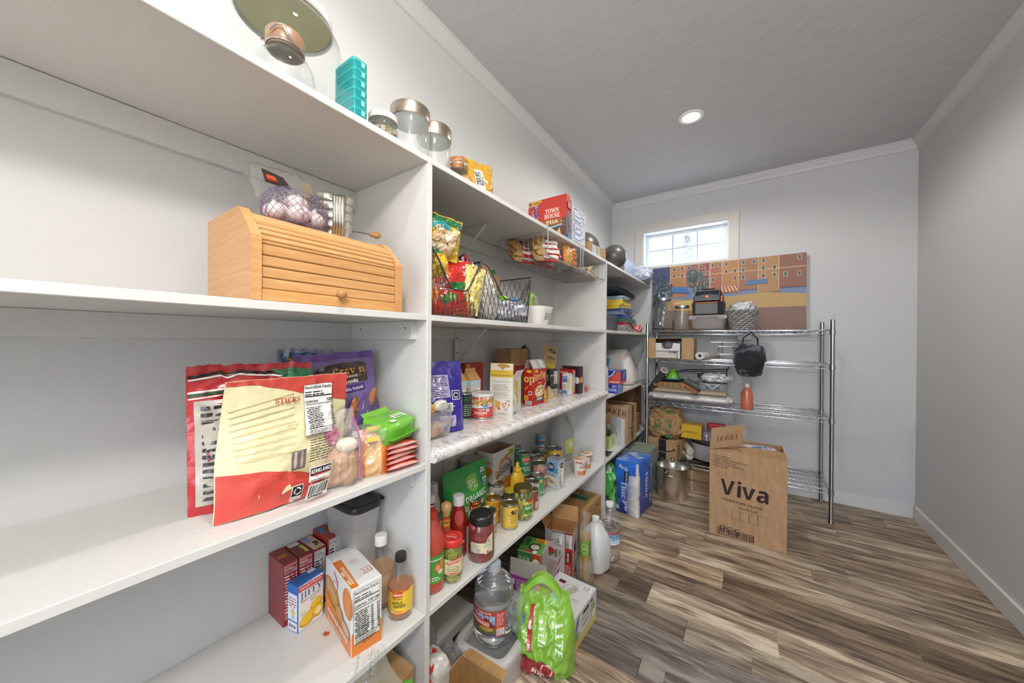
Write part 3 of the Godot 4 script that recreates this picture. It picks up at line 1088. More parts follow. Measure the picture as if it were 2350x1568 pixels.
# ---------- the near bay ----------
func bay1_breadbox() -> void:
	var o:=thing("bread_box","pale pine bread box with a slatted roll-up front in the near bay","bread box",Vector3(-.93,1.327,-.444),90)
	var hw:=.178
	var pf:=[Vector2(-.13,0),Vector2(.13,0),Vector2(.13,.129),Vector2(.105,.158),Vector2(.075,.187),Vector2(.062,.197),Vector2(.050,.199),Vector2(-.13,.199)]
	for s in [-1.0,1.0]:
		var g:=Geo.new().k("d0a574")
		g.x=Transform3D(Basis(Vector3.BACK,Vector3.UP,Vector3.LEFT),Vector3(s*(hw-.009),0,0))
		g.prism(pf,-.009,.009)
		part(o,"side_board",g,"pine")
	var g:=Geo.new().k("d0a574").box(Vector3(0,.190,-.045),Vector3(hw*2-.036,.014,.17),.001)
	part(o,"top_board",g,"pine")
	g=Geo.new().k("d8aa72").box(Vector3(0,.012,.118),Vector3(hw*2-.036,.024,.016),.002)
	part(o,"bottom_rail",g,"pine")
	g=Geo.new().k("d0a069").box(Vector3(0,.006,-.01),Vector3(hw*2-.036,.012,.24))
	g.box(Vector3(0,.1,-.125),Vector3(hw*2-.036,.19,.008))
	part(o,"back_board",g,"pine")
	# slats follow the groove of the side boards
	var path:=[]
	for i in 5:path.append(Vector2(.119,.0245+i*.0228))
	for i in 9:
		var a:=deg_to_rad(8+i*9.2)
		path.append(Vector2(.033+cos(a)*.086,.112+sin(a)*.078))
	var tone:=["d3aa78","cda270","d7b080","d0a675","cb9f6e"]
	for i in path.size()-1:
		var a:Vector2=path[i]
		var b:Vector2=path[i+1]
		var m:=(a+b)/2
		var d:=b-a
		var s:=Geo.new().k(tone[(i*3) % 5])
		s.x=Transform3D(Basis(Vector3.RIGHT,-atan2(d.x,d.y)*-1.0),Vector3(0,m.y,m.x))
		s.box(Vector3.ZERO,Vector3(hw*2-.037,d.length()-.0012,.008),.0022)
		part(o,"slat",s,"pine")
	g=Geo.new().k("b98a5a").at(Vector3(0,.030,.124),0,90)
	g.lathe([[.006,0],[.006,.006],[.0085,.010],[.0105,.015],[.0095,.020],[.005,.0225],[0,.023]],20)
	part(o,"knob",g,"pine","round wooden knob")
	# flour sifter
	var sf:=thing("flour_sifter","ribbed steel flour sifter with a wooden crank knob standing on the bread box","sifter",Vector3(-1.0,1.526,-.535),70)
	var r:=.054
	var pr:=[[r*.9,.0]]
	for i in 5:
		var y:=.012+i*.024
		pr.append_array([[r*.93,y],[r*.955,y+.002],[r*.93,y+.004]])
	pr.append_array([[r*.94,.118],[r*1.0,.13],[r*1.02,.1315],[r*.99,.131],[r*.90,.115],[r*.88,.03],[0,.03]])
	part(sf,"sifter_body",Geo.new().k("c3beb2").lathe(pr,44),"steel")
	g=Geo.new().k("cfcabf")
	for s in [-.0105,-.0035,.0035,.0105]:
		g.tube([Vector3(s,.118,r*.95),Vector3(s,.122,r*1.25),Vector3(s,.112,r*1.5),Vector3(s,.05,r*1.5),Vector3(s,.034,r*1.42),Vector3(s,.008,r*.98)],.0042,8)
	part(sf,"handle",g,"steel")
	g=Geo.new().k("8b8780").tube([Vector3(r*.9,.05,0),Vector3(r*1.9,.05,.0)],.0018,6)
	part(sf,"crank",g,"steel")
	g=Geo.new().k("b98b52").at(Vector3(r*1.85,.05,0),0,0,-90).lathe([[.0,0],[.006,.001],[.0075,.006],[.006,.010],[.010,.016],[.0105,.024],[.006,.031],[0,.032]],18)
	part(sf,"crank_knob",g,"pine","turned wooden knob")
	# garlic in a net
	var spots:=[Vector3(-.90,1.551,-.395),Vector3(-.915,1.552,-.437),Vector3(-.925,1.583,-.402),Vector3(-.955,1.553,-.418),Vector3(-.92,1.551,-.355)]
	var gb:=Geo.new()
	var rows:=[]
	for i in 13:
		var la:=-PI/2+PI*i/12
		var row:=PackedVector3Array()
		for j in 29:
			var lo:=TAU*j/28
			var rr:=.0255*cos(la)*(1.0+.07*absf(sin(lo*4)))
			row.append(Vector3(sin(lo)*rr,sin(la)*.021+(.012 if i == 12 else .0),cos(lo)*rr))
		rows.append(row)
	gb.grid(rows,true,func(i,j):return hx("d9c8c4") if (j % 7) else hx("a98f99"))
	var first:Node3D
	for i in spots.size():
		if i == 0:
			first=solo("garlic_bulb","white and purple garlic bulb in the mesh bag on the bread box","garlic",gb,"card",spots[0],0,"garlic bulbs in the mesh bag",10,20)
		else:
			dup(first,"white and purple garlic bulb in the mesh bag on the bread box",spots[i],i*50,25*sin(i*3.0),20*cos(i*2.0),"garlic bulbs in the mesh bag")
	var nb:=thing("garlic_bag","purple netting bag of garlic with a band and tag on the bread box","mesh bag",Vector3(-.925,1.5265,-.40),90)
	var net:=Geo.new().k("7d6a8c")
	var hull:=func(a:float,b:float) -> Vector3:return Vector3(cos(a)*.074*pow(cos(b),.6),maxf(.032+sin(b)*.058,.001),sin(a)*.052*pow(cos(b),.6))
	for i in 26:
		for sgn in [-1.0,1.0]:
			var path2:=[]
			for j in 13:
				var b:=-1.2+2.5*j/12.0
				path2.append(hull.call(TAU*i/26.0+sgn*j*.16,b))
			net.tube(path2,.0006,3)
	part(nb,"net",net,"plastic").set_meta("kind","stuff")
	g=Geo.new().k("8d8063").sheet(Vector3(.02,.085,-.01),Vector3(.045,.08,-.012),Vector3(.05,.125,-.025),Vector3(.028,.13,-.025),.003)
	g.k("2f2a22").sheet(Vector3(-.07,.085,.012),Vector3(-.015,.085,.012),Vector3(-.025,.115,-.01),Vector3(-.07,.12,-.01),.003)
	g.k("c9502e").sheet(Vector3(-.065,.093,.0105),Vector3(-.045,.093,.0105),Vector3(-.047,.105,.0005),Vector3(-.065,.105,.0005),.004)
	part(nb,"band",g,"film").set_meta("kind","stuff")
	# crumpled clear bag pushed behind
	var lg:=Geo.new().k("e9e6e0")
	lump(lg,Vector3(.15,.1,.06),12,.028,.12,{"seg":26,"rings":16})
	solo("plastic_bag","crumpled clear plastic bag tucked high behind the garlic bag","plastic bag",lg,"cling_film",Vector3(-1.1,1.527+.1,-.43),80)
func bay1_bags() -> void:
	# red and cream snack pouch
	var w:=.27
	var h:=.285
	var f:=pouch_map(w,h,.07,{"sd":3,"bot":.92,"shear":.042,"wr":.003,"seal":.03})
	var g:=Geo.new().k("e2d7ab")
	pouch(g,f,w,h)
	var p:=pouch_print(g,f,w,h)
	var red:="c5493c"
	p.poly([Vector2(.001,.275),Vector2(.06,.272),Vector2(.12,.255),Vector2(.18,.235),Vector2(.225,.222),Vector2(w-.001,.213),Vector2(w-.001,h-.001),Vector2(.001,h-.001)],red)
	p.poly([Vector2(.001,.001),Vector2(w-.001,.001),Vector2(w-.001,.045),Vector2(.21,.043),Vector2(.15,.066),Vector2(.08,.085),Vector2(.001,.095)],red)
	for i in 9:p.band([Vector2(.01+i*.002,.22-i*.013),Vector2(.135,.245-i*.016)],.0022,"cdbf8c")
	for i in 7:p.band([Vector2(.225,.19-i*.02),Vector2(.262,.20-i*.021)],.006,"d3c795")
	p.text("STICKS",.146,.225,.0115,"b5342b",{"a":1.0,"f":"sb"})
	p.facts(.153,.142,.222,.262,"100")
	p.lines(.155,.086,.214,.138,9,"55503f",.4)
	p.text("2027 92",.128,.172,.004,"55503f",{"a":1.0,"f":"m"}).text("17:51",.124,.165,.004,"55503f",{"a":1.0,"f":"m"})
	p.rect(.115,.078,.146,.118,"6f625c").rect(.12,.082,.126,.116,"b4a59b").rect(.134,.082,.139,.116,"a89a92")
	p.rect(.157,.043,.211,.073,"eeeae4").rect(.159,.055,.209,.071,"1c1c1e")
	p.text("KIRKLAND",.184,.0595,.0085,"f3f1ec",{"a":.5,"w":.046})
	p.text("Signature",.184,.0535,.006,"c2332d",{"a":.5,"f":"sbi"}).lines(.16,.045,.208,.049,1,"6a6a6a",.5)
	p.text("ITM./ART. 1807182",.184,.038,.003,"222222",{"a":.5}).barcode(.157,.006,.211,.037)
	p.rect(.118,.016,.142,.047,"efece6").rect(.1195,.024,.1405,.0455,"26262a")
	p.ring(.13,.035,.0065,.0065,.0025,"efece6",10,110).ring(.13,.035,.0065,.0065,.0025,"efece6",130,230).ring(.13,.035,.0065,.0065,.0025,"efece6",250,350)
	p.text("STORE DROP-OFF",.13,.018,.0025,"26262a",{"a":.5,"w":.019})
	solo("snack_pouch","large red and cream snack pouch with a white nutrition table","food pouch",g,"film",Vector3(-.875,.875,-.352),90,"",-8)
	# purple pouch of pretzels
	w=.235
	h=.335
	f=pouch_map(w,h,.085,{"sd":7,"bot":.82,"wr":.005,"seal":.04,"top":1.0})
	g=Geo.new().k("6f5a92")
	pouch(g,f,w,h)
	p=pouch_print(g,f,w,h)
	p.rect(.001,.314,w-.001,h-.001,"5d2f86")
	p.rect(.001,.0,w-.001,.10,"6b2f92")
	p.poly([Vector2(.05,.232),Vector2(.205,.242),Vector2(.207,.295),Vector2(.19,.305),Vector2(.075,.298),Vector2(.05,.28)],"3a2318")
	p.text("Crav'n",.198,.27,.022,"e29a4c",{"a":1.0,"f":"sb","r":3})
	p.text("FLAVOR",.203,.265,.005,"c98643",{"r":90})
	p.text("Twisted —",.185,.258,.008,"e9e2d6",{"a":1.0,"f":"sbi","r":3}).text("Braids",.17,.240,.0105,"f1ece3",{"a":1.0,"r":3})
	p.poly([Vector2(.02,.205),Vector2(.19,.216),Vector2(.19,.236),Vector2(.02,.226)],"40206f")
	p.text("LESS SUGAR",.183,.2195,.008,"ddd6e6",{"a":1.0,"r":4})
	for q in [[.125,.14,62],[.185,.09,60],[.085,.08,66],[.20,.19,55]]:
		p.ell(q[0],q[1],.066 if q[1] < .18 else .03,.013,"8a4a22",22,q[2]).ell(q[0]-.003,q[1]+.004,.06 if q[1] < .18 else .026,.009,"b06a35",22,q[2])
		for k in 9:p.ell(q[0]+(k-4)*.0056*(.5 if q[1] > .18 else 1.0),q[1]+(k-4)*.0108*(.5 if q[1] > .18 else 1.0)+.003*sin(k*2.0),.0016,.0012,"d9a877",6)
	for q in [[.15,.16],[.155,.13]]:p.band([Vector2(q[0],q[1]),Vector2(q[0]+.012,q[1]+.022)],.0014,"d8cfe8")
	solo("pretzel_pouch","purple pouch with a brown label and pretzel braids, behind the cream pouch","food pouch",g,"film",Vector3(-1.0,.875,-.575),84,"",-6,3)
	# red bag with white and green stripes
	w=.25
	h=.315
	f=pouch_map(w,h,.09,{"sd":15,"wr":.009,"freq":.09,"seal":.05})
	g=Geo.new().k("b3262a")
	pouch(g,f,w,h)
	p=pouch_print(g,f,w,h)
	for q in [[.268,"e9e5de",.004],[.262,"27563a",.006],[.255,"e9e5de",.003],[.296,"e9e5de",.004],[.303,"1f2a24",.006]]:
		p.band([Vector2(.002,q[0]-.01),Vector2(.09,q[0]-.004),Vector2(.17,q[0]-.012),Vector2(w-.002,q[0]-.02)],q[2],q[1])
	p.poly([Vector2(.15,.30),Vector2(.2,.27),Vector2(w-.002,.262),Vector2(w-.002,.30)],"2d6a44")
	p.rect(.01,.02,w-.01,.24,"b9b2a6").lines(.02,.03,w-.02,.235,14,"3b3a38",.5)
	solo("striped_bag","red snack bag with white and green stripes behind the cream pouch, leftmost","food bag",g,"film",Vector3(-.955,.875,-.335),88,"",-4)
	# silver and blue bag between
	w=.16
	h=.345
	f=pouch_map(w,h,.06,{"sd":23,"wr":.01,"freq":.1})
	g=Geo.new().k("8f93a4")
	pouch(g,f,w,h)
	p=pouch_print(g,f,w,h)
	p.rect(.01,.28,.1,.335,"2f5f8a").ell(.04,.31,.02,.012,"cf8a3c").band([Vector2(.02,.295),Vector2(.08,.312)],.006,"5fb2e0")
	solo("silver_bag","crumpled silver and blue bag top showing between the red and purple bags","food bag",g,"film",Vector3(-1.085,.875,-.51),88,"",-3)
	# zip bag with brown sugar and a garlic clove
	var t:=thing("zip_bag","clear zip bag with a pink seam holding brown crumbs beside the cream pouch","zip bag",Vector3(-.862,.875,-.478),62)
	g=Geo.new().k("a9784f")
	lump(g,Vector3(.085,.095,.05),31,.012,.1,{"cf":func(i,j):return hx("a5764d").lerp(hx("c79d72"),.5+.5*sin(i*12.9+j*78.2))})
	part(t,"brown_crumbs",g,"card")
	g=Geo.new().k("ded2bd").ball(Vector3(.018,.105,.012),Vector3(.026,.019,.02))
	part(t,"pale_dough",g,"card","round pale ball of dough")
	g=Geo.new().k("b5466f").ball(Vector3(-.025,.13,.0),Vector3(.025,.03,.015))
	part(t,"pink_wrapper",g,"film")
	w=.115
	h=.195
	f=pouch_map(w,h,.085,{"sd":37,"wr":.009,"freq":.08,"top":.55})
	g=Geo.new().k("ece9e8")
	pouch(g,f,w,h)
	g.x=Transform3D(Basis(),Vector3(0,0,0))
	part(t,"bag_film",g,"cling_film")
	g=Geo.new().k("c65a93")
	var zp:=[]
	for i in 12:zp.append(f.call(w*.94,h*(.05+.85*i/11.0),.002,1.0))
	g.tube(zp,.0016,4)
	part(t,"zip_seam",g,"plastic")
	# small orange and white bag with a folded top
	t=thing("flour_bag","small orange and white bread crumb bag with a twisted clear top on the near shelf","food bag",Vector3(-.862,.875,-.565),60)
	var cf:=func(i:int,j:int) -> Color:
		var u:=j/26.0
		return hx("e7e1d6") if u < .28 else hx("d7762f") if u < .38 else hx("d9ae7c") if u < .8 else hx("d7792f")
	w=.098
	h=.125
	f=pouch_map(w,h,.06,{"sd":41,"wr":.005,"seal":.02,"hp":5.0,"top":.9})
	g=Geo.new()
	pouch(g,f,w,h,26,30,cf)
	p=pouch_print(g,f,w,h)
	p.lines(.006,.05,.022,.11,12,"33302c",.5).rect(.004,.006,.024,.045,"f0ebe2").lines(.006,.008,.022,.043,9,"2b3f87",.5)
	part(t,"bag",g,"film")
	g=Geo.new().k("e3c84c").at(Vector3(0,.118,.006),20,30)
	g.box(Vector3(.012,.012,0),Vector3(.05,.014,.012),.003)
	g.k("f0d23c").box(Vector3(.002,-.008,.02),Vector3(.03,.003,.016),.001)
	part(t,"yellow_label",g,"film")
	g=Geo.new().k("e8e4de")
	g.at(Vector3(.0,.085,.008))
	lump(g,Vector3(.09,.05,.07),43,.014,.12,{"seg":24,"rings":14})
	part(t,"twisted_top",g,"cling_film")
	# stack of flat red packets under a green packet
	for i in 5:
		g=Geo.new().k("d4402a")
		w=.085
		h=.108
		f=pouch_map(w,h,.02,{"sd":60+i,"wr":.002,"stand":false,"seal":.05,"hp":5.0})
		pouch(g,f,w,h,16,20,func(a,b):return hx("d5a49a") if b > 14 else hx("cf3f27"))
		p=pouch_print(g,f,w,h)
		p.rect(.002,.015,.012,.095,"b93423")
		solo("red_packet",["lowest flat red seasoning packet of the stack under the green packet","second red seasoning packet from the bottom of the stack","middle red seasoning packet of the stack","second red seasoning packet from the top of the stack","topmost flat red seasoning packet right under the green packet"][i],"food packet",g,"film",Vector3(-.858-.003*(i % 2),.886+i*.0145,-.594+.003*(i % 3)),84+(i % 3)*4-90,"red packets stacked on the near shelf",-90,0)
	g=Geo.new().k("6fb43a")
	lump(g,Vector3(.10,.066,.13),71,.008,.09,{"sq":.3,"seg":56,"rings":34})
	g.at(Vector3(.056,.028,.0),0,0,20).k("62a534").box(Vector3.ZERO,Vector3(.028,.003,.115),.001)
	g.at(Vector3(-.05,.06,.0),0,0,-35).k("7cc244").box(Vector3.ZERO,Vector3(.034,.003,.10),.001).at()
	var gp:=Pr.face(g,Vector3(-.05,.067,.065),Vector3.RIGHT,Vector3.FORWARD)
	gp.d=.004
	gp.lines(.05,.06,.08,.11,4,"e8f2dc",.6).rect(.075,.03,.09,.05,"dfe9d3")
	solo("green_packet","bright green foil packet lying on the stack of red packets","food packet",g,"film",Vector3(-.885,.955,-.640),12,"",4,-10)
func bay1_low() -> void:
	# four cake mix boxes in a row at the back
	var reds:=["8d2a2b","7f2223","8d2a2b","a2362f"]
	var names:=["red cake mix box with an orange patch, leftmost of the row","dark red cake mix box with a yellow band, second of the row","red cake mix box with a tan top and a blue band, third of the row","red cake mix box with a blue band on its top, farthest of the row"]
	var cz:=[-.466,-.5085,-.550,-.595]
	for i in 4:
		var s:=Vector3(.040,.182 if i < 3 else .198,.098)
		var art:=func(F:Callable,s2:Vector3) -> void:
			var p:Pr=F.call("front")
			if i < 2:p.rect(.001,.001,s2.x-.001,s2.y-.001,"9c2a2b").facts(.003,.02,s2.x-.003,s2.y-.006,"170","9c2a2b","f2e6e2","200")
			else:p.facts(.003,.02,s2.x-.003,s2.y-.006,"170","e9e3da","1d1b1a","200")
			p=F.call("top")
			p.f=(func(fn):return func(u,v,d):return fn.call(u,v*.75,d)).call(p.f)
			if i == 0:p.rect(.004,.05,.03,.075,"c96f2c")
			if i == 1:p.rect(.026,.02,.036,.085,"d6cf5a").text("GOLDEN",.029,.03,.004,"5a3a1c",{"r":90}).rect(.005,.095,.034,.125,"efe8e2").text("Cake Mix",.019,.107,.006,"a03030",{"a":.5,"f":"sbi","w":.025})
			if i == 2:p.rect(.003,.003,.037,.127,"d9bfa3").rect(.006,.075,.018,.126,"2f7fc4").lines(.008,.08,.016,.122,3,"cfe2f2",.5).ell(.025,.045,.006,.02,"7a4527",16,-18).ell(.025,.06,.007,.009,"6b3a20")
			if i == 3:p.rect(.005,.06,.018,.122,"2f7fc4").text("Angel Food",.033,.03,.006,"f1e2dc",{"r":90,"f":"sb"}).lines(.022,.03,.027,.07,1,"e6cfc8",.6)
		carton("cake_mix_box",names[i],"food box",Vector3(-1.148,.4145,cz[i]),90,s,reds[i],art,{"group":"cake mix boxes in a row"})
	# corn muffin mix
	var s:=Vector3(.047,.133,.079)
	carton("muffin_mix_box","small blue and white corn muffin mix box with yellow muffins","food box",Vector3(-1.071,.4145,-.496)+Vector3(.0,0,.0),9,s,"2f6db5",func(F:Callable,s2:Vector3) -> void:
		var p:Pr=F.call("right")
		p.rect(.002,.002,s2.z-.002,s2.y-.002,"e9e6df")
		p.poly([Vector2(.002,s2.y-.019),Vector2(s2.z-.002,s2.y-.023),Vector2(s2.z-.002,s2.y-.008),Vector2(.002,s2.y-.004)],"c03a38")
		p.text("America's Favorite",s2.z/2,s2.y-.016,.0075,"f4f0ea",{"a":.5,"f":"sbi","w":s2.z-.01,"r":-2})
		p.text("JIFFY",.007,s2.y-.042,.018,"2a66b0",{"f":"sb","w":s2.z-.013})
		p.text("corn muffin",s2.z/2,s2.y-.053,.0075,"3d3a38",{"a":.5,"f":"si","w":s2.z-.018}).text("mix",s2.z/2+.006,s2.y-.063,.0075,"3d3a38",{"a":.5,"f":"si"})
		for q in [[.056,.054,.02,.013,20],[.03,.026,.026,.019,20],[.059,.030,.018,.019,0]]:
			p.ell(q[0],q[1],q[2],q[3],"c99a1e",24,q[4]).ell(q[0],q[1]+.003,q[2]*.9,q[3]*.75,"e4bf35",24,q[4])
		p.ell(.061,.029,.010,.011,"f0e2a8")
		p.lines(.008,.046,.024,.052,2,"77736d",.4)
		p=F.call("front")
		p.rect(.003,.003,s2.x-.003,s2.y-.026,"dfe5ea").lines(.006,.07,s2.x-.006,.1,4,"c4564e",.4).rect(.001,.028,s2.x-.001,.032,"2f6db5")
		p.ell(.026,.055,.008,.009,"e0c23c").band([Vector2(.024,.045),Vector2(.022,.036)],.002,"333333").band([Vector2(.03,.046),Vector2(.031,.036)],.002,"333333").ell(.025,.07,.006,.008,"efece6").ring(.025,.07,.006,.008,.001,"333333")
		p.ell(.013,.016,.004,.005,"b23b6b").ell(.024,.016,.004,.005,"5c6fae").ell(.035,.016,.004,.005,"c05050")
		p=F.call("top")
		p.text("JIFFY",s2.x*.62,.012,.011,"23559b",{"r":90}).rect(.004,.052,.020,.074,"dfe6ec"))
	# pumpkin bread kit
	s=Vector3(.092,.18,.205)
	carton("pumpkin_bread_box","tall white and orange pumpkin bread kit box turned with its facts panel out","food box",Vector3(-.951,.4145,-.570)+Vector3(.013,0,.008),80,Vector3(.082,.181,.2),"e6e3de",func(F:Callable,s2:Vector3) -> void:
		# front (+z) is the narrow facts panel, left the picture side
		var p:Pr=F.call("front")
		p.rect(.001,.001,s2.x-.001,.062,"d77a2b").lines(.03,.022,.062,.034,3,"8f4a17",.5)
		p.facts(.006,.032,s2.x-.006,.172,"110","ece9e2","1b1b1b","140")
		p=F.call("left")
		p.poly([Vector2(.001,.001),Vector2(s2.z-.001,.001),Vector2(s2.z-.001,.05),Vector2(.12,.058),Vector2(.05,.085),Vector2(.001,.095)],"d77a2b")
		p.ell(.175,.13,.035,.04,"d4752a").ell(.175,.13,.02,.04,"e08a3f")
		p.ell(.06,.10,.062,.036,"8a5a26",26,-14).ell(.06,.105,.056,.03,"b98338",26,-14)
		for k in 9:p.band([Vector2(.02+k*.009,.132-k*.003),Vector2(.03+k*.009,.10-k*.002)],.002,"e9dcc8")
		p.ell(.12,.072,.03,.022,"9a5f26",20,-10).ell(.12,.075,.025,.017,"c8923f",20,-10)
		p.ell(.16,.056,.034,.018,"b07a3c",20,-8).ell(.165,.06,.026,.011,"d9b27c",20,-8)
		p.text("PUMPKIN BREAD",.03,.034,.015,"f6e6d4",{"w":.15,"r":-3}).lines(.03,.008,.16,.026,3,"f0cfae",.5)
		p.poly([Vector2(.075,.135),Vector2(.105,.128),Vector2(.105,.155),Vector2(.075,.172)],"c23b36").poly([Vector2(.077,.138),Vector2(.103,.131),Vector2(.103,.153),Vector2(.077,.169)],"eeeae4").text("Libby's",.079,.147,.009,"c23b36",{"f":"sbi","w":.022,"r":-10})
		p=F.call("top")
		p.poly([Vector2(.001,.001),Vector2(.020,.001),Vector2(.026,.15),Vector2(.001,.15)],"d77a2b")
		p.text("PUMPKIN BREAD",.018,.02,.0085,"f7ead8",{"r":90,"w":.09}).lines(.003,.02,.010,.11,2,"f3d4b0",.5)
		p.poly([Vector2(.048,.04),Vector2(.074,.04),Vector2(.074,.066),Vector2(.048,.066),Vector2(.056,.053)],"c23b36").poly([Vector2(.051,.042),Vector2(.072,.042),Vector2(.072,.064),Vector2(.051,.064),Vector2(.058,.053)],"eeeae4").text("Libby's",.067,.045,.007,"c23b36",{"f":"sbi","r":90,"w":.017})
		p.ring(.05,.115,.013,.011,.001,"c7a27e").ring(.05,.115,.009,.007,.0008,"c7a27e").text("NO",.05,.112,.006,"c7a27e",{"a":.5}))
	# tall clear keeper with a black lid
	var t:=thing("cereal_keeper","tall clear plastic keeper with a black lid in the corner of the near bay","container",Vector3(-1.085,.4145,-.648),0)
	var rr:=func(hx_:float,hz:float,y:float) -> PackedVector3Array:
		var row:=PackedVector3Array()
		for j in 41:
			var a:=TAU*j/40.0
			row.append(Vector3(signf(sin(a))*pow(absf(sin(a)),.45)*hx_,y,signf(cos(a))*pow(absf(cos(a)),.45)*hz))
		return row
	var g:=Geo.new().k("d6d1cb")
	g.grid([rr.call(.001,.001,.001),rr.call(.078,.040,.001),rr.call(.084,.044,.012),rr.call(.090,.048,.2),rr.call(.0905,.0485,.205),rr.call(.094,.052,.212),rr.call(.097,.054,.262)],true)
	part(t,"keeper_body",g,"frosted")
	g=Geo.new().k("2c2a29")
	g.grid([rr.call(.098,.055,.252),rr.call(.101,.058,.254),rr.call(.101,.058,.268),rr.call(.096,.053,.272),rr.call(.082,.042,.272),rr.call(.078,.039,.268),rr.call(.001,.001,.268)],true)
	g.box(Vector3(.06,.262,-.064),Vector3(.04,.008,.024),.003)
	t.scale=Vector3(1,1.15,1)
	part(t,"lid",g,"plastic","black plastic lid")
	# big vinegar jug and the glass vinegar bottle
	t=jar("vinegar_jug","large clear vinegar bottle with a white cap behind the pumpkin bread box","bottle",Vector3(-.962,.4145,-.672),0,[[.0,.002],[.042,.0],[.046,.006],[.0465,.105],[.044,.128],[.034,.15],[.021,.165],[.0165,.176],[.016,.19]])
	part(t,"vinegar",Geo.new().k("c99c74").lathe([[.0,.003],[.041,.003],[.0445,.008],[.045,.11],[0,.11]],36),"liquid")
	part(t,"paper_label",Geo.new().k("d8b896").lathe([[.0468,.02],[.0468,.105]],36),"tinted_clear")
	part(t,"cap",cap(Geo.new().k("e7e3dc"),.019,.03,.182),"plastic","white ribbed cap")
	t=jar("cider_vinegar_bottle","small vinegar bottle with a yellow label and a black cap by the upright","bottle",Vector3(-.868,.4145,-.676),0,[[.0,.003],[.030,.0],[.036,.006],[.0365,.085],[.035,.11],[.028,.135],[.019,.152],[.0145,.16],[.0145,.17]])
	part(t,"vinegar",Geo.new().k("b8764d").lathe([[.0,.004],[.03,.003],[.0352,.008],[.0355,.093],[0,.093]],36),"liquid")
	g=Geo.new().k("e6c13c").lathe([[.0368,.022],[.0368,.092]],40)
	var p:=Pr.round(g,.0368)
	p.rect(-.06,.086,.06,.0925,"cf5a2e").rect(-.06,.0215,.06,.025,"cf5a2e").rect(.001,.022,.0025,.092,"cf5a2e")
	p.lines(-.034,.066,-.004,.082,4,"7a4a1c",.5).rect(-.026,.05,-.008,.066,"f0ead8").lines(-.024,.052,-.01,.064,3,"5a3f7c",.5).lines(-.034,.026,-.004,.046,5,"7a4a1c",.5)
	p.poly([Vector2(.008,.072),Vector2(.04,.074),Vector2(.04,.088),Vector2(.008,.086),Vector2(.012,.079)],"cc3b2c").text("BRAGG",.014,.0765,.0075,"f6e9c0",{"w":.026})
	p.text("ORGANIC",.012,.066,.005,"b33a2a",{"w":.026}).text("APPLE",.008,.053,.0085,"2c3b1f",{"w":.03}).text("VINEGAR",.012,.043,.0085,"2c3b1f",{"w":.034})
	p.ell(.009,.032,.0042,.0042,"dfe6e0").ring(.009,.032,.0042,.0042,.0012,"3f6b50").text("VINEGAR",.016,.03,.004,"cc3b2c")
	part(t,"label",g,"print","yellow and orange label")
	part(t,"cap",cap(Geo.new().k("242322"),.0165,.021,.163),"plastic","black cap")
	# an orange flake on the shelf
	g=Geo.new().k("b5562c").prism([Vector2(-.008,-.006),Vector2(.004,-.008),Vector2(.009,-.001),Vector2(.005,.007),Vector2(-.003,.003),Vector2(-.009,.006)],-.0006,.0006)
	solo("orange_flake","small dry orange flake lying alone on the shelf in front of the boxes","crumb",g,"card",Vector3(-.977,.416,-.508),20,"",-84,0)
	# below: cardboard box and the bag poking up in front
	g=Geo.new()
	open_box(g,Vector3(.22,.24,.2),.004,"b98d5c","a97e50")
	flap(g,Vector3(-.11,.24,.1),Vector3(.11,.24,.1),Vector3(0,.3,-.95),.1,"b98d5c","b1875a")
	flap(g,Vector3(.11,.24,-.1),Vector3(-.11,.24,-.1),Vector3(0,.2,.95),.1,"b98d5c","b1875a")
	solo("cardboard_box","plain cardboard box under the lowest shelf of the near bay","cardboard box",g,"cardboard",Vector3(-.925,.001,-.585),96)
	t=thing("salad_bag","clear and green plastic produce bag standing in front of the lowest near shelf","plastic bag",Vector3(-.70,.0,-.46),70)
	var w:=.30
	var h:=.545
	var f:=pouch_map(w,h,.16,{"sd":83,"wr":.012,"freq":.04,"top":.22,"seal":.02})
	g=Geo.new().k("dfe6d8")
	pouch(g,f,w,h)
	part(t,"clear_film",g,"cling_film")
	g=Geo.new().k("5c9a3a")
	var f3:=pouch_map(w*.9,h*.78,.13,{"sd":84,"wr":.012,"freq":.06,"top":.75,"seal":.02})
	pouch(g,f3,w*.9,h*.78,26,30,func(i,j):return hx("5aa336") if (i+j/3) % 9 < 6 else hx("9ccf6a"))
	part(t,"green_wrap",g,"film")
	g=Geo.new().k("eeeae4")
	g.x=Transform3D(Basis.from_euler(Vector3(-.3,.1,-.2)),Vector3(.1,.40,.052))
	g.box(Vector3.ZERO,Vector3(.05,.055,.001))
	p=Pr.face(g,Vector3(-.025,-.0275,.0006),Vector3.RIGHT,Vector3.UP)
	p.barcode(.002,.002,.048,.036).text("ITM / ART.",.025,.042,.005,"333333",{"a":.5,"w":.035})
	part(t,"price_label",g,"card","white barcode label")
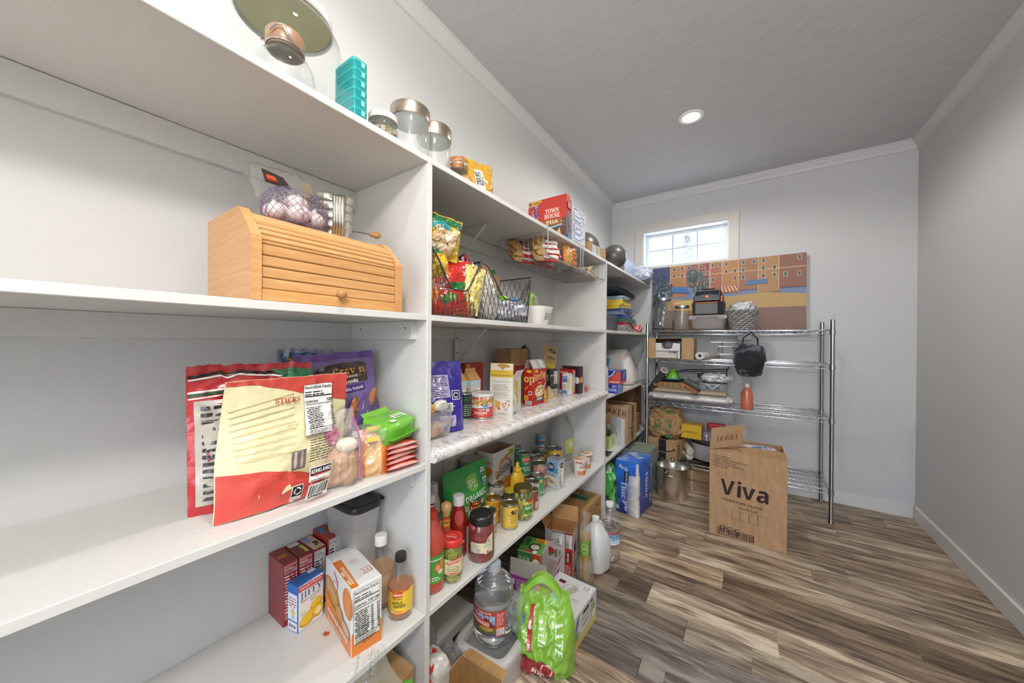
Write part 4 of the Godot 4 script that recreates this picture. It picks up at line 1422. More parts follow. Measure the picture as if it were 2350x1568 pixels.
func bay1_top() -> void:
	# things on the top shelf above the near bay
	var Y:=1.8075
	var t:=jar("storage_jar","very large clear glass jar with a white lid, leftmost on the top shelf","jar",Vector3(-1.0,Y,-.405),0,[[.0,.004],[.12,.0],[.135,.012],[.137,.05],[.137,.19],[.132,.225],[.118,.252],[.106,.265],[.103,.28]])
	part(t,"lid_liner",Geo.new().k("a59d6c").lathe([[.0,.283],[.098,.283],[.104,.279],[.108,.283]],40),"brushed")
	part(t,"lid",Geo.new().k("dcdad6").lathe([[.107,.268],[.111,.27],[.111,.288],[.106,.293],[0,.294]],48),"plastic","white screw lid")
	t=jar("clip_top_jar","small glass clip-top jar with a terracotta lid in front of the very large jar","jar",Vector3(-.868,Y,-.352),0,[[.0,.003],[.05,.0],[.058,.008],[.06,.03],[.058,.05],[.05,.068],[.038,.08],[.035,.092]])
	part(t,"lid",Geo.new().k("97745c").lathe([[.034,.09],[.037,.098],[.038,.102],[.038,.124],[.034,.13],[0,.132]],36),"plastic","terracotta coloured lid")
	var g:=Geo.new().k("c9c7c2")
	g.tube(wave(24,func(k):return Vector3(sin(TAU*k),0,cos(TAU*k))*.0375+Vector3(0,.094,0)),.0016,5)
	for s in [-1.0,1.0]:g.tube([Vector3(s*.0375,.094,0),Vector3(s*.044,.1,.012),Vector3(s*.042,.118,.022),Vector3(s*.032,.116,.032),Vector3(s*.022,.104,.04)],.0022,6)
	part(t,"wire_clasp",g,"chrome")
	# stacked teal photo cases
	var proto:Node3D
	for i in 7:
		var lab:String=["lowest","second lowest","third lowest","middle","third highest","second highest","topmost"][i]+" teal plastic organizer case of the stack on the top shelf"
		var pos:=Vector3(-.888,Y+i*.0252,-.520)
		if i == 0:
			proto=thing("organizer_case",lab,"plastic case",pos,0,"teal cases in a stack")
			g=Geo.new().k("23999c")
			var rc:=wave(32,func(k):return rim_rect(TAU*k,.047,.0215,.3)).slice(0,32)
			g.x=Transform3D(Basis(Vector3.RIGHT,Vector3.FORWARD,Vector3.UP),Vector3.ZERO)
			g.prism(rc,.0,.0165)
			part(proto,"case_base",g,"tinted_clear")
			g=Geo.new().k("2fb0ae")
			g.x=Transform3D(Basis(Vector3.RIGHT,Vector3.FORWARD,Vector3.UP),Vector3.ZERO)
			g.prism(rc.map(func(v):return v*1.01),.0170,.0248)
			part(proto,"case_lid",g,"tinted_clear")
			g=Geo.new().k("8fdcd8").box(Vector3(.047,.014,-.006),Vector3(.002,.014,.010),.0008)
			part(proto,"latch",g,"tinted_clear","pale latch")
		else:
			dup(proto,lab,pos,.6*(i % 2),0,0,"teal cases in a stack")
	# blue strap folded into a loop
	g=Geo.new().k("2c4796")
	var path:=[Vector2(-.018,.0),Vector2(-.019,.09),Vector2(-.016,.125),Vector2(-.006,.14),Vector2(.008,.142),Vector2(.02,.13),Vector2(.024,.1),Vector2(.020,.05),Vector2(.008,.0)]
	var inner:=[]
	for q in path:inner.append(Vector2(q.x*.8,q.y*.965 if q.y > 0 else .0))
	for i in path.size()-1:
		g.prism([path[i],path[i+1],inner[i+1],inner[i]],-.018,.018)
	solo("blue_loop","dark blue plastic handle loop standing behind the teal cases","plastic loop",g,"plastic",Vector3(-.955,Y,-.655),35)
	# small mason jar of seeds
	t=jar("seed_jar","small squat glass jar with a white screw lid and seeds inside","jar",Vector3(-.868,Y,-.606),0,[[.0,.002],[.034,.0],[.04,.006],[.041,.045],[.038,.056],[.035,.062],[.035,.07]])
	g=Geo.new()
	var r:=rnd(5)
	for i in 240:
		var a:=r.randf()*TAU
		var q:=.037
		var y:=.005+r.randf()*.035
		g.k(["b5a88c","8f7d5c","d3c8ac","6f5c40"][r.randi() % 4]).at(Vector3(sin(a)*q,y,cos(a)*q),r.randf()*360,r.randf()*90)
		g.box(Vector3.ZERO,Vector3(.002,.002,.008),.0008)
	g.at().k("a39577").lathe([[0,.003],[.035,.003],[.0355,.04],[0,.043]],20)
	part(t,"seeds",g,"card").set_meta("kind","stuff")
	part(t,"lid",cap(Geo.new().k("dedbd5"),.040,.017,.064,50),"plastic","white ribbed lid")
	# glass canisters with steel lids
	for k in 2:
		var pos:Vector3=[Vector3(-.90,Y,-.728),Vector3(-.945,Y,-.872)][k]
		t=jar("glass_canister",["tall glass canister with a brushed steel lid on the top shelf, nearer of two","tall glass canister with a steel lid, farther of two, half hidden"][k],"canister",pos,0,[[.0,.006],[.052,.004],[.056,.0],[.059,.004],[.06,.012],[.06,.145],[.058,.15]],"glass","ffffff","steel-lidded glass canisters on the top shelf")
		t.scale=Vector3(1,1.0+.15*k,1)
		part(t,"inner_glass",Geo.new().k("dfe9e4").lathe([[.0,.012],[.054,.012],[.057,.02],[.057,.146]],36),"glass")
		part(t,"lid",Geo.new().k("b3a795").lathe([[.057,.14],[.0615,.142],[.062,.146],[.062,.176],[.06,.179],[0,.179]],48),"brushed","brushed steel lid")
		part(t,"lid_underside",Geo.new().k("8b9088").lathe([[.0,.139],[.03,.139],[.05,.137],[.057,.139]],40),"brushed")
	# second clip-top jar
	t=jar("clip_top_jar","glass clip-top jar with a cork-coloured lid beside the steel-lidded canisters","jar",Vector3(-.915,Y,-.965),0,[[.0,.003],[.045,.0],[.058,.008],[.06,.03],[.057,.055],[.046,.074],[.036,.082],[.034,.09]])
	part(t,"contents",Geo.new().k("c4a05c").lathe([[0,.004],[.05,.006],[.055,.02],[.053,.04],[0,.045]],30),"card")
	part(t,"lid",Geo.new().k("a8703f").lathe([[.032,.084],[.036,.092],[.038,.1],[.039,.122],[.034,.128],[0,.131]],36),"plastic","cork-brown lid")
	part(t,"gasket",Geo.new().k("d7c9ab").lathe([[.034,.1],[.0405,.1015],[.0405,.105],[.034,.106]],36),"rubber")
	g=Geo.new().k("c9c7c2")
	g.tube(wave(24,func(k):return Vector3(sin(TAU*k),0,cos(TAU*k))*.036+Vector3(0,.088,0)),.0015,5)
	for s in [-1.0,1.0]:g.tube([Vector3(s*.036,.088,0),Vector3(s*.043,.095,.012),Vector3(s*.04,.112,.024),Vector3(s*.024,.108,.038),Vector3(0,.096,.042)],.002,6)
	part(t,"wire_clasp",g,"chrome")
	# yellow padded envelope
	var w:=.15
	var h:=.155
	var f:=pouch_map(w,h,.05,{"sd":91,"wr":.005,"seal":.03,"hp":4.0})
	g=Geo.new().k("c9982f")
	pouch(g,f,w,h)
	var p:=pouch_print(g,f,w,h)
	p.rect(.045,.03,.092,.115,"d9d3c9").text("CITY MAIL",.068,.082,.007,"3b3d4c",{"a":.5,"w":.04}).lines(.049,.09,.088,.11,2,"55586a",.6).lines(.049,.05,.088,.078,3,"55586a",.5)
	solo("padded_envelope","yellow padded mailing envelope with a white address label on the top shelf","envelope",g,"film",Vector3(-.885,Y,-1.052),75,"",-4)
func build_bay1() -> void:
	bay1_breadbox()
	bay1_bags()
	bay1_low()
	bay1_top()
# ---------- the middle bay ----------
static func rim_rect(a:float,wx:float,wz:float,p:=.35) -> Vector2:
	return Vector2(signf(sin(a))*pow(absf(sin(a)),p)*wx,signf(cos(a))*pow(absf(cos(a)),p)*wz)
func wire_basket(label:String,p:Vector3,yaw:float,wt:float,wb:float) -> Node3D:
	# a scoop-front basket: lattice of bent wires, rim, base and a lifting handle at the back; local +z is the front
	var o:=thing("wire_basket",label,"basket",p,yaw,"dark wire baskets on the middle shelf")
	var H:=.225
	var uv:=func(a:float) -> Vector2:
		# even steps round the rim, from the middle of the front
		var D:=.14
		var s:=fposmod(a/TAU,1.0)*4.0*(wt+D)
		var q:Vector2
		if s < wt:q=Vector2(s/wt,1)
		elif s < wt+2*D:q=Vector2(1,1-(s-wt)/D)
		elif s < 3*wt+2*D:q=Vector2(1-(s-wt-2*D)/wt,-1)
		elif s < 3*wt+4*D:q=Vector2(-1,-1+(s-3*wt-2*D)/D)
		else:q=Vector2(-1+(s-3*wt-4*D)/wt,1)
		return q*pow(pow(absf(q.x),8.0)+pow(absf(q.y),8.0),-.125)
	var at:=func(a:float,k:float) -> Vector3:
		var q:Vector2=uv.call(a)*Vector2(lerpf(wb,wt,k),lerpf(.125,.15,k))
		return Vector3(q.x,.004+k*H,q.y-.02*k)
	var top:=func(a:float) -> float:
		var q:Vector2=uv.call(a)
		if q.y < .3:return 1.0
		return 1.0-.58*(1.0-smoothstep(.25,1.0,absf(q.x)))*smoothstep(.3,.85,q.y)
	var g:=Geo.new().k("4b4a4c")
	g.tube(wave(79,func(k):return at.call(TAU*k,top.call(TAU*k))).slice(0,79),.0034,6,true)
	part(o,"rim",g,"wire")
	g=Geo.new().k("4b4a4c")
	g.tube(wave(47,func(k):return at.call(TAU*k,.0)).slice(0,47),.0034,6,true)
	for i in 9:g.tube([Vector3(lerpf(-wb,wb,(i+.5)/9.0),.004,-.12),Vector3(lerpf(-wb,wb,(i+.5)/9.0),.004,.12)],.0016,4)
	part(o,"base_frame",g,"wire").set_meta("kind","stuff")
	g=Geo.new().k("454446")
	for i in 44:
		for s in [-1.0,1.0]:
			var path:=[]
			for j in 19:
				var k:=j/18.0
				var a:float=TAU*(i+.5)/44.0+s*.42*k
				if k > top.call(a):break
				path.append(at.call(a,k))
			if path.size() > 1:g.tube(path,.0016,4)
	part(o,"lattice",g,"wire").set_meta("kind","stuff")
	g=Geo.new().k("2c2b2d")
	g.tube([Vector3(-.09,H-.02,-.172),Vector3(-.085,H-.07,-.16),Vector3(-.07,H-.078,-.158),Vector3(.07,H-.078,-.158),Vector3(.085,H-.07,-.16),Vector3(.09,H-.02,-.172),Vector3(.09,H,-.172)],.0028,6)
	g.tube([Vector3(-.1,H-.025,-.17),Vector3(.1,H-.025,-.17)],.0028,6)
	g.tube([Vector3(-.1,H-.045,-.166),Vector3(.1,H-.045,-.166)],.0028,6)
	part(o,"handle",g,"wire","black handle frame").set_meta("kind","stuff")
	return o
func soft_bag(called:String,label:String,cat:String,p:Vector3,s:Vector3,sd:int,cols:Array,yaw:=.0,o:={}) -> MeshInstance3D:
	# a creased plastic bag in patches of colour
	var f:=noise(sd+3,o.get("pf",.02))
	var g:=Geo.new()
	var cf:=func(i:int,j:int) -> Color:
		var v:=f.get_noise_2d(i*3.5+sd*13,(j % o.get("seg",56))*3.0)*1.3+.5
		return hx(cols[clampi(int(v*cols.size()),0,cols.size()-1)])
	lump(g,s,sd,o.get("amp",.02),o.get("freq",.12),{"sq":o.get("sq",.7),"seg":o.get("seg",56),"rings":o.get("rings",36),"pinch":o.get("pinch",.0),"cf":cf})
	if o.has("art"):o.art.call(g)
	return solo(called,label,cat,g,o.get("mat","film"),p,yaw,o.get("group",""),o.get("pitch",.0),o.get("roll",.0))
func chip_bag(called:String,label:String,p:Vector3,yaw:float,pitch:float,roll:float,s:Vector3,sd:int,base:String,art:Callable) -> void:
	# a sealed pillow bag standing on its lower edge
	var f:=pouch_map(s.x,s.y,s.z,{"sd":sd,"wr":.006,"freq":.06,"stand":false,"seal":.05,"hp":3.5})
	var g:=Geo.new().k(base)
	pouch(g,f,s.x,s.y,34,34)
	art.call(pouch_print(g,f,s.x,s.y,34,34))
	solo(called,label,"food bag",g,"film",p,yaw,"",pitch,roll)
func bay2_upper() -> void:
	var Y:=1.3275
	wire_basket("dark wire scoop basket full of red and orange bags beside the upright",Vector3(-.965,Y,-.895),90,.145,.105)
	wire_basket("dark wire scoop basket with white bags, beside the white bowl",Vector3(-.975,Y,-1.235),90,.195,.165)
	# bags in and above the first basket
	var patches:=func(sd:int,cols:Array,w:float,h:float,n:int) -> Callable:
		return func(q:Pr) -> void:
			var r:=rnd(sd)
			for i in n:
				var u:=r.randf_range(.1,.9)*w
				var v:=r.randf_range(.1,.9)*h
				q.d=.0009+(i % 6)*.0001
				q.ell(u,v,r.randf_range(.1,.22)*w,r.randf_range(.05,.14)*h,cols[i % cols.size()],14,r.randf()*90)
	chip_bag("snack_bag","yellow and green bag of pork rinds, topmost of the pile by the upright",Vector3(-.885,1.535,-.835),70,0,-8,Vector3(.15,.15,.08),3,"d9b632",func(q:Pr) -> void:
		q.rect(.004,.11,.145,.146,"1f6b4a").poly([Vector2(.004,.1),Vector2(.07,.12),Vector2(.1,.09),Vector2(.05,.075)],"2a8a8f")
		for i in 26:q.ell(.075+.03*sin(i*2.2),.05+.03*cos(i*1.7),.016,.012,["dcc09a","c9a67c","e6d0b0"][i % 3],10,i*30))
	chip_bag("snack_bag","yellow and green bag below the pork rinds in the pile by the upright",Vector3(-.885,1.455,-.81),75,0,8,Vector3(.14,.12,.07),5,"dcb52c",func(q:Pr) -> void:q.rect(.004,.085,.136,.116,"2a6b49").ell(.07,.04,.04,.02,"c9a52a"))
	chip_bag("chip_bag","shiny red chip bag with a green stripe at the top of the first basket",Vector3(-.895,1.405,-.865),72,-8,-6,Vector3(.21,.15,.085),8,"c42a20",func(q:Pr) -> void:
		q.poly([Vector2(.12,.02),Vector2(.2,.04),Vector2(.2,.065),Vector2(.12,.045)],"2f7a3c").ell(.07,.05,.04,.03,"d9c9bf").ell(.075,.05,.03,.02,"c45a45"))
	chip_bag("pasta_bag","clear bag of pale yellow chips leaning in the first basket",Vector3(-.875,1.355,-.955),66,-4,-14,Vector3(.12,.19,.075),11,"d6c77c",patches.call(4,["cdbb66","e3d694","c3ad58","dccb80"],.12,.14,30))
	chip_bag("chip_bag","red bag with a green pepper print low in the first basket",Vector3(-.89,1.335,-.885),76,-4,4,Vector3(.2,.115,.08),14,"cf3423",func(q:Pr) -> void:q.ell(.09,.06,.035,.016,"3f7f35",16,20).ell(.1,.065,.02,.01,"7fae4a").rect(.004,.09,.196,.1,"e9e0d8"))
	chip_bag("chip_bag","orange chip bag at the bottom left of the first basket",Vector3(-.915,1.333,-.805),80,0,0,Vector3(.13,.14,.085),17,"d9622a",func(q:Pr) -> void:q.ell(.06,.07,.04,.03,"e8883d").text("CORN",.02,.09,.02,"efd9c0"))
	chip_bag("chip_bag","orange chip bag at the bottom right of the first basket",Vector3(-.885,1.333,-.935),70,-6,6,Vector3(.14,.09,.07),19,"df6f2d",func(q:Pr) -> void:q.ell(.07,.045,.04,.022,"e9a24a").ell(.08,.045,.02,.012,"c9482a"))
	soft_bag("candy_bag","dark red candy bag with white streaks at the right of the first basket","food bag",Vector3(-.935,1.335,-.995),Vector3(.17,.24,.055),23,["7d1f2c","9b2a38","3a2228","c9c0c2","5c1c26"],0,{"pf":.06})
	soft_bag("candy_bag","black and white bag rolled shut at the back of the first basket","food bag",Vector3(-1.035,1.40,-.97),Vector3(.1,.2,.10),27,["232021","2c2829","c9c5c2","342c2e","231f20"],0,{"pf":.05})
	var g:=Geo.new().k("1f1e20")
	g.ball(Vector3(0,.06,0),Vector3(.009,.032,.014)).k("9a9a9c").box(Vector3(0,.0,0),Vector3(.002,.07,.012))
	var kn:=solo("scissors_handle","black utensil handle standing behind the red bags, nearer of two","utensil",g,"plastic",Vector3(-1.05,1.57,-1.035),90,"black utensil handles",0,-12)
	dup(kn,"black utensil handle standing behind the red bags, farther of two",Vector3(-1.05,1.563,-1.062),90,0,-20,"black utensil handles")
	g=Geo.new().k("5a5f92").ball(Vector3(0,.05,0),Vector3(.006,.03,.012)).k("9a9a9c").box(Vector3.ZERO,Vector3(.002,.05,.008))
	solo("knife_handle","blue plastic handle standing in the pile behind the red bag","utensil",g,"plastic",Vector3(-1.08,1.545,-.955),90,"",0,-14)
	# bags in the second basket
	soft_bag("flour_bag","clear bag of white flour in the second basket","food bag",Vector3(-.945,1.337,-1.155),Vector3(.14,.20,.13),31,["c9c3b4","d6d0c2","bdb8ac","cfcabf"],0,{"mat":"film","pf":.02,"pinch":.35})
	soft_bag("paper_bag","brown paper bag with a green panel standing at the back of the second basket","paper bag",Vector3(-1.02,1.345,-1.27),Vector3(.1,.255,.14),33,["b28a5e","bd966a","2f7550","c7a376"],0,{"mat":"cardboard","pf":.008,"amp":.016})
	soft_bag("grocery_bag","white and grey crumpled plastic bag low in the second basket","plastic bag",Vector3(-.93,1.335,-1.30),Vector3(.17,.10,.19),37,["a9a8b2","b9b8c0","9a99a6","c6c5ca"],0,{"pf":.03})
	soft_bag("clip_bag","lime green twist of plastic lying on the white bag in the second basket","plastic clip",Vector3(-.915,1.43,-1.275),Vector3(.03,.025,.05),39,["8ac23a","9bd14a"],0,{"seg":20,"rings":12,"amp":.006})
	soft_bag("clip_bag","blue twist of plastic lying on the white bag in the second basket","plastic clip",Vector3(-.90,1.425,-1.335),Vector3(.03,.022,.06),41,["3a86c8","2f79bd"],0,{"seg":20,"rings":12,"amp":.006})
	# square white bowl with a bag of apple chips
	var o:=thing("mixing_bowl","white square ceramic bowl lettered BEAT at the right of the upper shelf","bowl",Vector3(-.925,Y,-1.565),90)
	var rows:=[]
	for q in [[.02,.0],[.05,.0],[.056,.006],[.075,.045],[.084,.088],[.087,.096],[.084,.098],[.079,.092],[.07,.045],[.05,.012],[.001,.01]]:
		var row:=PackedVector3Array()
		for j in 49:
			var r2:=rim_rect(TAU*j/48.0,q[0],q[0],.62)
			row.append(Vector3(r2.x,q[1],r2.y))
		rows.append(row)
	g=Geo.new().k("e6e2da").grid(rows,true)
	var p:=Pr.new(g,func(u:float,v:float,d:float) -> Vector3:return Vector3(u,v,(.0572+(v-.006)*.487 if v < .045 else .0762+(v-.045)*.21)+d),.01)
	p.text("BEAT",.008,.03,.034,"4a4844",{"a":.5,"f":"","w":.062})
	part(o,"bowl",g,"print")
	soft_bag("apple_chip_bag","small green and white bag of apple chips standing in the white bowl","food bag",Vector3(-.945,1.385,-1.575),Vector3(.035,.12,.1),45,["8cab4a"],12,{"seg":30,"amp":.007,"sq":.5,"art":func(gg:Geo) -> void:
		gg.at(Vector3(.019,0,0),90)
		var q:=Pr.face(gg,Vector3(-.03,.03,0),Vector3.RIGHT,Vector3.UP)
		q.rect(0,0,.06,.07,"b9b49f").text("APPLE",.03,.048,.009,"55613a",{"a":.5}).lines(.012,.028,.048,.044,3,"55613a",.5).rect(0,0,.06,.018,"d08a4a")
		gg.at()})
	# under-shelf wire baskets
	var proto:Node3D
	for k in 2:
		var lab:String=["grey wire basket hung under the top shelf, full of noodle packets","grey wire basket hung under the top shelf next to the far upright"][k]
		var pos:=Vector3(-.8,1.789,[-1.665,-2.095][k])
		if k == 1:
			dup(proto,lab,pos,90,0,0,"hanging wire baskets")
			continue
		proto=thing("hanging_basket",lab,"wire basket",pos,90,"hanging wire baskets")
		g=Geo.new().k("a9a9ab")
		for s in [-1.0,1.0]:
			var x:float=s*.198
			g.tube([Vector3(x,.0195,-.06),Vector3(x,.0195,.004),Vector3(x,.012,.0045),Vector3(x,-.10,.0045),Vector3(x,-.118,-.002),Vector3(x,-.122,-.015)],.0024,6)
			g.tube([Vector3(x,-.008,.0045),Vector3(x,-.010,-.30)],.002,6)
		g.tube([Vector3(-.198,-.010,-.30),Vector3(.198,-.010,-.30)],.002,6)
		g.tube([Vector3(-.198,-.122,-.006),Vector3(.198,-.122,-.006)],.0028,6)
		part(proto,"frame",g,"wire").set_meta("kind","stuff")
		g=Geo.new().k("9d9da0")
		for i in 13:
			var x:=lerpf(-.19,.19,i/12.0)
			g.tube([Vector3(x,-.010,-.30),Vector3(x*.97,-.116,-.285),Vector3(x*.97,-.122,-.275),Vector3(x,-.122,-.008)],.0011,4)
		for i in 10:
			var z:=lerpf(-.02,-.285,i/9.0)
			g.tube([Vector3(-.198,-.010,z),Vector3(-.192,-.116,z),Vector3(-.186,-.122,z),Vector3(.186,-.122,z),Vector3(.192,-.116,z),Vector3(.198,-.010,z)],.0011,4)
		part(proto,"wire_mesh",g,"wire").set_meta("kind","stuff")
	# noodle packets in the first one
	var w:=.15
	var h:=.115
	var f:=pouch_map(w,h,.05,{"sd":51,"wr":.003,"stand":false,"seal":.07,"hp":5.0})
	g=Geo.new().k("c5322c")
	pouch(g,f,w,h,26,34,func(i,j):return hx("c8312c") if j > 8 else hx("c9a262"))
	p=pouch_print(g,f,w,h)
	for i in 12:p.ring(.022+.018*sin(i*2.4),.05+.035*cos(i*1.7),.011,.008,.003,["e3c98a","b98542","d9b469"][i % 3],0,360,10)
	p.ell(.016,.085,.009,.009,"3f78b5").rect(.05,.06,.128,.064,"eeeae4").text("everyday",.088,.07,.012,"2a1a1a",{"a":.5,"f":"sbi","r":2}).lines(.055,.03,.12,.05,2,"f0e4d8",.5).rect(.045,.008,.13,.02,"e9e3da")
	var first:Node3D
	var spots:=[[-.885,0,-1.60,55],[-.880,1,-1.605,60],[-.89,2,-1.60,52],[-.895,3,-1.61,66],[-1.01,0,-1.56,75],[-1.0,1,-1.555,68],[-1.015,2,-1.56,80],[-.97,0,-1.73,85],[-.965,1,-1.735,92]]
	var nm:=["lowest noodle packet of the front stack in the hanging basket","second noodle packet from the bottom of the front stack","third noodle packet from the bottom of the front stack","topmost noodle packet of the front stack in the hanging basket","lowest noodle packet of the rear left stack","middle noodle packet of the rear left stack","topmost noodle packet of the rear left stack","lower noodle packet behind the orange packet","upper noodle packet behind the orange packet"]
	for i in spots.size():
		var pos:=Vector3(spots[i][0],1.70+spots[i][1]*.027,spots[i][2])
		var b:=Basis.from_euler(Vector3(0,deg_to_rad(spots[i][3]),0))*Basis(Vector3.RIGHT,deg_to_rad(-48))
		if i == 0:first=solo("noodle_packet",nm[0],"noodle packet",g,"film",Vector3.ZERO,0,"noodle packets in the hanging basket")
		var q:Node3D=first if i == 0 else dup(first,nm[i],Vector3.ZERO,0,0,0,"noodle packets in the hanging basket")
		q.transform=Transform3D(b,pos+b*Vector3(0,-h/2,0))
	g=Geo.new().k("d9732c")
	f=pouch_map(.13,.118,.034,{"sd":57,"wr":.004,"stand":false,"hp":5.0})
	pouch(g,f,.13,.118,26,34,func(i,j):return hx("d9702a") if j > 12 or j < 3 else hx("cfa958"))
	p=pouch_print(g,f,.13,.118)
	for i in 14:p.ring(.04+.016*sin(i*2.1),.06+.045*cos(i*1.3),.01,.008,.003,["e9cf7c","a98f3c","c7a94e"][i % 3],0,360,9)
	p.text("RAMEN",.095,.05,.013,"3a2218",{"a":.5,"f":"b","w":.05}).text("GO",.095,.03,.012,"3a2218",{"a":.5}).lines(.07,.09,.12,.105,2,"f3e3c9",.5)
	solo("noodle_packet","orange noodle packet standing upright at the right of the hanging basket","noodle packet",g,"film",Vector3(-.818,1.668,-1.775),82,"noodle packets in the hanging basket",-6)
	# flat packs in the second one
	for k in 5:
		g=Geo.new().k(["cbb79a","d8c8ae","bfa785","d3c1a2","c7b294"][k]).box(Vector3(0,.006,0),Vector3(.12,.011,.17),.003)
		g.k("8f8a84").box(Vector3(.03,.0062,0),Vector3(.02,.0112,.171),.003)
		solo("cracker_sleeve",["lowest","second lowest","middle","second highest","topmost"][k]+" tan paper packet of the stack in the far hanging basket","packet",g,"card",Vector3(-.895,1.668+k*.012,-2.16+.006*(k % 2)),4+k*3,"tan packets in the far hanging basket")
	for k in 2:
		g=Geo.new().k(["8a8484","a59a8c"][k]).box(Vector3(0,.011,0),Vector3(.12,.02,.1),.004)
		g.k("c9b9b0").box(Vector3(0,.0115,.02),Vector3(.121,.0205,.02),.004)
		solo("tea_box",["grey flat packet lying at the left of the far hanging basket","brown flat packet lying behind the tan packets in the far hanging basket"][k],"packet",g,"print",Vector3(-.90-.13*k,1.668,-1.985-.11*k),10)
func bay2_counter() -> void:
	var Y:=.9102
	# purple pouch, clear bin and its sweets
	var w:=.2
	var h:=.262
	var f:=pouch_map(w,h,.07,{"sd":101,"wr":.004,"hp":4.0,"seal":.03})
	var g:=Geo.new().k("34258c")
	pouch(g,f,w,h)
	var p:=pouch_print(g,f,w,h)
	p.rect(.055,.125,.145,.21,"b3abd0").lines(.06,.13,.14,.207,12,"2a2050",.45).rect(.15,.115,.185,.15,"d9d5e4").rect(.153,.118,.182,.147,"2a2440").ring(.167,.132,.009,.009,.003,"e9e5f0",10,330)
	p.rect(.06,.09,.1,.105,"e9e6ef").rect(.061,.094,.099,.104,"1c1a22").text("KIRKLAND",.08,.096,.006,"efecf4",{"a":.5,"w":.034}).barcode(.105,.075,.15,.105).rect(.1,.02,.16,.06,"aaa4bf").lines(.104,.024,.156,.056,5,"4a4568",.4)
	solo("purple_pouch","tall blue-violet food pouch standing behind the clear bin","food pouch",g,"film",Vector3(-.932,Y,-.885),62,"",-9)
	var o:=thing("clear_bin","clear plastic bin of sweets at the left end of the worktop","bin",Vector3(-.907,Y,-.818),90)
	g=Geo.new().k("e3e1de")
	var hw:=[.066,.076]
	var hd:=[.034,.042]
	var rr:=func(a:float,b:float,y:float) -> Array:return [Vector3(-a,y,b),Vector3(a,y,b),Vector3(a,y,-b),Vector3(-a,y,-b),Vector3(-a,y,b)]
	g.grid([rr.call(.001,.001,.001),rr.call(hw[0],hd[0],.001),rr.call(hw[1],hd[1],.1),rr.call(hw[1]+.006,hd[1]+.006,.102),rr.call(hw[1]+.006,hd[1]+.006,.106)],true)
	part(o,"bin_body",g,"clear_plastic")
	g=Geo.new().k("d9d6d2")
	for i in 16:g.box(Vector3(lerpf(-.05,.05,i/15.0),.066,.0385),Vector3(.0022,.055,.0016),.0004)
	part(o,"ribbed_panel",g,"frosted").set_meta("kind","stuff")
	soft_bag("candy_wrapper","yellow and brown sweet wrapper on top of the clear bin","wrapper",Vector3(-.903,.985,-.80),Vector3(.05,.05,.07),105,["d9a52c","e3b53a","7a4a24","d9a52c"],0,{"seg":22,"rings":14,"amp":.01})
	soft_bag("candy_wrapper","crumpled white wrapper at the right corner of the clear bin","wrapper",Vector3(-.895,1.0,-.862),Vector3(.04,.035,.055),107,["dcd8d2","c9c4bd"],0,{"seg":20,"rings":12,"amp":.012})
	soft_bag("bag_of_sweets","reddish brown sweets lying at the bottom of the clear bin","sweets",Vector3(-.907,.9125,-.815),Vector3(.055,.05,.11),109,["b58a70","c9a68c","a8705a","d3b9a4"],0,{"seg":24,"rings":14,"amp":.012})
	soft_bag("blue_bag","bright blue bag tip poking up at the left end of the worktop","food bag",Vector3(-.965,.95,-.765),Vector3(.04,.135,.05),111,["1d5ec2","2a6fd0"],0,{"seg":24,"rings":16,"amp":.008})
	carton("white_carton","white and light blue carton behind the purple pouch at the upright","carton",Vector3(-1.12,Y,-.895),80,Vector3(.1,.27,.06),"c9c7c4",func(F:Callable,s:Vector3) -> void:
		var q:Pr=F.call("front")
		q.rect(.001,.2,s.x-.001,.245,"3f93cf").rect(.001,.1,s.x-.001,.2,"2a50a0"))
	# gabled cartons of broth
	var proto:Node3D
	for k in 2:
		var lab:String=["gable-topped carton half hidden behind the purple pouch","tan gable-topped carton beside the almond cracker box"][k]
		var pos:=Vector3(-1.05+.012*k,Y,[-1.10,-1.183][k])
		if k:
			dup(proto,lab,pos,92,0,0,"gable-topped cartons")
			continue
		g=Geo.new().k("c9c6bd").box(Vector3(0,.08,0),Vector3(.07,.16,.07),.001)
		p=Pr.side(g,Vector3(.07,.16,.07),"front")
		p.rect(.001,.14,.069,.16,"b3cfd6").facts(.006,.02,.064,.135)
		p=Pr.side(g,Vector3(.07,.16,.07),"left")
		p.rect(.001,.14,.069,.16,"b3cfd6").lines(.008,.02,.062,.13,10,"5c5a54",.4)
		g.k("c99a62")
		g.quad(Vector3(-.035,.16,.035),Vector3(.035,.16,.035),Vector3(.035,.198,.003),Vector3(-.035,.198,.003))
		g.quad(Vector3(.035,.16,-.035),Vector3(-.035,.16,-.035),Vector3(-.035,.198,-.003),Vector3(.035,.198,-.003))
		g.tri(Vector3(.035,.16,.035),Vector3(.035,.16,-.035),Vector3(.035,.198,0))
		g.tri(Vector3(-.035,.16,-.035),Vector3(-.035,.16,.035),Vector3(-.035,.198,0))
		g.box(Vector3(0,.205,0),Vector3(.07,.016,.005),.001)
		proto=solo("broth_carton",lab,"carton",g,"print",pos,88,"gable-topped cartons")
	can("spice_tin","dark green tin between the purple pouch and the fried onion can",Vector3(-1.0,Y,-1.105),.032,.115,80,"1f2a24",func(q:Pr,hh:float) -> void:
		q.lines(-.025,.02,.025,.07,6,"8fae94",.4).rect(-.03,.08,.03,.1,"2f4a38"),{"lid":"2a2a2a"})
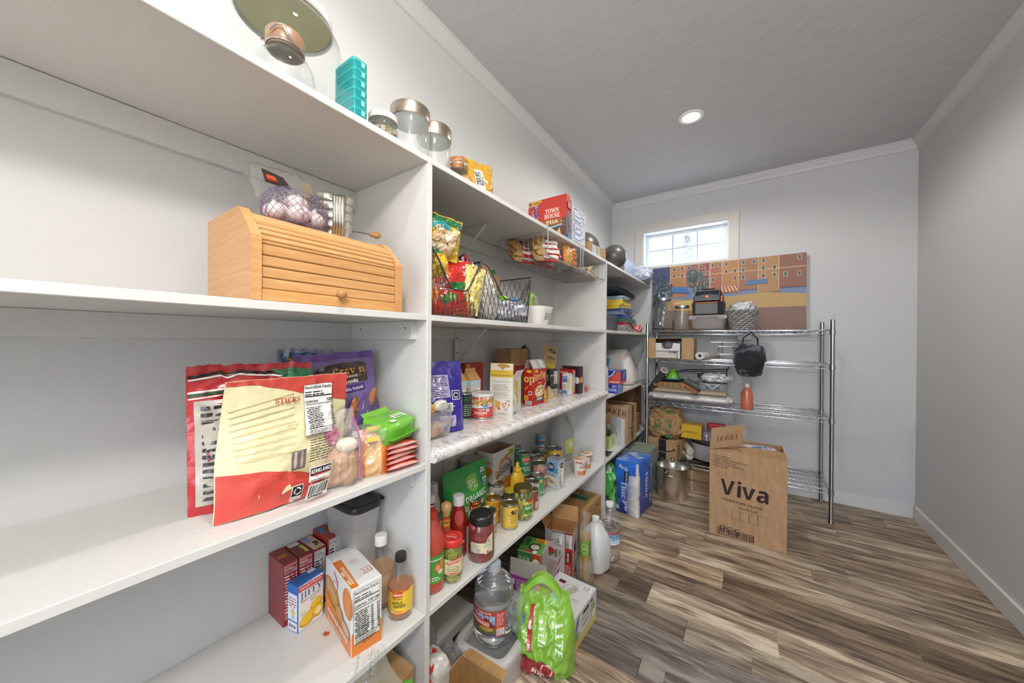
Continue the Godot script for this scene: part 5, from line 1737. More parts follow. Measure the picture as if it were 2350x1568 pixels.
	carton("red_carton","red box marked 12 behind the almond cracker box","food box",Vector3(-1.135,Y,-1.30),82,Vector3(.12,.228,.05),"a92a24",func(F:Callable,s:Vector3) -> void:
		var q:Pr=F.call("front")
		q.rect(.008,.185,.034,.222,"d9a23c").text("12",.021,.198,.016,"3a1a14",{"a":.5}).text("Br",.01,.13,.014,"e9c8b8",{"f":"sb"}).rect(.001,.001,s.x,.05,"8c231f"))
	# can of fried onions
	can("fried_onion_can","round canister of crispy fried onions with a white plastic lid on the worktop",Vector3(-.967,Y,-1.182),.0505,.105,72,"c4453c",func(q:Pr,hh:float) -> void:
		q.rect(-.155,.055,.155,hh-.007,"e3ddd0")
		q.poly([Vector2(-.155,.055),Vector2(-.08,.046),Vector2(0,.05),Vector2(.08,.058),Vector2(.155,.05),Vector2(.155,.06),Vector2(-.155,.06)],"e3ddd0")
		var r:=rnd(4)
		for i in 90:
			q.d=.0005+(i % 5)*.0001
			q.band([Vector2(r.randf_range(-.07,.075),r.randf_range(.052,.088)),Vector2(r.randf_range(-.07,.075),r.randf_range(.052,.088))].map(func(v):return v) if i % 7 == 0 else [Vector2(-.07+i*.0016,.055+.03*absf(sin(i*1.3))),Vector2(-.064+i*.0016,.06+.026*absf(sin(i*2.1)))],.0035,["d9b45c","c79a45","7f8f3c","e6cf86","a9762f"][i % 5])
		q.d=.0012
		q.ell(-.012,.052,.013,.013,"2f83bd").ring(-.012,.052,.0115,.0115,.001,"e9f2f6").text("FRESH",-.012,.05,.004,"eef4f7",{"a":.5}).ell(-.002,.038,.009,.008,"d9b48a")
		q.text("Fried",-.033,.036,.009,"f0e0d6",{"a":.5,"f":""}).text("Onions",-.034,.022,.012,"f0e0d6",{"a":.5}).rect(-.045,.017,-.02,.018,"f0e0d6"),{"cat":"canister"})
	var oc:=get_node("fried_onion_can")
	part(oc,"plastic_lid",Geo.new().k("dedad6").lathe([[.0515,.094],[.053,.096],[.053,.106],[.051,.1085],[.048,.1085],[.0475,.107],[0,.107]],40),"plastic","white plastic lid")
	# almond crackers with its top flap up
	var s:=Vector3(.112,.172,.112)
	g=Geo.new()
	open_box(g,s,.001,"d9d2c4","b9a48a")
	flap(g,Vector3(-.056,.172,.056),Vector3(.056,.172,.056),Vector3(0,1,-.12),.064,"d6b23c","b9a48a",.0)
	flap(g,Vector3(.056,.172,.056),Vector3(.056,.172,-.056),Vector3(.55,1,0),.035,"e3e0da","d6d2cb",.006)
	p=Pr.side(g,s,"front")
	p.text("Feel what good food can do.",.056,.150,.0055,"4a4640",{"a":.5,"f":"s","w":.096}).lines(.014,.112,.1,.142,5,"7d776d",.35).lines(.014,.086,.1,.107,4,"7d776d",.35).text("The Simply Mills Family",.066,.078,.004,"5c564e",{"a":.5,"f":"si"})
	p.poly([Vector2(.028,.066),Vector2(.054,.058),Vector2(.05,.036),Vector2(.03,.03)],"c9a057")
	for q in [[.064,.05,30],[.078,.054,-20],[.094,.048,60],[.07,.04,10]]:p.ell(q[0],q[1],.006,.0035,"a9713a",12,q[2])
	for i in 14:p.ell(.078+.014*sin(i*2.3),.034+.008*cos(i*1.9),.0011,.0011,"7a3b34",6)
	p.ell(.046,.03,.006,.005,"b5502f").lines(.08,.062,.104,.072,3,"8a8478",.35).barcode(.068,.02,.092,.034).lines(.04,.004,.09,.014,3,"7d776d",.35)
	p=Pr.side(g,s,"right")
	p.ell(.042,.136,.024,.026,"e3c13c").text("Simple",.042,.142,.007,"2f4a7a",{"a":.5,"f":"sbi"}).text("Mills",.042,.13,.007,"2f4a7a",{"a":.5,"f":"sbi"})
	for i in 18:p.poly([Vector2(.042,.136)+Vector2(sin(i*.35)*.031,cos(i*.35)*.034),Vector2(.042,.136)+Vector2(sin(i*.35+.1)*.036,cos(i*.35+.1)*.04),Vector2(.042,.136)+Vector2(sin(i*.35-.08)*.037,cos(i*.35-.08)*.042)],"4a5f86")
	for q in [[.062,.112,10],[.078,.106,-15],[.056,.092,20],[.074,.088,0],[.07,.068,30],[.008,.06,12]]:
		var c2:=Vector2(q[0],q[1])
		var sq:=[]
		for v in [Vector2(-1,-1),Vector2(1,-1),Vector2(1,1),Vector2(-1,1)]:sq.append(c2+v.rotated(deg_to_rad(q[2]))*.0105)
		p.poly(sq,"d9b871")
	p.text("ALMOND FLOUR",.056,.046,.0075,"66707f",{"a":.5,"f":"","w":.085}).text("CRACKERS",.056,.036,.005,"66707f",{"a":.5,"f":""}).text("Fine Ground Sea Salt",.056,.026,.0055,"66707f",{"a":.5,"f":"s"}).rect(.006,.006,.03,.016,"3f66a5").rect(.036,.006,.046,.016,"9aa5b5").rect(.05,.006,.058,.016,"b5483f").lines(.062,.006,.104,.016,3,"8a8f99",.4)
	# upside-down print on the raised flap
	g.x=Transform3D(Basis(Vector3.RIGHT,deg_to_rad(-6.8)),Vector3(-.056,.172,.0572))
	p=Pr.face(g,Vector3.ZERO,Vector3.RIGHT,Vector3.UP)
	p.rect(.002,.032,.110,.062,"d9cfbd").poly([Vector2(.03,.054),Vector2(.05,.062),Vector2(.075,.06),Vector2(.098,.052),Vector2(.09,.043),Vector2(.078,.047),Vector2(.06,.032),Vector2(.052,.044)],"b5854a")
	p.text("ALMOND FLOUR CRACKERS",.107,.012,.0065,"6b5212",{"r":180,"w":.102,"f":"b"}).text("Fine Ground Sea Salt",.082,.027,.0045,"6b5212",{"r":180,"f":"s"})
	g.at()
	solo("cracker_box","tall white and yellow almond cracker box with its top flap standing up","food box",g,"print",Vector3(-.932,Y,-1.315),14)
	# things standing behind
	g=Geo.new()
	open_box(g,Vector3(.155,.295,.1),.002,"a5784e","8f6540")
	g.k("8f1f22").box(Vector3(.0,.18,.0505),Vector3(.1,.05,.001))
	solo("brown_box","plain brown box standing behind the almond cracker box","box",g,"cardboard",Vector3(-1.06,Y,-1.555),88)
	soft_bag("black_bag","black foil coffee bag with a rolled top behind the red stuffing box","food bag",Vector3(-1.07,Y,-1.70),Vector3(.08,.31,.1),123,["2a2a2c","3a3a3c","222224"],0,{"pinch":.3})
	# stuffing mix with two faces showing
	s=Vector3(.057,.19,.142)
	g=Geo.new().k("b92a22").box(Vector3(0,s.y/2,0),s,.001)
	for face in ["front","right"]:
		p=Pr.side(g,s,face)
		var W:float=s.x if face == "front" else s.z
		p.rect(.001,.001,W-.001,.03,"a3231e")
		if face == "right":
			p.text("StoveTop",.01,.125,.04,"e9cf7e",{"f":"sbi","w":.122,"r":7}).ell(.035,.178,.018,.009,"d9b43c").text("2",.035,.173,.009,"8a1f1a",{"a":.5}).lines(.05,.112,.1,.12,1,"f0dca8",.5)
			p.ell(.07,.07,.052,.034,"c79a6a",26,8).ell(.07,.073,.047,.028,"e3d2a8",26,8)
			var r:=rnd(6)
			for i in 40:p.ell(.07+r.randf_range(-.036,.036),.076+r.randf_range(-.018,.018),.005,.004,["d9b060","e9dcb9","b5502f","7f9440","f0e6c9"][i % 5],7)
			p.band([Vector2(.1,.085),Vector2(.128,.118)],.007,"d5cfc6")
			p.rect(.02,.022,.095,.040,"5c5654").text("TURKEY",.03,.026,.011,"f0ece4",{"w":.058}).rect(.108,.025,.132,.068,"d9b43c").text("5",.12,.038,.014,"7a1c18",{"a":.5}).rect(.1,.004,.138,.022,"d9822c")
		else:
			p.text("op",.003,.12,.04,"e9cf7e",{"f":"sbi"}).ell(.034,.178,.016,.008,"d9b43c").rect(.004,.028,.03,.052,"d9b43c").text("6",.017,.034,.012,"7a1c18",{"a":.5}).rect(.032,.055,.052,.075,"efeae4").rect(.036,.059,.048,.071,"2a2a2a").barcode(.012,.003,.05,.024)
			p.band([Vector2(.006,.08),Vector2(.03,.1)],.003,"e9d9c0")
	flap(g,Vector3(-.0285,.19,.071),Vector3(-.0285,.19,-.071),Vector3(.25,1,0),.05,"b0a49a","7d4a3a",.01)
	flap(g,Vector3(.0285,.19,-.071),Vector3(.0285,.19,.071),Vector3(-.45,.8,0),.055,"c93a30","b9b2aa",.008)
	g.at()
	g.x=Transform3D(Basis(Vector3(0,0,-1),Vector3(-.49,.87,0).normalized(),Vector3(.87,.49,0).normalized()),Vector3(.0297,.191,.066))
	p=Pr.face(g,Vector3.ZERO,Vector3.RIGHT,Vector3.UP)
	p.rect(.008,.006,.05,.048,"dcd8d4").rect(.075,.006,.115,.048,"dcd8d4")
	g.at()
	solo("stuffing_box","red stuffing mix box with its lid torn open, in the middle of the worktop","food box",g,"print",Vector3(-.941,Y,-1.604),-1)
	# dark box with a gold packet leaning behind it
	carton("pasta_box","dark green pasta box with a white facts panel, right of the red stuffing box","food box",Vector3(-.992,Y,-1.872),-3,Vector3(.05,.166,.09),"24302b",func(F:Callable,s2:Vector3) -> void:
		var q:Pr=F.call("right")
		q.rect(.001,.001,s2.z-.001,.045,"bdb9ae").facts(.045,.075,.085,.155).text("penne",.002,.125,.012,"cfc9bb",{"f":"b","w":.038}).lines(.01,.01,.06,.038,4,"6b6a62",.4).ell(.018,.08,.012,.006,"8a2f2a")
		q=F.call("front")
		q.rect(.001,.001,s2.x-.001,.05,"b9b4a8").lines(.006,.1,.044,.14,4,"c9c4b6",.4))
	g=Geo.new().k("c3a27c").prism([Vector2(-.028,0),Vector2(.03,0),Vector2(.024,.02),Vector2(-.012,.075),Vector2(-.024,.06)],-.006,.006)
	solo("spice_packet","pale triangular packet leaning at the foot of the dark pasta box","packet",g,"card",Vector3(-.945,Y,-1.795),70,"",-8)
	w=.135
	h=.17
	f=pouch_map(w,h,.04,{"sd":129,"wr":.005,"hp":4.0})
	g=Geo.new().k("a98d4e")
	pouch(g,f,w,h)
	p=pouch_print(g,f,w,h)
	p.ell(.075,.135,.035,.012,"2f2a22").text("LENTIL",.075,.131,.008,"e3d6b0",{"a":.5}).text("SPLIT PEA SOUP",.07,.10,.01,"e9dcb6",{"a":.5,"w":.09}).text("GRAINS",.06,.08,.01,"2f2a22",{"a":.5,"f":"bi"}).ring(.06,.05,.045,.025,.006,"d9c68a",200,340).ell(.06,.028,.04,.02,"c9a63a")
	solo("soup_packet","gold soup packet leaning sideways above the dark pasta box","food packet",g,"film",Vector3(-1.035,Y+.145,-1.925),80,"",-4,-16)
	# rice bag, red box, dark box, jar of sweets
	g=Geo.new().k("c9c6c0").box(Vector3(0,.064,0),Vector3(.064,.128,.042),.006)
	g.k("d3cfc8").box(Vector3(0,.131,0),Vector3(.06,.012,.006),.002)
	p=Pr.side(g,Vector3(.064,.128,.042),"front")
	p.rect(.004,.08,.038,.118,"4f6fa5").text("RICE",.021,.104,.007,"e9e6e0",{"a":.5}).rect(.038,.03,.06,.112,"d6c08c").lines(.006,.035,.036,.07,4,"8a6a5a",.4).rect(.004,.01,.038,.03,"5c7aa8").lines(.04,.035,.058,.108,10,"b9995c",.4)
	solo("rice_bag","small clear and blue bag of rice before the red box","food bag",g,"film",Vector3(-.93,Y,-1.985),4)
	carton("rice_box","red and white boxed rice mix behind the small rice bag","food box",Vector3(-.955,Y,-2.035),-10,Vector3(.105,.158,.026),"b3291f",func(F:Callable,s2:Vector3) -> void:
		var q:Pr=F.call("front")
		q.text("RICE",.01,.128,.014,"efe6dc",{"w":.06}).rect(.001,.001,s2.x-.001,.02,"e0d8cc")
		q=F.call("right")
		q.rect(.004,.04,s2.z-.004,.15,"d9cfc6").lines(.006,.045,s2.z-.006,.146,10,"5c2a24",.4).ell(.013,.025,.008,.012,"d9a66a"))
	carton("dark_box","dark purple box with an orange label behind the red boxed rice","food box",Vector3(-.942,Y,-2.085),-6,Vector3(.13,.175,.042),"3a2630",func(F:Callable,s2:Vector3) -> void:
		var q:Pr=F.call("front")
		q.ell(.112,.085,.018,.022,"c9c4c2")
		q=F.call("right")
		q.rect(.006,.07,s2.z-.003,.105,"d98a3c"))
	o=jar("candy_jar","tiny glass jar of orange sweets at the right end of the worktop","jar",Vector3(-.868,Y,-2.15),0,[[0,.001],[.012,.0],[.0175,.006],[.019,.03],[.016,.044],[.014,.05],[.015,.054]])
	g=Geo.new()
	for i in 9:g.k(["d9562f","e9e2da","d04a2c"][i % 3]).ball(Vector3(sin(i*2.4)*.008,.008+i*.0042,cos(i*2.4)*.008),Vector3(.0075,.006,.0075),10,6)
	part(o,"sweets",g,"print").set_meta("kind","stuff")
	g=Geo.new().k("b3b1ac").tube([Vector3(-.875,Y,-2.115),Vector3(-.876,Y+.11,-2.122)],.004,8)
	solo("metal_tube","slim steel tube standing between the dark box and the tiny jar","tube",g,"steel",Vector3.ZERO)
func bottle(called:String,label:String,p:Vector3,yaw:float,col:String,prof:Array,capr:float,caph:float,capy:float,capc:String,m:="pulp") -> Node3D:
	var t:=thing(called,label,"bottle",p,yaw)
	part(t,"bottle_body",Geo.new().k(col).lathe(prof,36),m)
	part(t,"cap",cap(Geo.new().k(capc),capr,caph,capy),"plastic","")
	return t
func bay2_cans() -> void:
	var Y:=.4148
	# front row of bottles and jars
	var t:=bottle("juice_bottle","red vegetable juice bottle with a green label beside the upright",Vector3(-.873,Y,-.806),60,"b5483a",[[0,.002],[.036,.0],[.042,.008],[.042,.03],[.0405,.036],[.0405,.125],[.0425,.13],[.043,.145],[.04,.175],[.03,.205],[.019,.23],[.0175,.24]],.0195,.022,.236,"b3352c")
	var g:=Geo.new().k("4f9a3c").lathe([[.0412,.036],[.0412,.125]],36)
	var p:=Pr.round(g,.0413)
	p.ell(.012,.085,.012,.014,"d9582f").ell(.012,.085,.008,.010,"e9a079").ell(.028,.092,.008,.016,"e08a3a").ell(.022,.07,.01,.007,"e9e2c9").lines(-.03,.045,.03,.06,2,"e9f2df",.5).rect(-.05,.11,.05,.114,"e9e6d9")
	part(t,"label",g,"print","green label with cut vegetables")
	# jalapeno jar
	t=jar("pepper_jar","jar of sliced green jalapeno peppers with a red lid at the shelf edge","jar",Vector3(-.847,Y,-.877),20,[[0,.003],[.030,.0],[.036,.006],[.037,.02],[.037,.11],[.034,.124],[.031,.13]])
	g=Geo.new()
	var r:=rnd(12)
	for i in 130:
		var a:=r.randf()*TAU
		g.k(["a3a23a","8f9433","b9b04c","7f8a30","c4b95c"][r.randi() % 5])
		g.at(Vector3(sin(a)*.0255,.006+r.randf()*.108,cos(a)*.0255),rad_to_deg(a),80+r.randf()*20)
		g.lathe([[.0045,0],[.0085,.0],[.0092,.0016],[.0085,.0032],[.0045,.0032],[.0045,0]],10)
	g.at().k("878b35").lathe([[0,.004],[.026,.004],[.026,.118],[0,.118]],16)
	part(t,"pepper_slices",g,"pulp").set_meta("kind","stuff")
	g=Geo.new().k("e6d9a8").lathe([[.0374,.035],[.0374,.086]],40)
	p=Pr.round(g,.0374)
	p.frame(-.012,.039,.055,.074,.0018,"c0352c").poly([Vector2(-.002,.068),Vector2(.03,.074),Vector2(.05,.078),Vector2(.05,.092),Vector2(.03,.09),Vector2(-.002,.082)],"c0352c").text("Mezzetta",.0,.072,.012,"f3e9d2",{"f":"sbi","w":.048,"r":8})
	p.text("SLICED HOT",.018,.062,.004,"4a4632",{"a":.5}).text("JALAPEÑO",.02,.053,.0065,"4f5a2a",{"a":.5,"f":"sb","w":.042}).text("PEPPERS",.02,.0445,.0065,"4f5a2a",{"a":.5,"f":"sb","w":.04}).rect(.008,.0375,.032,.042,"c8503c").lines(-.036,.04,-.016,.075,7,"5c5638",.4)
	part(t,"label",g,"print","cream label")
	g=Geo.new().k("c9302a").lathe([[.034,.124],[.0365,.125],[.037,.129],[.037,.144],[.035,.148],[.032,.149],[.03,.148],[0,.148]],44)
	p=Pr.face(g,Vector3(0,.1482,0),Vector3.RIGHT,Vector3.FORWARD)
	p.text("Mezzetta",0,-.003,.007,"f0e4dc",{"a":.5,"f":"sbi","w":.038,"r":180}).lines(-.012,.008,.012,.012,1,"f0e4dc",.5)
	part(t,"lid",g,"print","red metal lid")
	# pickled beets
	t=jar("beet_jar","large jar of dark red pickled beets with a black lid at the shelf edge","jar",Vector3(-.840,Y,-1.030),25,[[0,.004],[.042,.0],[.05,.008],[.052,.025],[.052,.112],[.048,.132],[.042,.142]])
	g=Geo.new().k("7c1620").lathe([[0,.005],[.046,.005],[.0495,.014],[.0495,.112],[.043,.134],[0,.134]],36)
	for i in 46:
		var a:=i*2.39996
		g.k(["8f1d26","a32a30","6e121b","b03a3c"][i % 4]).ball(Vector3(sin(a)*.034,.016+(i % 8)*.0155,cos(a)*.034),Vector3(.017,.014,.017),12,8)
	part(t,"beets",g,"pulp").set_meta("kind","stuff")
	g=Geo.new().k("d9cfb0")
	p=Pr.round(g,.0524)
	p.d=.0003
	p.poly([Vector2(-.032,.043),Vector2(.02,.043),Vector2(.03,.038),Vector2(.045,.043),Vector2(.06,.043),Vector2(.06,.112),Vector2(.038,.098),Vector2(.028,.08),Vector2(-.032,.08)],"d9cfb0")
	p.lines(-.026,.058,.012,.076,6,"6b6048",.4).text("PICKLED",.02,.062,.007,"5c5340",{"f":"s","w":.03,"r":10}).text("BEETS",.026,.074,.006,"5c5340",{"f":"s","r":12}).lines(.03,.085,.05,.1,2,"6b6048",.4).rect(-.008,.045,.008,.058,"9aa99a").poly([Vector2(.03,.046),Vector2(.04,.056),Vector2(.036,.046),Vector2(.048,.05),Vector2(.038,.042)],"a3342c")
	for i in 3:p.ring(-.026+i*.006,.049,.002,.002,.0008,"4a4438")
	part(t,"label",g,"print","cream paper label")
	g=Geo.new().k("1f1e20").lathe([[.043,.138],[.046,.139],[.0465,.144],[.0465,.162],[.0445,.168],[.041,.17],[.038,.168],[0,.168]],44)
	part(t,"lid",g,"print","black metal lid")
	# hot sauce with a wooden cap, ketchup, dark sauce, mayonnaise
	t=bottle("hot_sauce_bottle","small hot sauce bottle with a round wooden cap behind the jalapeno jar",Vector3(-.925,Y,-.925),50,"a34a2a",[[0,.002],[.024,0],[.029,.006],[.029,.085],[.025,.11],[.015,.135],[.0135,.14],[.0135,.178]],.013,.012,.172,"c9a878")
	g=Geo.new().k("e3a93c").lathe([[.0142,.138],[.0142,.17]],24)
	p=Pr.round(g,.0142)
	p.rect(-.04,.138,.04,.143,"c8402c").rect(-.04,.165,.04,.17,"c8402c").ell(.0,.156,.008,.004,"4f7a35").ell(.006,.158,.004,.003,"c8402c").ell(-.007,.158,.004,.003,"c8402c")
	part(t,"neck_label",g,"print","yellow neck label")
	part(t,"wooden_cap",Geo.new().k("cfae82").lathe([[.0135,.178],[.0145,.181],[.0135,.186],[.019,.198],[.0205,.208],[.018,.22],[.010,.227],[0,.228]],28),"pine","turned wooden cap")
	t=bottle("ketchup_bottle","upright ketchup bottle with a white screw cap between the two red jars",Vector3(-.925,Y,-.992),55,"8f1f1c",[[0,.002],[.028,0],[.033,.006],[.032,.03],[.031,.09],[.033,.12],[.03,.15],[.024,.175],[.02,.19],[.019,.2]],.0225,.036,.194,"d9d5cf")
	p=Pr.round(Geo.new(),.0335)
	g=p.g
	p.d=.0006
	p.ell(-.004,.155,.018,.03,"b9504c").rect(-.018,.035,.022,.105,"9b2a26").text("Ketchup",.0,.06,.009,"e9d9c9",{"a":.5,"f":"sb","w":.036})
	part(t,"label",g,"print")
	t=bottle("dark_sauce_bottle","dark brown steak sauce bottle with a white cap by the upright",Vector3(-.985,Y,-.905),60,"1d1715",[[0,.002],[.026,0],[.03,.006],[.03,.12],[.026,.15],[.014,.178],[.012,.185],[.012,.225]],.0145,.028,.218,"d6d2cd")
	g=Geo.new().k("c9c3b6").lathe([[.0135,.185],[.0128,.212]],24)
	g.k("a5362c").lathe([[.0138,.198],[.0136,.204]],24)
	g.k("c4bdb0").lathe([[.0304,.05],[.0304,.105]],30)
	p=Pr.round(g,.0306)
	for i in 7:p.rect(-.024+i*.008,.055,-.0215+i*.008,.1,"2a2220")
	part(t,"labels",g,"print").set_meta("kind","stuff")
	t=bottle("mayonnaise_bottle","pale mayonnaise bottle with a white lid at the back by the upright",Vector3(-1.12,Y,-1.035),60,"c9c3ac",[[0,.002],[.033,0],[.037,.006],[.036,.10],[.035,.13],[.024,.165],[.021,.172],[.021,.18]],.0245,.042,.172,"d3cfc9")
	can("orange_can","small orange can with a barcode behind the dark sauce bottle",Vector3(-1.055,Y,-.985),.036,.113,60,"c9562c",func(q:Pr,h:float) -> void:q.barcode(-.012,.06,.03,.098))
	# cans
	can("refried_bean_can","red and yellow refried bean can beside the green pouch",Vector3(-1.03,Y,-1.196),.0405,.115,65,"7d2320",func(q:Pr,h:float) -> void:
		q.rect(-.12,h-.016,.12,h-.007,"e3b93c").poly([Vector2(-.04,.075),Vector2(.045,.08),Vector2(.045,.098),Vector2(-.04,.094)],"8f1f1a").text("Rosarita",.006,.079,.014,"ead27a",{"a":.5,"f":"sb","w":.062,"r":2}).ell(-.01,.06,.028,.018,"d9cfc0").ell(.022,.05,.02,.016,"a5672f").text("Traditional",.0,.03,.008,"e0a23c",{"a":.5}).rect(-.04,.01,.04,.024,"5c1814"),{"lid":"8f9092"})
	can("green_bean_can","can with a greenish lid and an orange label behind the beet jar",Vector3(-.905,Y,-1.152),.037,.113,70,"d9cdb9",func(q:Pr,h:float) -> void:q.rect(-.01,.02,.045,.06,"b9562f").lines(-.02,.066,.04,.095,5,"6b5c4a",.4).text("SOUP",.016,.035,.01,"e9dcc9",{"a":.5}),{"lid":"8fa06c"})
	can("golden_can","golden yellow can with red specks behind the plain yellow can",Vector3(-.965,Y,-1.262),.037,.113,70,"e0a92f",func(q:Pr,h:float) -> void:q.rect(.0,.02,.05,.06,"d0792a").lines(-.02,.07,.04,.1,4,"a5522a",.5),{"lid":"e3b03a"})
	can("yellow_can","plain yellow can printed with a seated figure, standing alone at the shelf edge",Vector3(-.873,Y,-1.271),.0378,.106,64,"e0bd52",func(q:Pr,h:float) -> void:
		q.ell(.0,.078,.015,.009,"5c3426").ell(.003,.08,.006,.005,"c99a6a").ell(-.006,.077,.005,.005,"3a2018").text("Healing Artisans",0,.063,.006,"5c4320",{"a":.5,"f":"sbi","w":.05})
		for i in 5:q.lines(-.018,.054-i*.006,.02,.058-i*.006,1,"8a6a2c",.5,i)
		q.lines(-.028,.008,.03,.02,3,"8a6a2c",.4),{"lid":"b9ae6c","tab":false})
	# pickles
	t=jar("pickle_jar","glass jar of small green dill pickles with a gold lid","jar",Vector3(-.868,Y,-1.372),62,[[0,.004],[.040,.0],[.047,.008],[.048,.02],[.048,.105],[.044,.122],[.039,.132]])
	g=Geo.new().k("6f7a2c").lathe([[0,.005],[.037,.005],[.037,.112],[0,.112]],20)
	for i in 40:
		var a:=i*2.39996
		g.k(["8f9238","a5a348","767f2d","b5ae58","6a7328"][i % 5])
		g.at(Vector3(sin(a)*.033,.018+(i/8)*.023,cos(a)*.033),rad_to_deg(a),20*sin(i*5.0),30*cos(i*3.0)).ball(Vector3.ZERO,Vector3(.0105,.021,.0105),10,8)
	g.at()
	part(t,"pickles",g,"pulp").set_meta("kind","stuff")
	g=Geo.new().k("5f8a3a")
	p=Pr.round(g,.0483)
	p.d=.0004
	p.rect(-.02,.028,.05,.082,"4f7f3a").rect(-.02,.078,.05,.092,"c9bf52").poly([Vector2(.0,.085),Vector2(.045,.087),Vector2(.045,.1),Vector2(.0,.098)],"c4482f").text("Baby Dills",.015,.058,.013,"eef0df",{"a":.5,"f":"sbi","w":.058,"r":3}).text("dill",.03,.047,.008,"e9e6c9",{"a":.5,"f":"si"}).rect(-.02,.028,.05,.036,"d9cf6a").ell(.01,.034,.016,.006,"8fae4a")
	part(t,"label",g,"print","green and yellow label")
	part(t,"lid",cap(Geo.new().k("a99c5e"),.0445,.018,.128,48),"brushed","gold metal lid")
	t=jar("caper_jar","small jar with a yellow lid between the tuna can and the pickle jar","jar",Vector3(-.99,Y,-1.44),60,[[0,.002],[.022,0],[.026,.005],[.026,.06],[.022,.07]])
	part(t,"capers",Geo.new().k("6b7038").lathe([[0,.003],[.024,.004],[.024,.055],[0,.055]],24),"pulp")
	part(t,"lid",cap(Geo.new().k("d9c23c"),.028,.013,.066,40),"plastic","yellow lid")
	can("tuna_can","wide white chicken can with a blue rim and a ring pull",Vector3(-1.06,Y+.04,-1.415),.0425,.062,65,"cdc9c2",func(q:Pr,h:float) -> void:q.rect(-.13,h-.013,.13,h-.007,"2f5aa8").lines(-.03,.014,.035,.044,6,"6b6a66",.4),{"tab":true,"lid":"9a9896"})
	can("stacked_can","can hidden under the wide chicken can behind the green pouch",Vector3(-1.06,Y,-1.415),.0415,.040,65,"7d7a74",func(q:Pr,h:float) -> void:q.lines(-.03,.012,.03,.03,2,"d9d6d0",.4))
	can("white_can","white can with small print right of the gold-lidded pickle jar",Vector3(-.922,Y,-1.548),.037,.1,62,"d3cfc9",func(q:Pr,h:float) -> void:q.lines(-.025,.02,.03,.085,9,"6b6a66",.4).rect(.02,.01,.05,.03,"d9d9d6").rect(-.02,.05,.0,.06,"4f8fb5"))
	can("brown_can","brown bean can squeezed between the pickle jar and the white can",Vector3(-.876,Y,-1.468),.034,.098,62,"8a4a34",func(q:Pr,h:float) -> void:q.rect(.0,.012,.04,.045,"d9c9b9").lines(.005,.015,.036,.042,4,"7a3a2c",.4).ell(.02,.065,.012,.01,"b57a5a"))
	can("green_can","green can with a ribbed lid beside the white can",Vector3(-.935,Y,-1.628),.036,.105,62,"3f9156",func(q:Pr,h:float) -> void:
		q.ell(.0,.08,.012,.009,"d9b06a").poly([Vector2(.0,.01),Vector2(.02,.04),Vector2(.014,.012)],"8fc99a").poly([Vector2(.01,.01),Vector2(.034,.05),Vector2(.022,.012)],"aed9b0").poly([Vector2(-.012,.01),Vector2(-.002,.045),Vector2(.004,.012)],"6fb580"),{"lid":"b5b5b0"})
	var beans:=func(q:Pr,h:float) -> void:
		q.rect(-.13,.075,.13,h-.007,"c9a58a").frame(-.024,.082,.04,.112,.001,"8a4a3a").text("LANCE",.008,.1,.008,"7d3a2e",{"a":.5}).text("BAKED BEANS",.008,.088,.007,"7d3a2e",{"a":.5,"w":.056})
		var rr:=rnd(3)
		for i in 60:q.ell(rr.randf_range(-.045,.055),rr.randf_range(.012,.066),.005,.0035,["9a5a48","b5806a","7d4438","c79a84"][i % 4],8,rr.randf()*180)
		q.rect(-.13,.066,.13,.074,"e0d6c8")
	can("bean_can","tall pinkish brown baked bean can behind the green ribbed can",Vector3(-.972,Y,-1.712),.042,.139,60,"b98a76",beans,{"lid":"8f8f8f"})
	can("grey_can","grey-lidded can behind the tall baked bean can",Vector3(-1.055,Y,-1.79),.037,.135,60,"8a8782",func(q:Pr,h:float) -> void:q.rect(-.1,.09,.1,.115,"c9822f"))
	can("low_can","can with an orange and dark label under the green asparagus can",Vector3(-1.0,Y,-1.58),.0375,.1125,60,"5c3a2a",func(q:Pr,h:float) -> void:q.rect(-.13,.08,.13,.1,"c9792f"))
	can("asparagus_can","green vegetable can with a red brand oval stacked on another can",Vector3(-1.0,Y+.1127,-1.58),.0375,.1127,60,"23784a",func(q:Pr,h:float) -> void:
		q.ell(.004,.084,.027,.016,"e3c86a").ell(.004,.084,.0255,.0145,"b9322c").text("Del Monte",.004,.081,.0085,"f0e6da",{"a":.5,"f":"sbi","w":.042}).text("Fresh Cut",.006,.06,.006,"d9e6d2",{"a":.5,"f":"si"}).text("Cut Green",.004,.036,.009,"cfe3c4",{"a":.5,"f":"sb"}).text("Beans",.006,.024,.009,"cfe3c4",{"a":.5,"f":"sb"})
		for i in 3:q.rect(.03+i*.005,.02,.033+i*.005,.066,"7fb06a")
		q.ell(.034,.02,.01,.008,"d9bc86"),{"lid":"9a9ea0","tab":false})
	can("blue_can","green and blue can stacked behind the goldfish cracker box's right edge",Vector3(-1.095,Y+.1127,-1.645),.036,.1127,60,"2a7a5a",func(q:Pr,h:float) -> void:q.rect(-.01,.02,.04,.07,"2f6f8f"))
	can("under_can","can hidden under the green and blue can at the back",Vector3(-1.095,Y,-1.645),.036,.1125,60,"3a5a4a",func(q:Pr,h:float) -> void:q.rect(-.02,.03,.03,.08,"6b8f7a"))
	can("tomato_can","wide green and red can at the back, under the small chili can",Vector3(-1.118,Y,-1.985),.05,.122,60,"2a6b42",func(q:Pr,h:float) -> void:q.ell(.0,.085,.03,.018,"a92f2a").text("Del Monte",.0,.081,.01,"efe2d6",{"a":.5,"f":"sbi","w":.048}),{"lid":"a5a48f"})
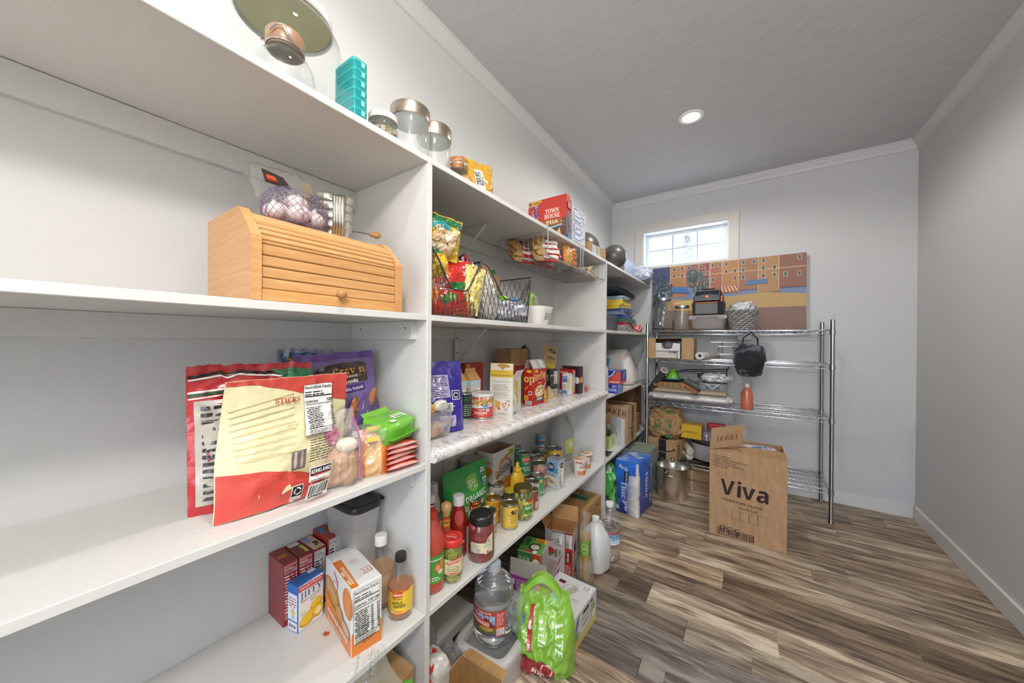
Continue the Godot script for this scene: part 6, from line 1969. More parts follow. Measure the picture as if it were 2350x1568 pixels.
	can("chili_can","small blue and red chili can on top of the wide green can",Vector3(-1.118,Y+.122,-1.975),.034,.105,62,"2a7fa5",func(q:Pr,h:float) -> void:
		q.rect(-.11,.078,.11,h-.007,"b9a25c").poly([Vector2(-.04,.05),Vector2(.045,.044),Vector2(.045,.056),Vector2(-.04,.06)],"a92a2a").rect(-.11,.007,.11,.036,"d9d0c4").text("Chili Beans",.0,.063,.007,"e9f0f2",{"a":.5,"w":.045}).ell(.018,.036,.009,.009,"2f7fc0")
		for i in 14:q.ell(-.03+i*.004,.018+.006*sin(i*2.0),.005,.004,"a5674a",8),{"lid":"c9c0a8","tab":true})
	can("yellow_corn_can","yellow can standing behind the silver fish carton, nearer of two",Vector3(-1.075,Y,-1.885),.036,.113,60,"d9a92c",func(q:Pr,h:float) -> void:q.ell(.0,.07,.025,.02,"c97a2a"),{"lid":"a5a29a"})
	can("yellow_soup_can","wide yellow can right of the small chili can, farther of two",Vector3(-1.06,Y,-2.065),.05,.115,60,"e0b32f",func(q:Pr,h:float) -> void:q.rect(.0,.03,.05,.07,"e9cf6a"),{"lid":"9a9a94"})
	can("small_grey_can","small grey-lidded can just behind the silver fish carton",Vector3(-.985,Y,-1.93),.032,.118,60,"8f9498",func(q:Pr,h:float) -> void:q.rect(-.02,.03,.03,.08,"b9bfc4"))
	# silver carton
	carton("fish_carton","silver and blue fish carton with a round badge at the shelf edge","food box",Vector3(-.896,Y,-1.760),-10,Vector3(.08,.165,.058),"a9b3ba",func(F:Callable,s:Vector3) -> void:
		var q:Pr=F.call("front")
		q.rect(.001,.09,s.x-.001,s.y-.001,"7fa0b5").rect(.001,.09,s.x-.001,.12,"4f93c4").ell(.032,.12,.024,.024,"26303c").text("WILD",.032,.122,.009,"e6ebee",{"a":.5}).text("PLANET",.032,.111,.009,"e6ebee",{"a":.5,"w":.036}).lines(.01,.072,.07,.086,2,"4a565c",.4).rect(.004,.012,s.x-.004,.066,"cfcabb").ell(.04,.036,.026,.01,"b5a878").band([Vector2(.012,.05),Vector2(.068,.022)],.006,"3f5a3a").ell(.025,.05,.01,.006,"b9b03c").ell(.055,.03,.014,.006,"d3c07a")
		q=F.call("right")
		q.rect(.001,.001,s.z-.001,s.y-.03,"c3c3c0").facts(.006,.008,s.z-.006,.115).ell(.029,.135,.014,.014,"26303c").text("WILD",.029,.132,.007,"e6ebee",{"a":.5})
		q=F.call("top")
		q.rect(.002,.002,s.x-.002,s.z-.002,"a3adb3").lines(.01,.02,.06,.04,2,"5a6870",.4))
	# noodle cups
	var proto:Node3D
	for k in 2:
		var lab:String=["instant noodle cup with a paper lid near the shelf edge, front one","instant noodle cup with a greenish side behind the other cup"][k]
		var pos:Vector3=[Vector3(-.857,Y,-2.016),Vector3(-.872,Y,-2.14)][k]
		if k:
			dup(proto,lab,pos,100,0,0,"instant noodle cups")
			continue
		proto=thing("noodle_cup",lab,"cup",pos,60,"instant noodle cups")
		g=Geo.new().k("dcd6cb").lathe([[0,.002],[.032,.002],[.034,.0],[.0345,.003],[.046,.094],[.0465,.096]],40)
		p=Pr.new(g,func(u:float,v:float,d:float) -> Vector3:
			var rr:=.0346+(v-.003)*.126+d
			return Vector3(sin(u/.04)*rr,v,cos(u/.04)*rr),.012)
		p.d=.0004
		p.poly([Vector2(-.04,.005),Vector2(.04,.005),Vector2(.044,.034),Vector2(-.044,.034)],"d98a5a")
		for i in 12:p.ring(-.03+i*.0055,.02+.006*sin(i*2.2),.007,.005,.002,["c4502c","e9c09a","b5462a"][i % 3],0,360,9)
		p.rect(-.04,.036,.045,.05,"e3d9cc").text("CUP",.0,.066,.013,"a93a34",{"a":.5,"w":.04,"f":"sb"}).text("NOODLES",.0,.05,.013,"a93a34",{"a":.5,"w":.058,"f":"sb"}).ell(.03,.074,.014,.006,"8fae3c",16,12).rect(-.046,.083,-.012,.09,"b5443c")
		p.rect(.07,.01,.12,.085,"a9b09a").lines(.075,.015,.115,.08,9,"5c6454",.4)
		part(proto,"cup_body",g,"print")
		g=Geo.new().k("e0d3c3").lathe([[.0465,.094],[.0485,.095],[.0485,.099],[.047,.1],[0,.1]],40)
		p=Pr.face(g,Vector3(0,.1003,0),Vector3.RIGHT,Vector3.FORWARD)
		p.ell(0,0,.042,.042,"e3c9b2").ell(-.014,-.012,.02,.016,"d9803f").ell(-.008,-.012,.008,.006,"8fae4a").text("CUP NOODLES",.005,.014,.007,"a93a34",{"a":.5,"w":.05}).lines(.0,-.03,.03,-.01,3,"b5665a",.4).poly([Vector2(-.012,-.046),Vector2(.012,-.046),Vector2(.0,-.054)],"d9cfc2")
		part(proto,"paper_lid",g,"print")
	# gallon jug at the back, goldfish box, green pouch, nut jar, mustard
	t=thing("vinegar_gallon","tall translucent gallon jug with a moulded handle in the back corner","jug",Vector3(-1.085,Y,-2.215),75)
	g=Geo.new().k("cfd0ca")
	var rows:=[]
	for q in [[.001,0],[.062,.0],[.072,.012],[.073,.16],[.07,.2],[.052,.25],[.03,.285],[.02,.3],[.02,.32]]:
		var row:=PackedVector3Array()
		for j in 41:
			var v2:=rim_rect(TAU*j/40.0,q[0],q[0],.7)
			row.append(Vector3(v2.x,q[1],v2.y))
		rows.append(row)
	g.grid(rows,true)
	part(t,"jug_body",g,"frosted")
	part(t,"handle",Geo.new().k("d3d4cf").tube([Vector3(.03,.285,0),Vector3(.055,.275,0),Vector3(.075,.24,0),Vector3(.078,.2,0),Vector3(.07,.175,0)],.011,10),"frosted")
	g=Geo.new().k("b5bd52")
	p=Pr.face(g,Vector3(-.04,.05,.0738),Vector3.RIGHT,Vector3.UP)
	p.rect(0,0,.09,.1,"bcc25c").ell(.06,.06,.02,.024,"e9e9df").ring(.06,.06,.014,.017,.003,"4a6fa5")
	part(t,"label",g,"print","yellow-green label")
	var s:=Vector3(.196,.25,.107)
	g=Geo.new()
	open_box(g,s,.0015,"d9d4ca","a08a78")
	p=Pr.side(g,s,"front")
	p.ring(.115,.095,.075,.10,.012,"e08a2f",55,250).ring(.115,.095,.09,.12,.004,"e9b06a",60,240).poly([Vector2(.03,.03),Vector2(.12,.005),Vector2(.17,.06),Vector2(.15,.1),Vector2(.06,.085)],"e58f2c")
	p.text("Goldfish",.03,.105,.042,"3a2c26",{"f":"sbi","w":.15,"r":16}).text("BAKED",.065,.085,.012,"c4502c",{"r":14}).rect(.136,.205,.19,.243,"cfd03c").text("3",.14,.212,.025,"2a2a22",{"w":.012}).lines(.158,.212,.186,.238,4,"4a4a22",.5).poly([Vector2(.06,.182),Vector2(.13,.205),Vector2(.13,.218),Vector2(.06,.195)],"b5322c").text("Pepperidge Farm",.065,.187,.007,"efe2d8",{"r":18,"f":"sbi","w":.062})
	p.ell(.165,.12,.014,.022,"4a3428").ell(.13,.03,.03,.016,"d97a22").text("BIG PACK",.11,.012,.01,"efdcb9",{"a":.5})
	p=Pr.side(g,s,"left")
	p.text("BETTER!",.055,.19,.013,"c4502c",{"w":.045}).ell(.07,.15,.035,.022,"e08a2f",20,30).lines(.01,.06,.09,.12,6,"8a7a6a",.4)
	solo("fish_cracker_box","big open white cracker box with orange fish lettering at the back","food box",g,"print",Vector3(-1.124,Y,-1.501),90)
	g=Geo.new().k("d9772a").box(Vector3(0,.11,0),Vector3(.09,.22,.05),.01)
	solo("cracker_pouch","orange cracker pouch standing inside the open white cracker box","food pouch",g,"film",Vector3(-1.125,Y+.002,-1.455),90)
	var w:=.26
	var h:=.255
	var f:=pouch_map(w,h,.09,{"sd":201,"wr":.003,"seal":.04,"bot":.86})
	g=Geo.new().k("2f9a44")
	pouch(g,f,w,h)
	p=pouch_print(g,f,w,h)
	p.ell(.145,.175,.034,.034,"7fbf45").poly([Vector2(.145,.209),Vector2(.179,.209),Vector2(.179,.175)],"7fbf45").text("go",.142,.17,.026,"f0f4ea",{"a":.5,"f":"sbi","w":.042}).text("RAW",.158,.157,.007,"f0f4ea",{"a":.5}).text("ORGANIC",.15,.108,.024,"e3f0dc",{"a":.5,"w":.13}).text("LENTIL GREEN",.15,.075,.022,"e3f0dc",{"a":.5,"w":.15}).ell(.222,.205,.017,.017,"e9ede6").poly([Vector2(.206,.2),Vector2(.238,.2),Vector2(.23,.19),Vector2(.214,.19)],"4f6a8a").text("USDA",.222,.206,.009,"3a4a5a",{"a":.5}).rect(.207,.145,.238,.178,"d6e0df").rect(.209,.147,.236,.166,"3f5f8f").text("NON",.222,.155,.007,"e9f0f2",{"a":.5})
	solo("green_pouch","large green organic food pouch with white lettering behind the bean can","food pouch",g,"film",Vector3(-1.055,Y,-1.205),82,"",-3,4)
	t=jar("nut_jar","glass jar of nuts with a brushed steel lid behind the green pouch","jar",Vector3(-1.135,Y,-1.31),0,[[0,.004],[.054,0],[.058,.008],[.058,.19],[.056,.2]])
	g=Geo.new().k("a08a58").lathe([[0,.006],[.05,.006],[.05,.18],[0,.18]],20)
	r=rnd(19)
	for i in 220:
		var a:=r.randf()*TAU
		g.k(["c7b078","b09a5c","d3c08c","99834a"][r.randi() % 4]).at(Vector3(sin(a)*.05,.09+r.randf()*.1,cos(a)*.05),r.randf()*360,r.randf()*360).ball(Vector3.ZERO,Vector3(.006,.0075,.006),6,5)
	g.at()
	part(t,"nuts",g,"card").set_meta("kind","stuff")
	part(t,"lid",Geo.new().k("b3ada5").lathe([[.057,.195],[.06,.196],[.0605,.2],[.0605,.238],[.0585,.241],[0,.241]],44),"brushed","brushed steel lid")
	t=thing("mustard_bottle","yellow mustard squeeze bottle with a pointed yellow cap","bottle",Vector3(-.985,Y,-1.50),70)
	part(t,"bottle_body",Geo.new().k("e0b52c").lathe([[0,.002],[.036,0],[.041,.008],[.041,.03],[.04,.105],[.037,.125],[.026,.145],[.02,.152]],36,1.05,.72),"plastic")
	part(t,"cap",Geo.new().k("d9ad27").lathe([[.021,.15],[.022,.152],[.0215,.168],[.016,.172],[.011,.176],[.009,.195],[.006,.2],[0,.201]],28),"plastic")
func bay2_floor() -> void:
	# white tub with a speckled recess, carrying the water bottle
	var t:=thing("plastic_tub","white plastic tub with a dark speckled tray recessed in its top, under the water bottle","tub",Vector3(-.80,0,-1.10),4)
	var ring:=func(a:float,b:float,y:float,pw:float) -> PackedVector3Array:
		var row:=PackedVector3Array()
		for j in 49:
			var v:=rim_rect(TAU*j/48.0,a,b,pw)
			row.append(Vector3(v.x,y,v.y))
		return row
	var g:=Geo.new().k("b9b5b2")
	g.grid([ring.call(.10,.145,.0,.3),ring.call(.112,.155,.01,.3),ring.call(.12,.165,.1,.3),ring.call(.118,.163,.118,.3),ring.call(.11,.155,.126,.3),ring.call(.095,.138,.126,.28),ring.call(.091,.134,.122,.28),ring.call(.089,.132,.096,.28)],true)
	part(t,"tub_body",g,"plastic")
	part(t,"speckled_tray",Geo.new().grid([ring.call(.089,.132,.0965,.28),ring.call(.001,.001,.0965,.28)],true),"speckle","dark speckled tray")
	part(t,"wheel",Geo.new().k("26242a").at(Vector3(-.122,.05,.10),0,0,90).lathe([[0,-.006],[.022,-.006],[.024,0],[.022,.006],[0,.006]],24),"plastic","dark round vent")
	# large water bottle
	t=thing("water_bottle","large clear bottle of mountain spring water with a red label standing on the tub","bottle",Vector3(-.808,.0975,-1.07),30)
	var prof:=[]
	for q in [[.0,.006],[.05,.0],[.066,.004],[.074,.02]]:prof.append(q)
	for i in 20:
		var y:=.028+i*.0075
		prof.append([.0765+.0014*sin(i*1.57)*(1.0 if i < 5 or i > 12 else .3),y])
	prof.append_array([[.077,.186],[.074,.205],[.066,.222],[.05,.24],[.034,.253],[.025,.26],[.0245,.268]])
	part(t,"bottle_body",Geo.new().k("f2f4f5").lathe(prof,44),"clear_plastic")
	var wp:=[]
	for q in prof.slice(0,prof.size()-4):wp.append([maxf(q[0]-.0016,.0),q[1]+.0012])
	wp.append([.0,wp[wp.size()-1][1]])
	part(t,"water",Geo.new().lathe(wp,44),"water")
	g=Geo.new().k("b93a34")
	var p:=Pr.round(g,.0786)
	p.d=.0004
	p.rect(-.115,.06,.055,.15,"b93a34").rect(-.11,.068,.014,.136,"8fb3d0").poly([Vector2(-.11,.09),Vector2(-.06,.118),Vector2(-.04,.112),Vector2(-.02,.128),Vector2(.014,.1),Vector2(.014,.068),Vector2(-.11,.068)],"6a3a3c").poly([Vector2(-.11,.068),Vector2(.014,.068),Vector2(.014,.088),Vector2(-.04,.082),Vector2(-.11,.092)],"4f5f33").ell(-.02,.086,.03,.008,"a98f3c").poly([Vector2(-.10,.10),Vector2(-.005,.092),Vector2(-.005,.112),Vector2(-.10,.13)],"c23a34")
	p.text("ARROWHEAD",-.098,.104,.013,"efe9e2",{"w":.09,"r":-5}).text("SPRING WATER",-.03,.14,.006,"efe2dc",{"a":.5}).lines(.02,.1,.05,.146,8,"e3c9c2",.4).barcode(.02,.064,.05,.088).rect(.02,.09,.038,.096,"d9822f").rect(-.11,.062,.014,.068,"3f4a6a")
	part(t,"label",g,"print","red picture label")
	part(t,"cap",cap(Geo.new().k("d3d6d9"),.0265,.03,.258,44),"frosted","translucent white cap")
	# water bottle lying on a white box
	carton("white_box","white cardboard box with black labels at the back beside the tub","box",Vector3(-1.06,0,-.975),90,Vector3(.33,.10,.2),"b9b4ae",func(F:Callable,s:Vector3) -> void:
		var q:Pr=F.call("front")
		q.rect(.19,.03,.23,.06,"2a2a2a").lines(.03,.04,.15,.08,4,"5c5a56",.4))
	t=thing("lying_bottle","clear ribbed water bottle lying on its side behind the tub","bottle",Vector3(-.985,.172,-.885),178,"",-90)
	prof=[[.0,.004],[.05,.0],[.066,.008]]
	for i in 22:prof.append([.068+.0016*sin(i*1.9),.014+i*.0068])
	prof.append_array([[.066,.165],[.055,.185],[.034,.203],[.024,.21],[.0235,.22]])
	part(t,"bottle_body",Geo.new().k("dfe6e8").lathe(prof,40),"clear_plastic")
	part(t,"inner_film",Geo.new().k("b9c2c6").lathe([[.0,.01],[.06,.012],[.064,.02],[.064,.16],[.05,.18]],30),"clear_plastic")
	part(t,"cap",cap(Geo.new().k("c9ccd0"),.026,.024,.214,40),"plastic","white cap")
	carton("water_case","blue printed water case at the very back next to the upright","box",Vector3(-1.03,.1,-.80),90,Vector3(.1,.16,.15),"2f6f9f",func(F:Callable,s:Vector3) -> void:
		var q:Pr=F.call("front")
		q.text("CRYSTAL",.05,.05,.02,"cfe3f0",{"a":.5,"r":-65,"w":.1}).rect(.08,.0,.1,s.y,"8f2a2a"))
	soft_bag("sugar_bag","white and red sugar bag standing against the upright, low in the middle bay","food bag",Vector3(-.865,0,-.80),Vector3(.12,.2,.085),211,["d3cec8","d9d4ce","c9c4be","b9322c"],0,{"sq":.45,"amp":.008,"pf":.012})
	g=Geo.new()
	open_box(g,Vector3(.18,.125,.17),.004,"c4986a","b98c56")
	flap(g,Vector3(.09,.125,-.085),Vector3(-.09,.125,-.085),Vector3(0,.15,-1),.03,"c4986a","b98c56")
	solo("open_carton","small open cardboard carton at the front bottom of the middle bay","cardboard box",g,"cardboard",Vector3(-.74,0,-.835),2)
	soft_bag("plastic_wrap","crumpled clear plastic wrap beside the water bottle","plastic wrap",Vector3(-.725,.13,-1.13),Vector3(.07,.14,.13),215,["e3e4e6","d3d5d9"],0,{"mat":"cling_film","amp":.03,"freq":.2})
	soft_bag("plastic_wrap","clear plastic scrap in front of the tub's round vent","plastic wrap",Vector3(-.885,.0,-.915),Vector3(.07,.13,.06),217,["e3e4e6","d3d5d9"],0,{"mat":"cling_film","amp":.03,"freq":.2})
	carton("blue_strip_box","narrow blue and yellow box behind the water bottle","food box",Vector3(-.985,0,-1.29),20,Vector3(.045,.26,.1),"4f78a5",func(F:Callable,s:Vector3) -> void:
		var q:Pr=F.call("front")
		q.rect(.03,.002,s.x-.001,s.y-.002,"d9b03a").rect(.001,.1,.014,.24,"2a3a30"))
	# purple carton with open flaps and a coconut box inside
	var s:=Vector3(.187,.145,.18)
	g=Geo.new()
	open_box(g,s,.0025,"8f3a86","a89a8c")
	p=Pr.side(g,s,"front")
	p.facts(.125,.004,.182,.135,"","d9d2cf","2a2426").rect(.008,.105,.026,.13,"d9c6d6").lines(.034,.085,.118,.135,6,"dcc3da",.45).lines(.034,.05,.118,.078,4,"dcc3da",.45).rect(.034,.036,.118,.043,"5c2054").lines(.05,.004,.118,.03,4,"dcc3da",.5).ell(.028,.07,.006,.008,"d9c6d6")
	p=Pr.side(g,s,"right")
	p.poly([Vector2(.001,.09),Vector2(.18,.12),Vector2(.18,.144),Vector2(.001,.144)],"d9cfd3").ell(.13,.05,.03,.03,"8fae5a").rect(.03,.05,.09,.075,"c9a3c4").lines(.034,.054,.086,.072,2,"5c2054",.5)
	flap(g,Vector3(-s.x/2,s.y,s.z/2),Vector3(s.x/2,s.y,s.z/2),Vector3(0,1,.06),.085,"b3aca2","b3aca2",.004)
	flap(g,Vector3(s.x/2,s.y,s.z/2),Vector3(s.x/2,s.y,-s.z/2),Vector3(.35,1,0),.085,"d3c3cb","c3bbb2",.006)
	g.x=Transform3D(Basis(Vector3(0,0,-1),Vector3(.33,.944,0),Vector3(.944,-.33,0)),Vector3(s.x/2+.001,s.y,s.z/2))
	p=Pr.face(g,Vector3.ZERO,Vector3.RIGHT,Vector3.UP)
	p.poly([Vector2(.006,.002),Vector2(.172,.002),Vector2(.172,.045),Vector2(.006,.02)],"93408a").ell(.08,.045,.06,.018,"b5502f",20,10).text("INFUSIONS",.02,.068,.008,"5c4a55",{"w":.12,"r":4}).rect(.09,.012,.14,.03,"d9cfd3")
	g.at()
	solo("purple_carton","open purple and white carton holding a green coconut box, under the lowest shelf","carton",g,"card",Vector3(-.842,0,-1.446),10)
	carton("coconut_milk_box","green and brown coconut box standing inside the open purple carton","food box",Vector3(-.87,.005,-1.475),12,Vector3(.12,.225,.13),"c9c1bb",func(F:Callable,s2:Vector3) -> void:
		var q:Pr=F.call("top")
		q.rect(.001,.001,s2.x-.001,s2.z-.001,"4f8f42").rect(.06,.09,s2.x-.002,s2.z-.002,"d9a23c").lines(.064,.094,.114,.124,3,"5c4a1c",.5).ell(.072,.05,.03,.03,"4a2f22").ell(.074,.05,.022,.02,"e3dcd0").rect(.02,.05,.036,.11,"2f5a2a").rect(.03,.004,.1,.018,"b5442c").ell(.085,.012,.012,.012,"d9e0d6")
		q=F.call("front")
		q.rect(.001,.13,s2.x-.001,s2.y-.001,"3f6f38").rect(.075,.12,s2.x-.001,s2.y-.001,"b0402c").ell(.095,.18,.018,.02,"d9e6d4").text("USDA",.095,.178,.008,"3a5a3a",{"a":.5})
		for i in 3:q.rect(.008+i*.02,.17,.022+i*.02,.2,"8fae8a")
		q=F.call("right")
		q.rect(.001,.001,.02,s2.y-.001,"b0402c"))
	# tall red and white carton, flaps open
	s=Vector3(.152,.225,.14)
	g=Geo.new()
	open_box(g,s,.003,"c9c1bd","ad7c4c")
	p=Pr.side(g,s,"front")
	p.rect(.108,.001,s.x-.001,s.y-.002,"b93029").facts(.112,.14,.148,.215).facts(.055,.15,.102,.22).lines(.006,.17,.05,.215,7,"8a8580",.4).ell(.032,.115,.02,.022,"c23a30").ell(.028,.1,.01,.008,"4f8a3c").text("USDA",.07,.09,.016,"4a5a4a",{"r":90,"w":.04}).text("ORGANIC",.09,.08,.012,"4f8a3c",{"r":90,"w":.05}).rect(.118,.07,.14,.125,"1c1a1c").text("KIRKLAND",.134,.073,.013,"efe9e4",{"r":90,"w":.048}).lines(.114,.01,.146,.06,6,"efd9d2",.4)
	p=Pr.side(g,s,"right")
	p.rect(.02,.08,.1,.2,"cfc8c2").rect(.03,.1,.08,.15,"2a2a2c").facts(.03,.01,.1,.09)
	flap(g,Vector3(-s.x/2,s.y,s.z/2),Vector3(s.x/2,s.y,s.z/2),Vector3(0,.55,1),.05,"cbc6c4","ad7c4c",.006)
	flap(g,Vector3(s.x/2,s.y,s.z/2),Vector3(s.x/2,s.y,-s.z/2),Vector3(.45,1,0),.075,"d3cfcd","ad7c4c",.01)
	flap(g,Vector3(s.x/2,s.y,-s.z/2),Vector3(-s.x/2,s.y,-s.z/2),Vector3(0,1,-.25),.075,"cbc6c4","b4834f",.004)
	flap(g,Vector3(-s.x/2,s.y,-s.z/2),Vector3(-s.x/2,s.y,s.z/2),Vector3(-.6,1,0),.07,"cbc6c4","ad7c4c",.008)
	g.at()
	solo("red_white_carton","tall red and white carton with its flaps open, brown inside, under the lowest shelf","carton",g,"card",Vector3(-.842,0,-1.739),13)
	carton("fruit_box","brown fruit box with a printed grapefruit under the far end of the lowest shelf","box",Vector3(-.955,0,-2.145),90,Vector3(.29,.195,.28),"b98a58",func(F:Callable,s2:Vector3) -> void:
		var q:Pr=F.call("front")
		q.poly([Vector2(.02,.05),Vector2(.09,.07),Vector2(.12,.11),Vector2(.03,.1)],"c9a63c").ell(.075,.135,.04,.035,"c9683c").ell(.075,.135,.033,.028,"e0a27c").rect(.02,.02,.1,.05,"4f7a3a").poly([Vector2(.2,.15),Vector2(.235,.15),Vector2(.235,.172),Vector2(.225,.16),Vector2(.205,.162)],"26221f").band([Vector2(.2,.06),Vector2(.25,.1)],.003,"6a4a2a")
		q=F.call("top")
		q.rect(.14,.05,.2,.18,"2f5f3f").text("GRAPE FRUIT",.26,.03,.02,"4a5a32",{"r":90,"w":.19}).lines(.212,.05,.23,.2,1,"4a5a32",.5),{"mat":"cardboard"})
	# spaghetti in a jar
	t=thing("pasta_jar","open glass jar holding upright spaghetti in a green organic sleeve","jar",Vector3(-.690,0,-1.704),20)
	part(t,"jar_body",Geo.new().k("f4f4f2").lathe([[0,.004],[.04,.0],[.046,.008],[.046,.085],[.043,.1],[.04,.106],[.0425,.11],[.0415,.115],[.042,.12],[.041,.127]],40),"glass")
	part(t,"inner_glass",Geo.new().k("e9efec").lathe([[0,.008],[.037,.009],[.043,.014],[.043,.085],[.039,.102]],36),"glass")
	t=thing("spaghetti_pack","bundle of spaghetti in a clear bag with a green organic band","pasta",Vector3(-.690,.01,-1.704),25)
	g=Geo.new()
	var r:=rnd(77)
	for i in 120:
		var a:=r.randf()*TAU
		var q:=sqrt(r.randf())*.026
		g.k(["d9b36a","e3c07c","cfa558"][i % 3]).tube([Vector3(sin(a)*q,0,cos(a)*q),Vector3(sin(a)*q*1.08,.235,cos(a)*q*1.08)],.0011,4)
	part(t,"spaghetti",g,"card").set_meta("kind","stuff")
	g=Geo.new().k("7aa03c").lathe([[.0296,.125],[.0305,.205]],32)
	p=Pr.round(g,.0308)
	p.text("ORGANIC",.022,.2,.011,"26331a",{"r":-90,"w":.075}).ring(-.006,.165,.017,.024,.002,"dfe9cc").text("PASTA",-.006,.162,.007,"eaf0dc",{"a":.5})
	part(t,"paper_band",g,"print","green band lettered organic")
	g=Geo.new().k("e9e9e6").lathe([[.030,.20],[.031,.25],[.027,.28],[.012,.3],[.02,.33],[.024,.335]],26)
	p=Pr.round(g,.031)
	p.d=.001
	p.text("Simple",.006,.285,.016,"33302e",{"r":-80,"f":"si","w":.07})
	part(t,"clear_bag",g,"cling_film")
	# milk jug and water jug at the front
	t=thing("milk_jug","white plastic milk jug with a moulded handle beside the spaghetti jar","jug",Vector3(-.682,0,-1.832),75)
	var rows:=[]
	for q in [[.001,0],[.06,.0],[.07,.012],[.072,.1],[.07,.15],[.058,.19],[.036,.225],[.021,.245],[.0185,.25],[.0185,.268]]:
		var row:=PackedVector3Array()
		for j in 41:
			var v:=rim_rect(TAU*j/40.0,q[0],q[0],.62)
			row.append(Vector3(v.x,q[1],v.y))
		rows.append(row)
	part(t,"jug_body",Geo.new().k("cfcfcd").grid(rows,true),"plastic")
	part(t,"handle",Geo.new().k("d3d3d1").tube([Vector3(.02,.236,0),Vector3(.042,.235,0),Vector3(.066,.205,0),Vector3(.072,.165,0),Vector3(.066,.125,0)],.0105,10),"plastic")
	part(t,"cap",cap(Geo.new().k("dad9d6"),.0205,.016,.262,36),"plastic","white cap")
	t=thing("water_jug","clear spring water bottle with a light blue label farthest along the floor row","bottle",Vector3(-.648,0,-1.965),40)
	prof=[[.0,.006],[.045,.0],[.056,.006]]
	for i in 26:prof.append([.0595+.002*sin(i*1.35)*(1.0 if i < 9 or i > 17 else .0),.012+i*.008])
	prof.append_array([[.059,.225],[.05,.255],[.034,.28],[.022,.295],[.0215,.302]])
	part(t,"bottle_body",Geo.new().k("f2f4f5").lathe(prof,40),"clear_plastic")
	wp=[]
	for q in prof.slice(0,26):wp.append([maxf(q[0]-.0016,.0),q[1]+.0012])
	wp.append([.0,wp[wp.size()-1][1]])
	part(t,"water",Geo.new().lathe(wp,40),"water")
	g=Geo.new()
	p=Pr.round(g,.0604)
	p.d=.0005
	p.rect(-.075,.095,.085,.165,"8fb9d6").rect(-.075,.157,.085,.166,"b5443f").rect(-.075,.094,.085,.099,"b5443f").poly([Vector2(-.06,.1),Vector2(-.02,.14),Vector2(.0,.12),Vector2(.03,.135),Vector2(.06,.1)],"d9e9f2").text("CRYSTAL GEYSER",.008,.14,.011,"2f3f55",{"a":.5,"w":.105}).text("SPRING WATER",.012,.126,.007,"3f6f9f",{"a":.5}).text("1 GALLON",.012,.112,.006,"55606a",{"a":.5})
	part(t,"label",g,"print","light blue label with red edges")
	part(t,"cap",cap(Geo.new().k("d9dbdd"),.0235,.02,.296,40),"plastic","white cap")
	# coconut water box and the green bag in front of it
	s=Vector3(.19,.1345,.232)
	carton("coconut_water_box","white coconut water box with a yellow base lying on the floor","box",Vector3(-.65,0,-1.383),-2,s,"c9c6c4",func(F:Callable,s2:Vector3) -> void:
		var q:Pr=F.call("top")
		q.rect(.03,.17,.062,.19,"1f1d20").rect(.03,.17,.062,.175,"b5322c").text("organic",.062,.125,.013,"8a8a86",{"r":68,"f":""}).text("coconut",.085,.095,.022,"6f8a3a",{"r":68,"w":.095,"f":""}).text("water",.107,.105,.022,"6f8a3a",{"r":68,"f":""}).lines(.13,.1,.17,.112,2,"9a9894",.4).barcode(.14,.185,.18,.215).rect(.118,.001,.1186,s2.z,"aaa7a5")
		q=F.call("right")
		q.rect(.001,.001,s2.z-.001,.03,"d3bd5c").rect(.001,.03,s2.z-.001,.033,"6f93b5").text("coconut",.07,.08,.02,"7a9a45",{"f":"","w":.08}).text("water",.085,.055,.02,"7a9a45",{"f":""}).rect(.09,.105,.15,.118,"1f1d20").poly([Vector2(.012,.05),Vector2(.05,.1),Vector2(.055,.128),Vector2(.03,.11)],"5a6fa5").ell(.03,.05,.026,.014,"7f9a5a").ell(.19,.07,.022,.035,"8fa869").ell(.195,.05,.016,.016,"e3dccb").rect(.16,.11,.19,.118,"3a3a3a"),{"mat":"card"})
	t=thing("snack_sack","bright green plastic sack with a die-cut handle standing in front of the coconut water box","bag",Vector3(-.635,0,-1.165),22)
	var w:=.235
	var h:=.30
	var f:=pouch_map(w,h,.16,{"sd":231,"wr":.011,"freq":.035,"hp":5.0,"seal":.02,"top":.8})
	g=Geo.new().k("7fae3a")
	pouch(g,f,w,h,34,40)
	p=pouch_print(g,f,w,h,34,40)
	p.text("LITE",.165,.2,.028,"d3dfc2",{"r":-90,"w":.085}).rect(.06,.11,.078,.24,"a92f2a").lines(.062,.115,.076,.235,2,"e3c2ba",.4).poly([Vector2(.03,.002),Vector2(.15,.002),Vector2(.165,.055),Vector2(.13,.085),Vector2(.06,.088),Vector2(.03,.1)],"8f2a2c").ring(.135,.06,.02,.02,.004,"d9a59a").ring(.13,.02,.02,.02,.004,"d9a59a").text("BITE",.08,.05,.014,"efdcd2",{"r":-20}).text("SIZE",.075,.016,.014,"efdcd2",{"r":-20}).rect(.1,.13,.135,.22,"9fc45c").lines(.102,.135,.133,.215,5,"e3efcf",.4).rect(.03,.185,.042,.21,"4f6f9f")
	part(t,"sack_body",g,"film")
	# handle: two bent bands above an opening through which cardboard shows
	g=Geo.new().k("82b43c")
	var hp:=wave(16,func(k):return Vector3(-.075+.135*k,.285+.055*sin(PI*clampf(k,.0,1.0)),.0))
	for i in 16:
		var a:Vector3=hp[i]
		var b:Vector3=hp[i+1]
		for e in [-1.0,1.0]:g.quad(a+Vector3(0,-.012,.022*e),b+Vector3(0,-.012,.022*e),b+Vector3(0,.012,.016*e),a+Vector3(0,.012,.016*e))
		g.quad(a+Vector3(0,.012,.016),b+Vector3(0,.012,.016),b+Vector3(0,.012,-.016),a+Vector3(0,.012,-.016))
	part(t,"handle",g,"film")
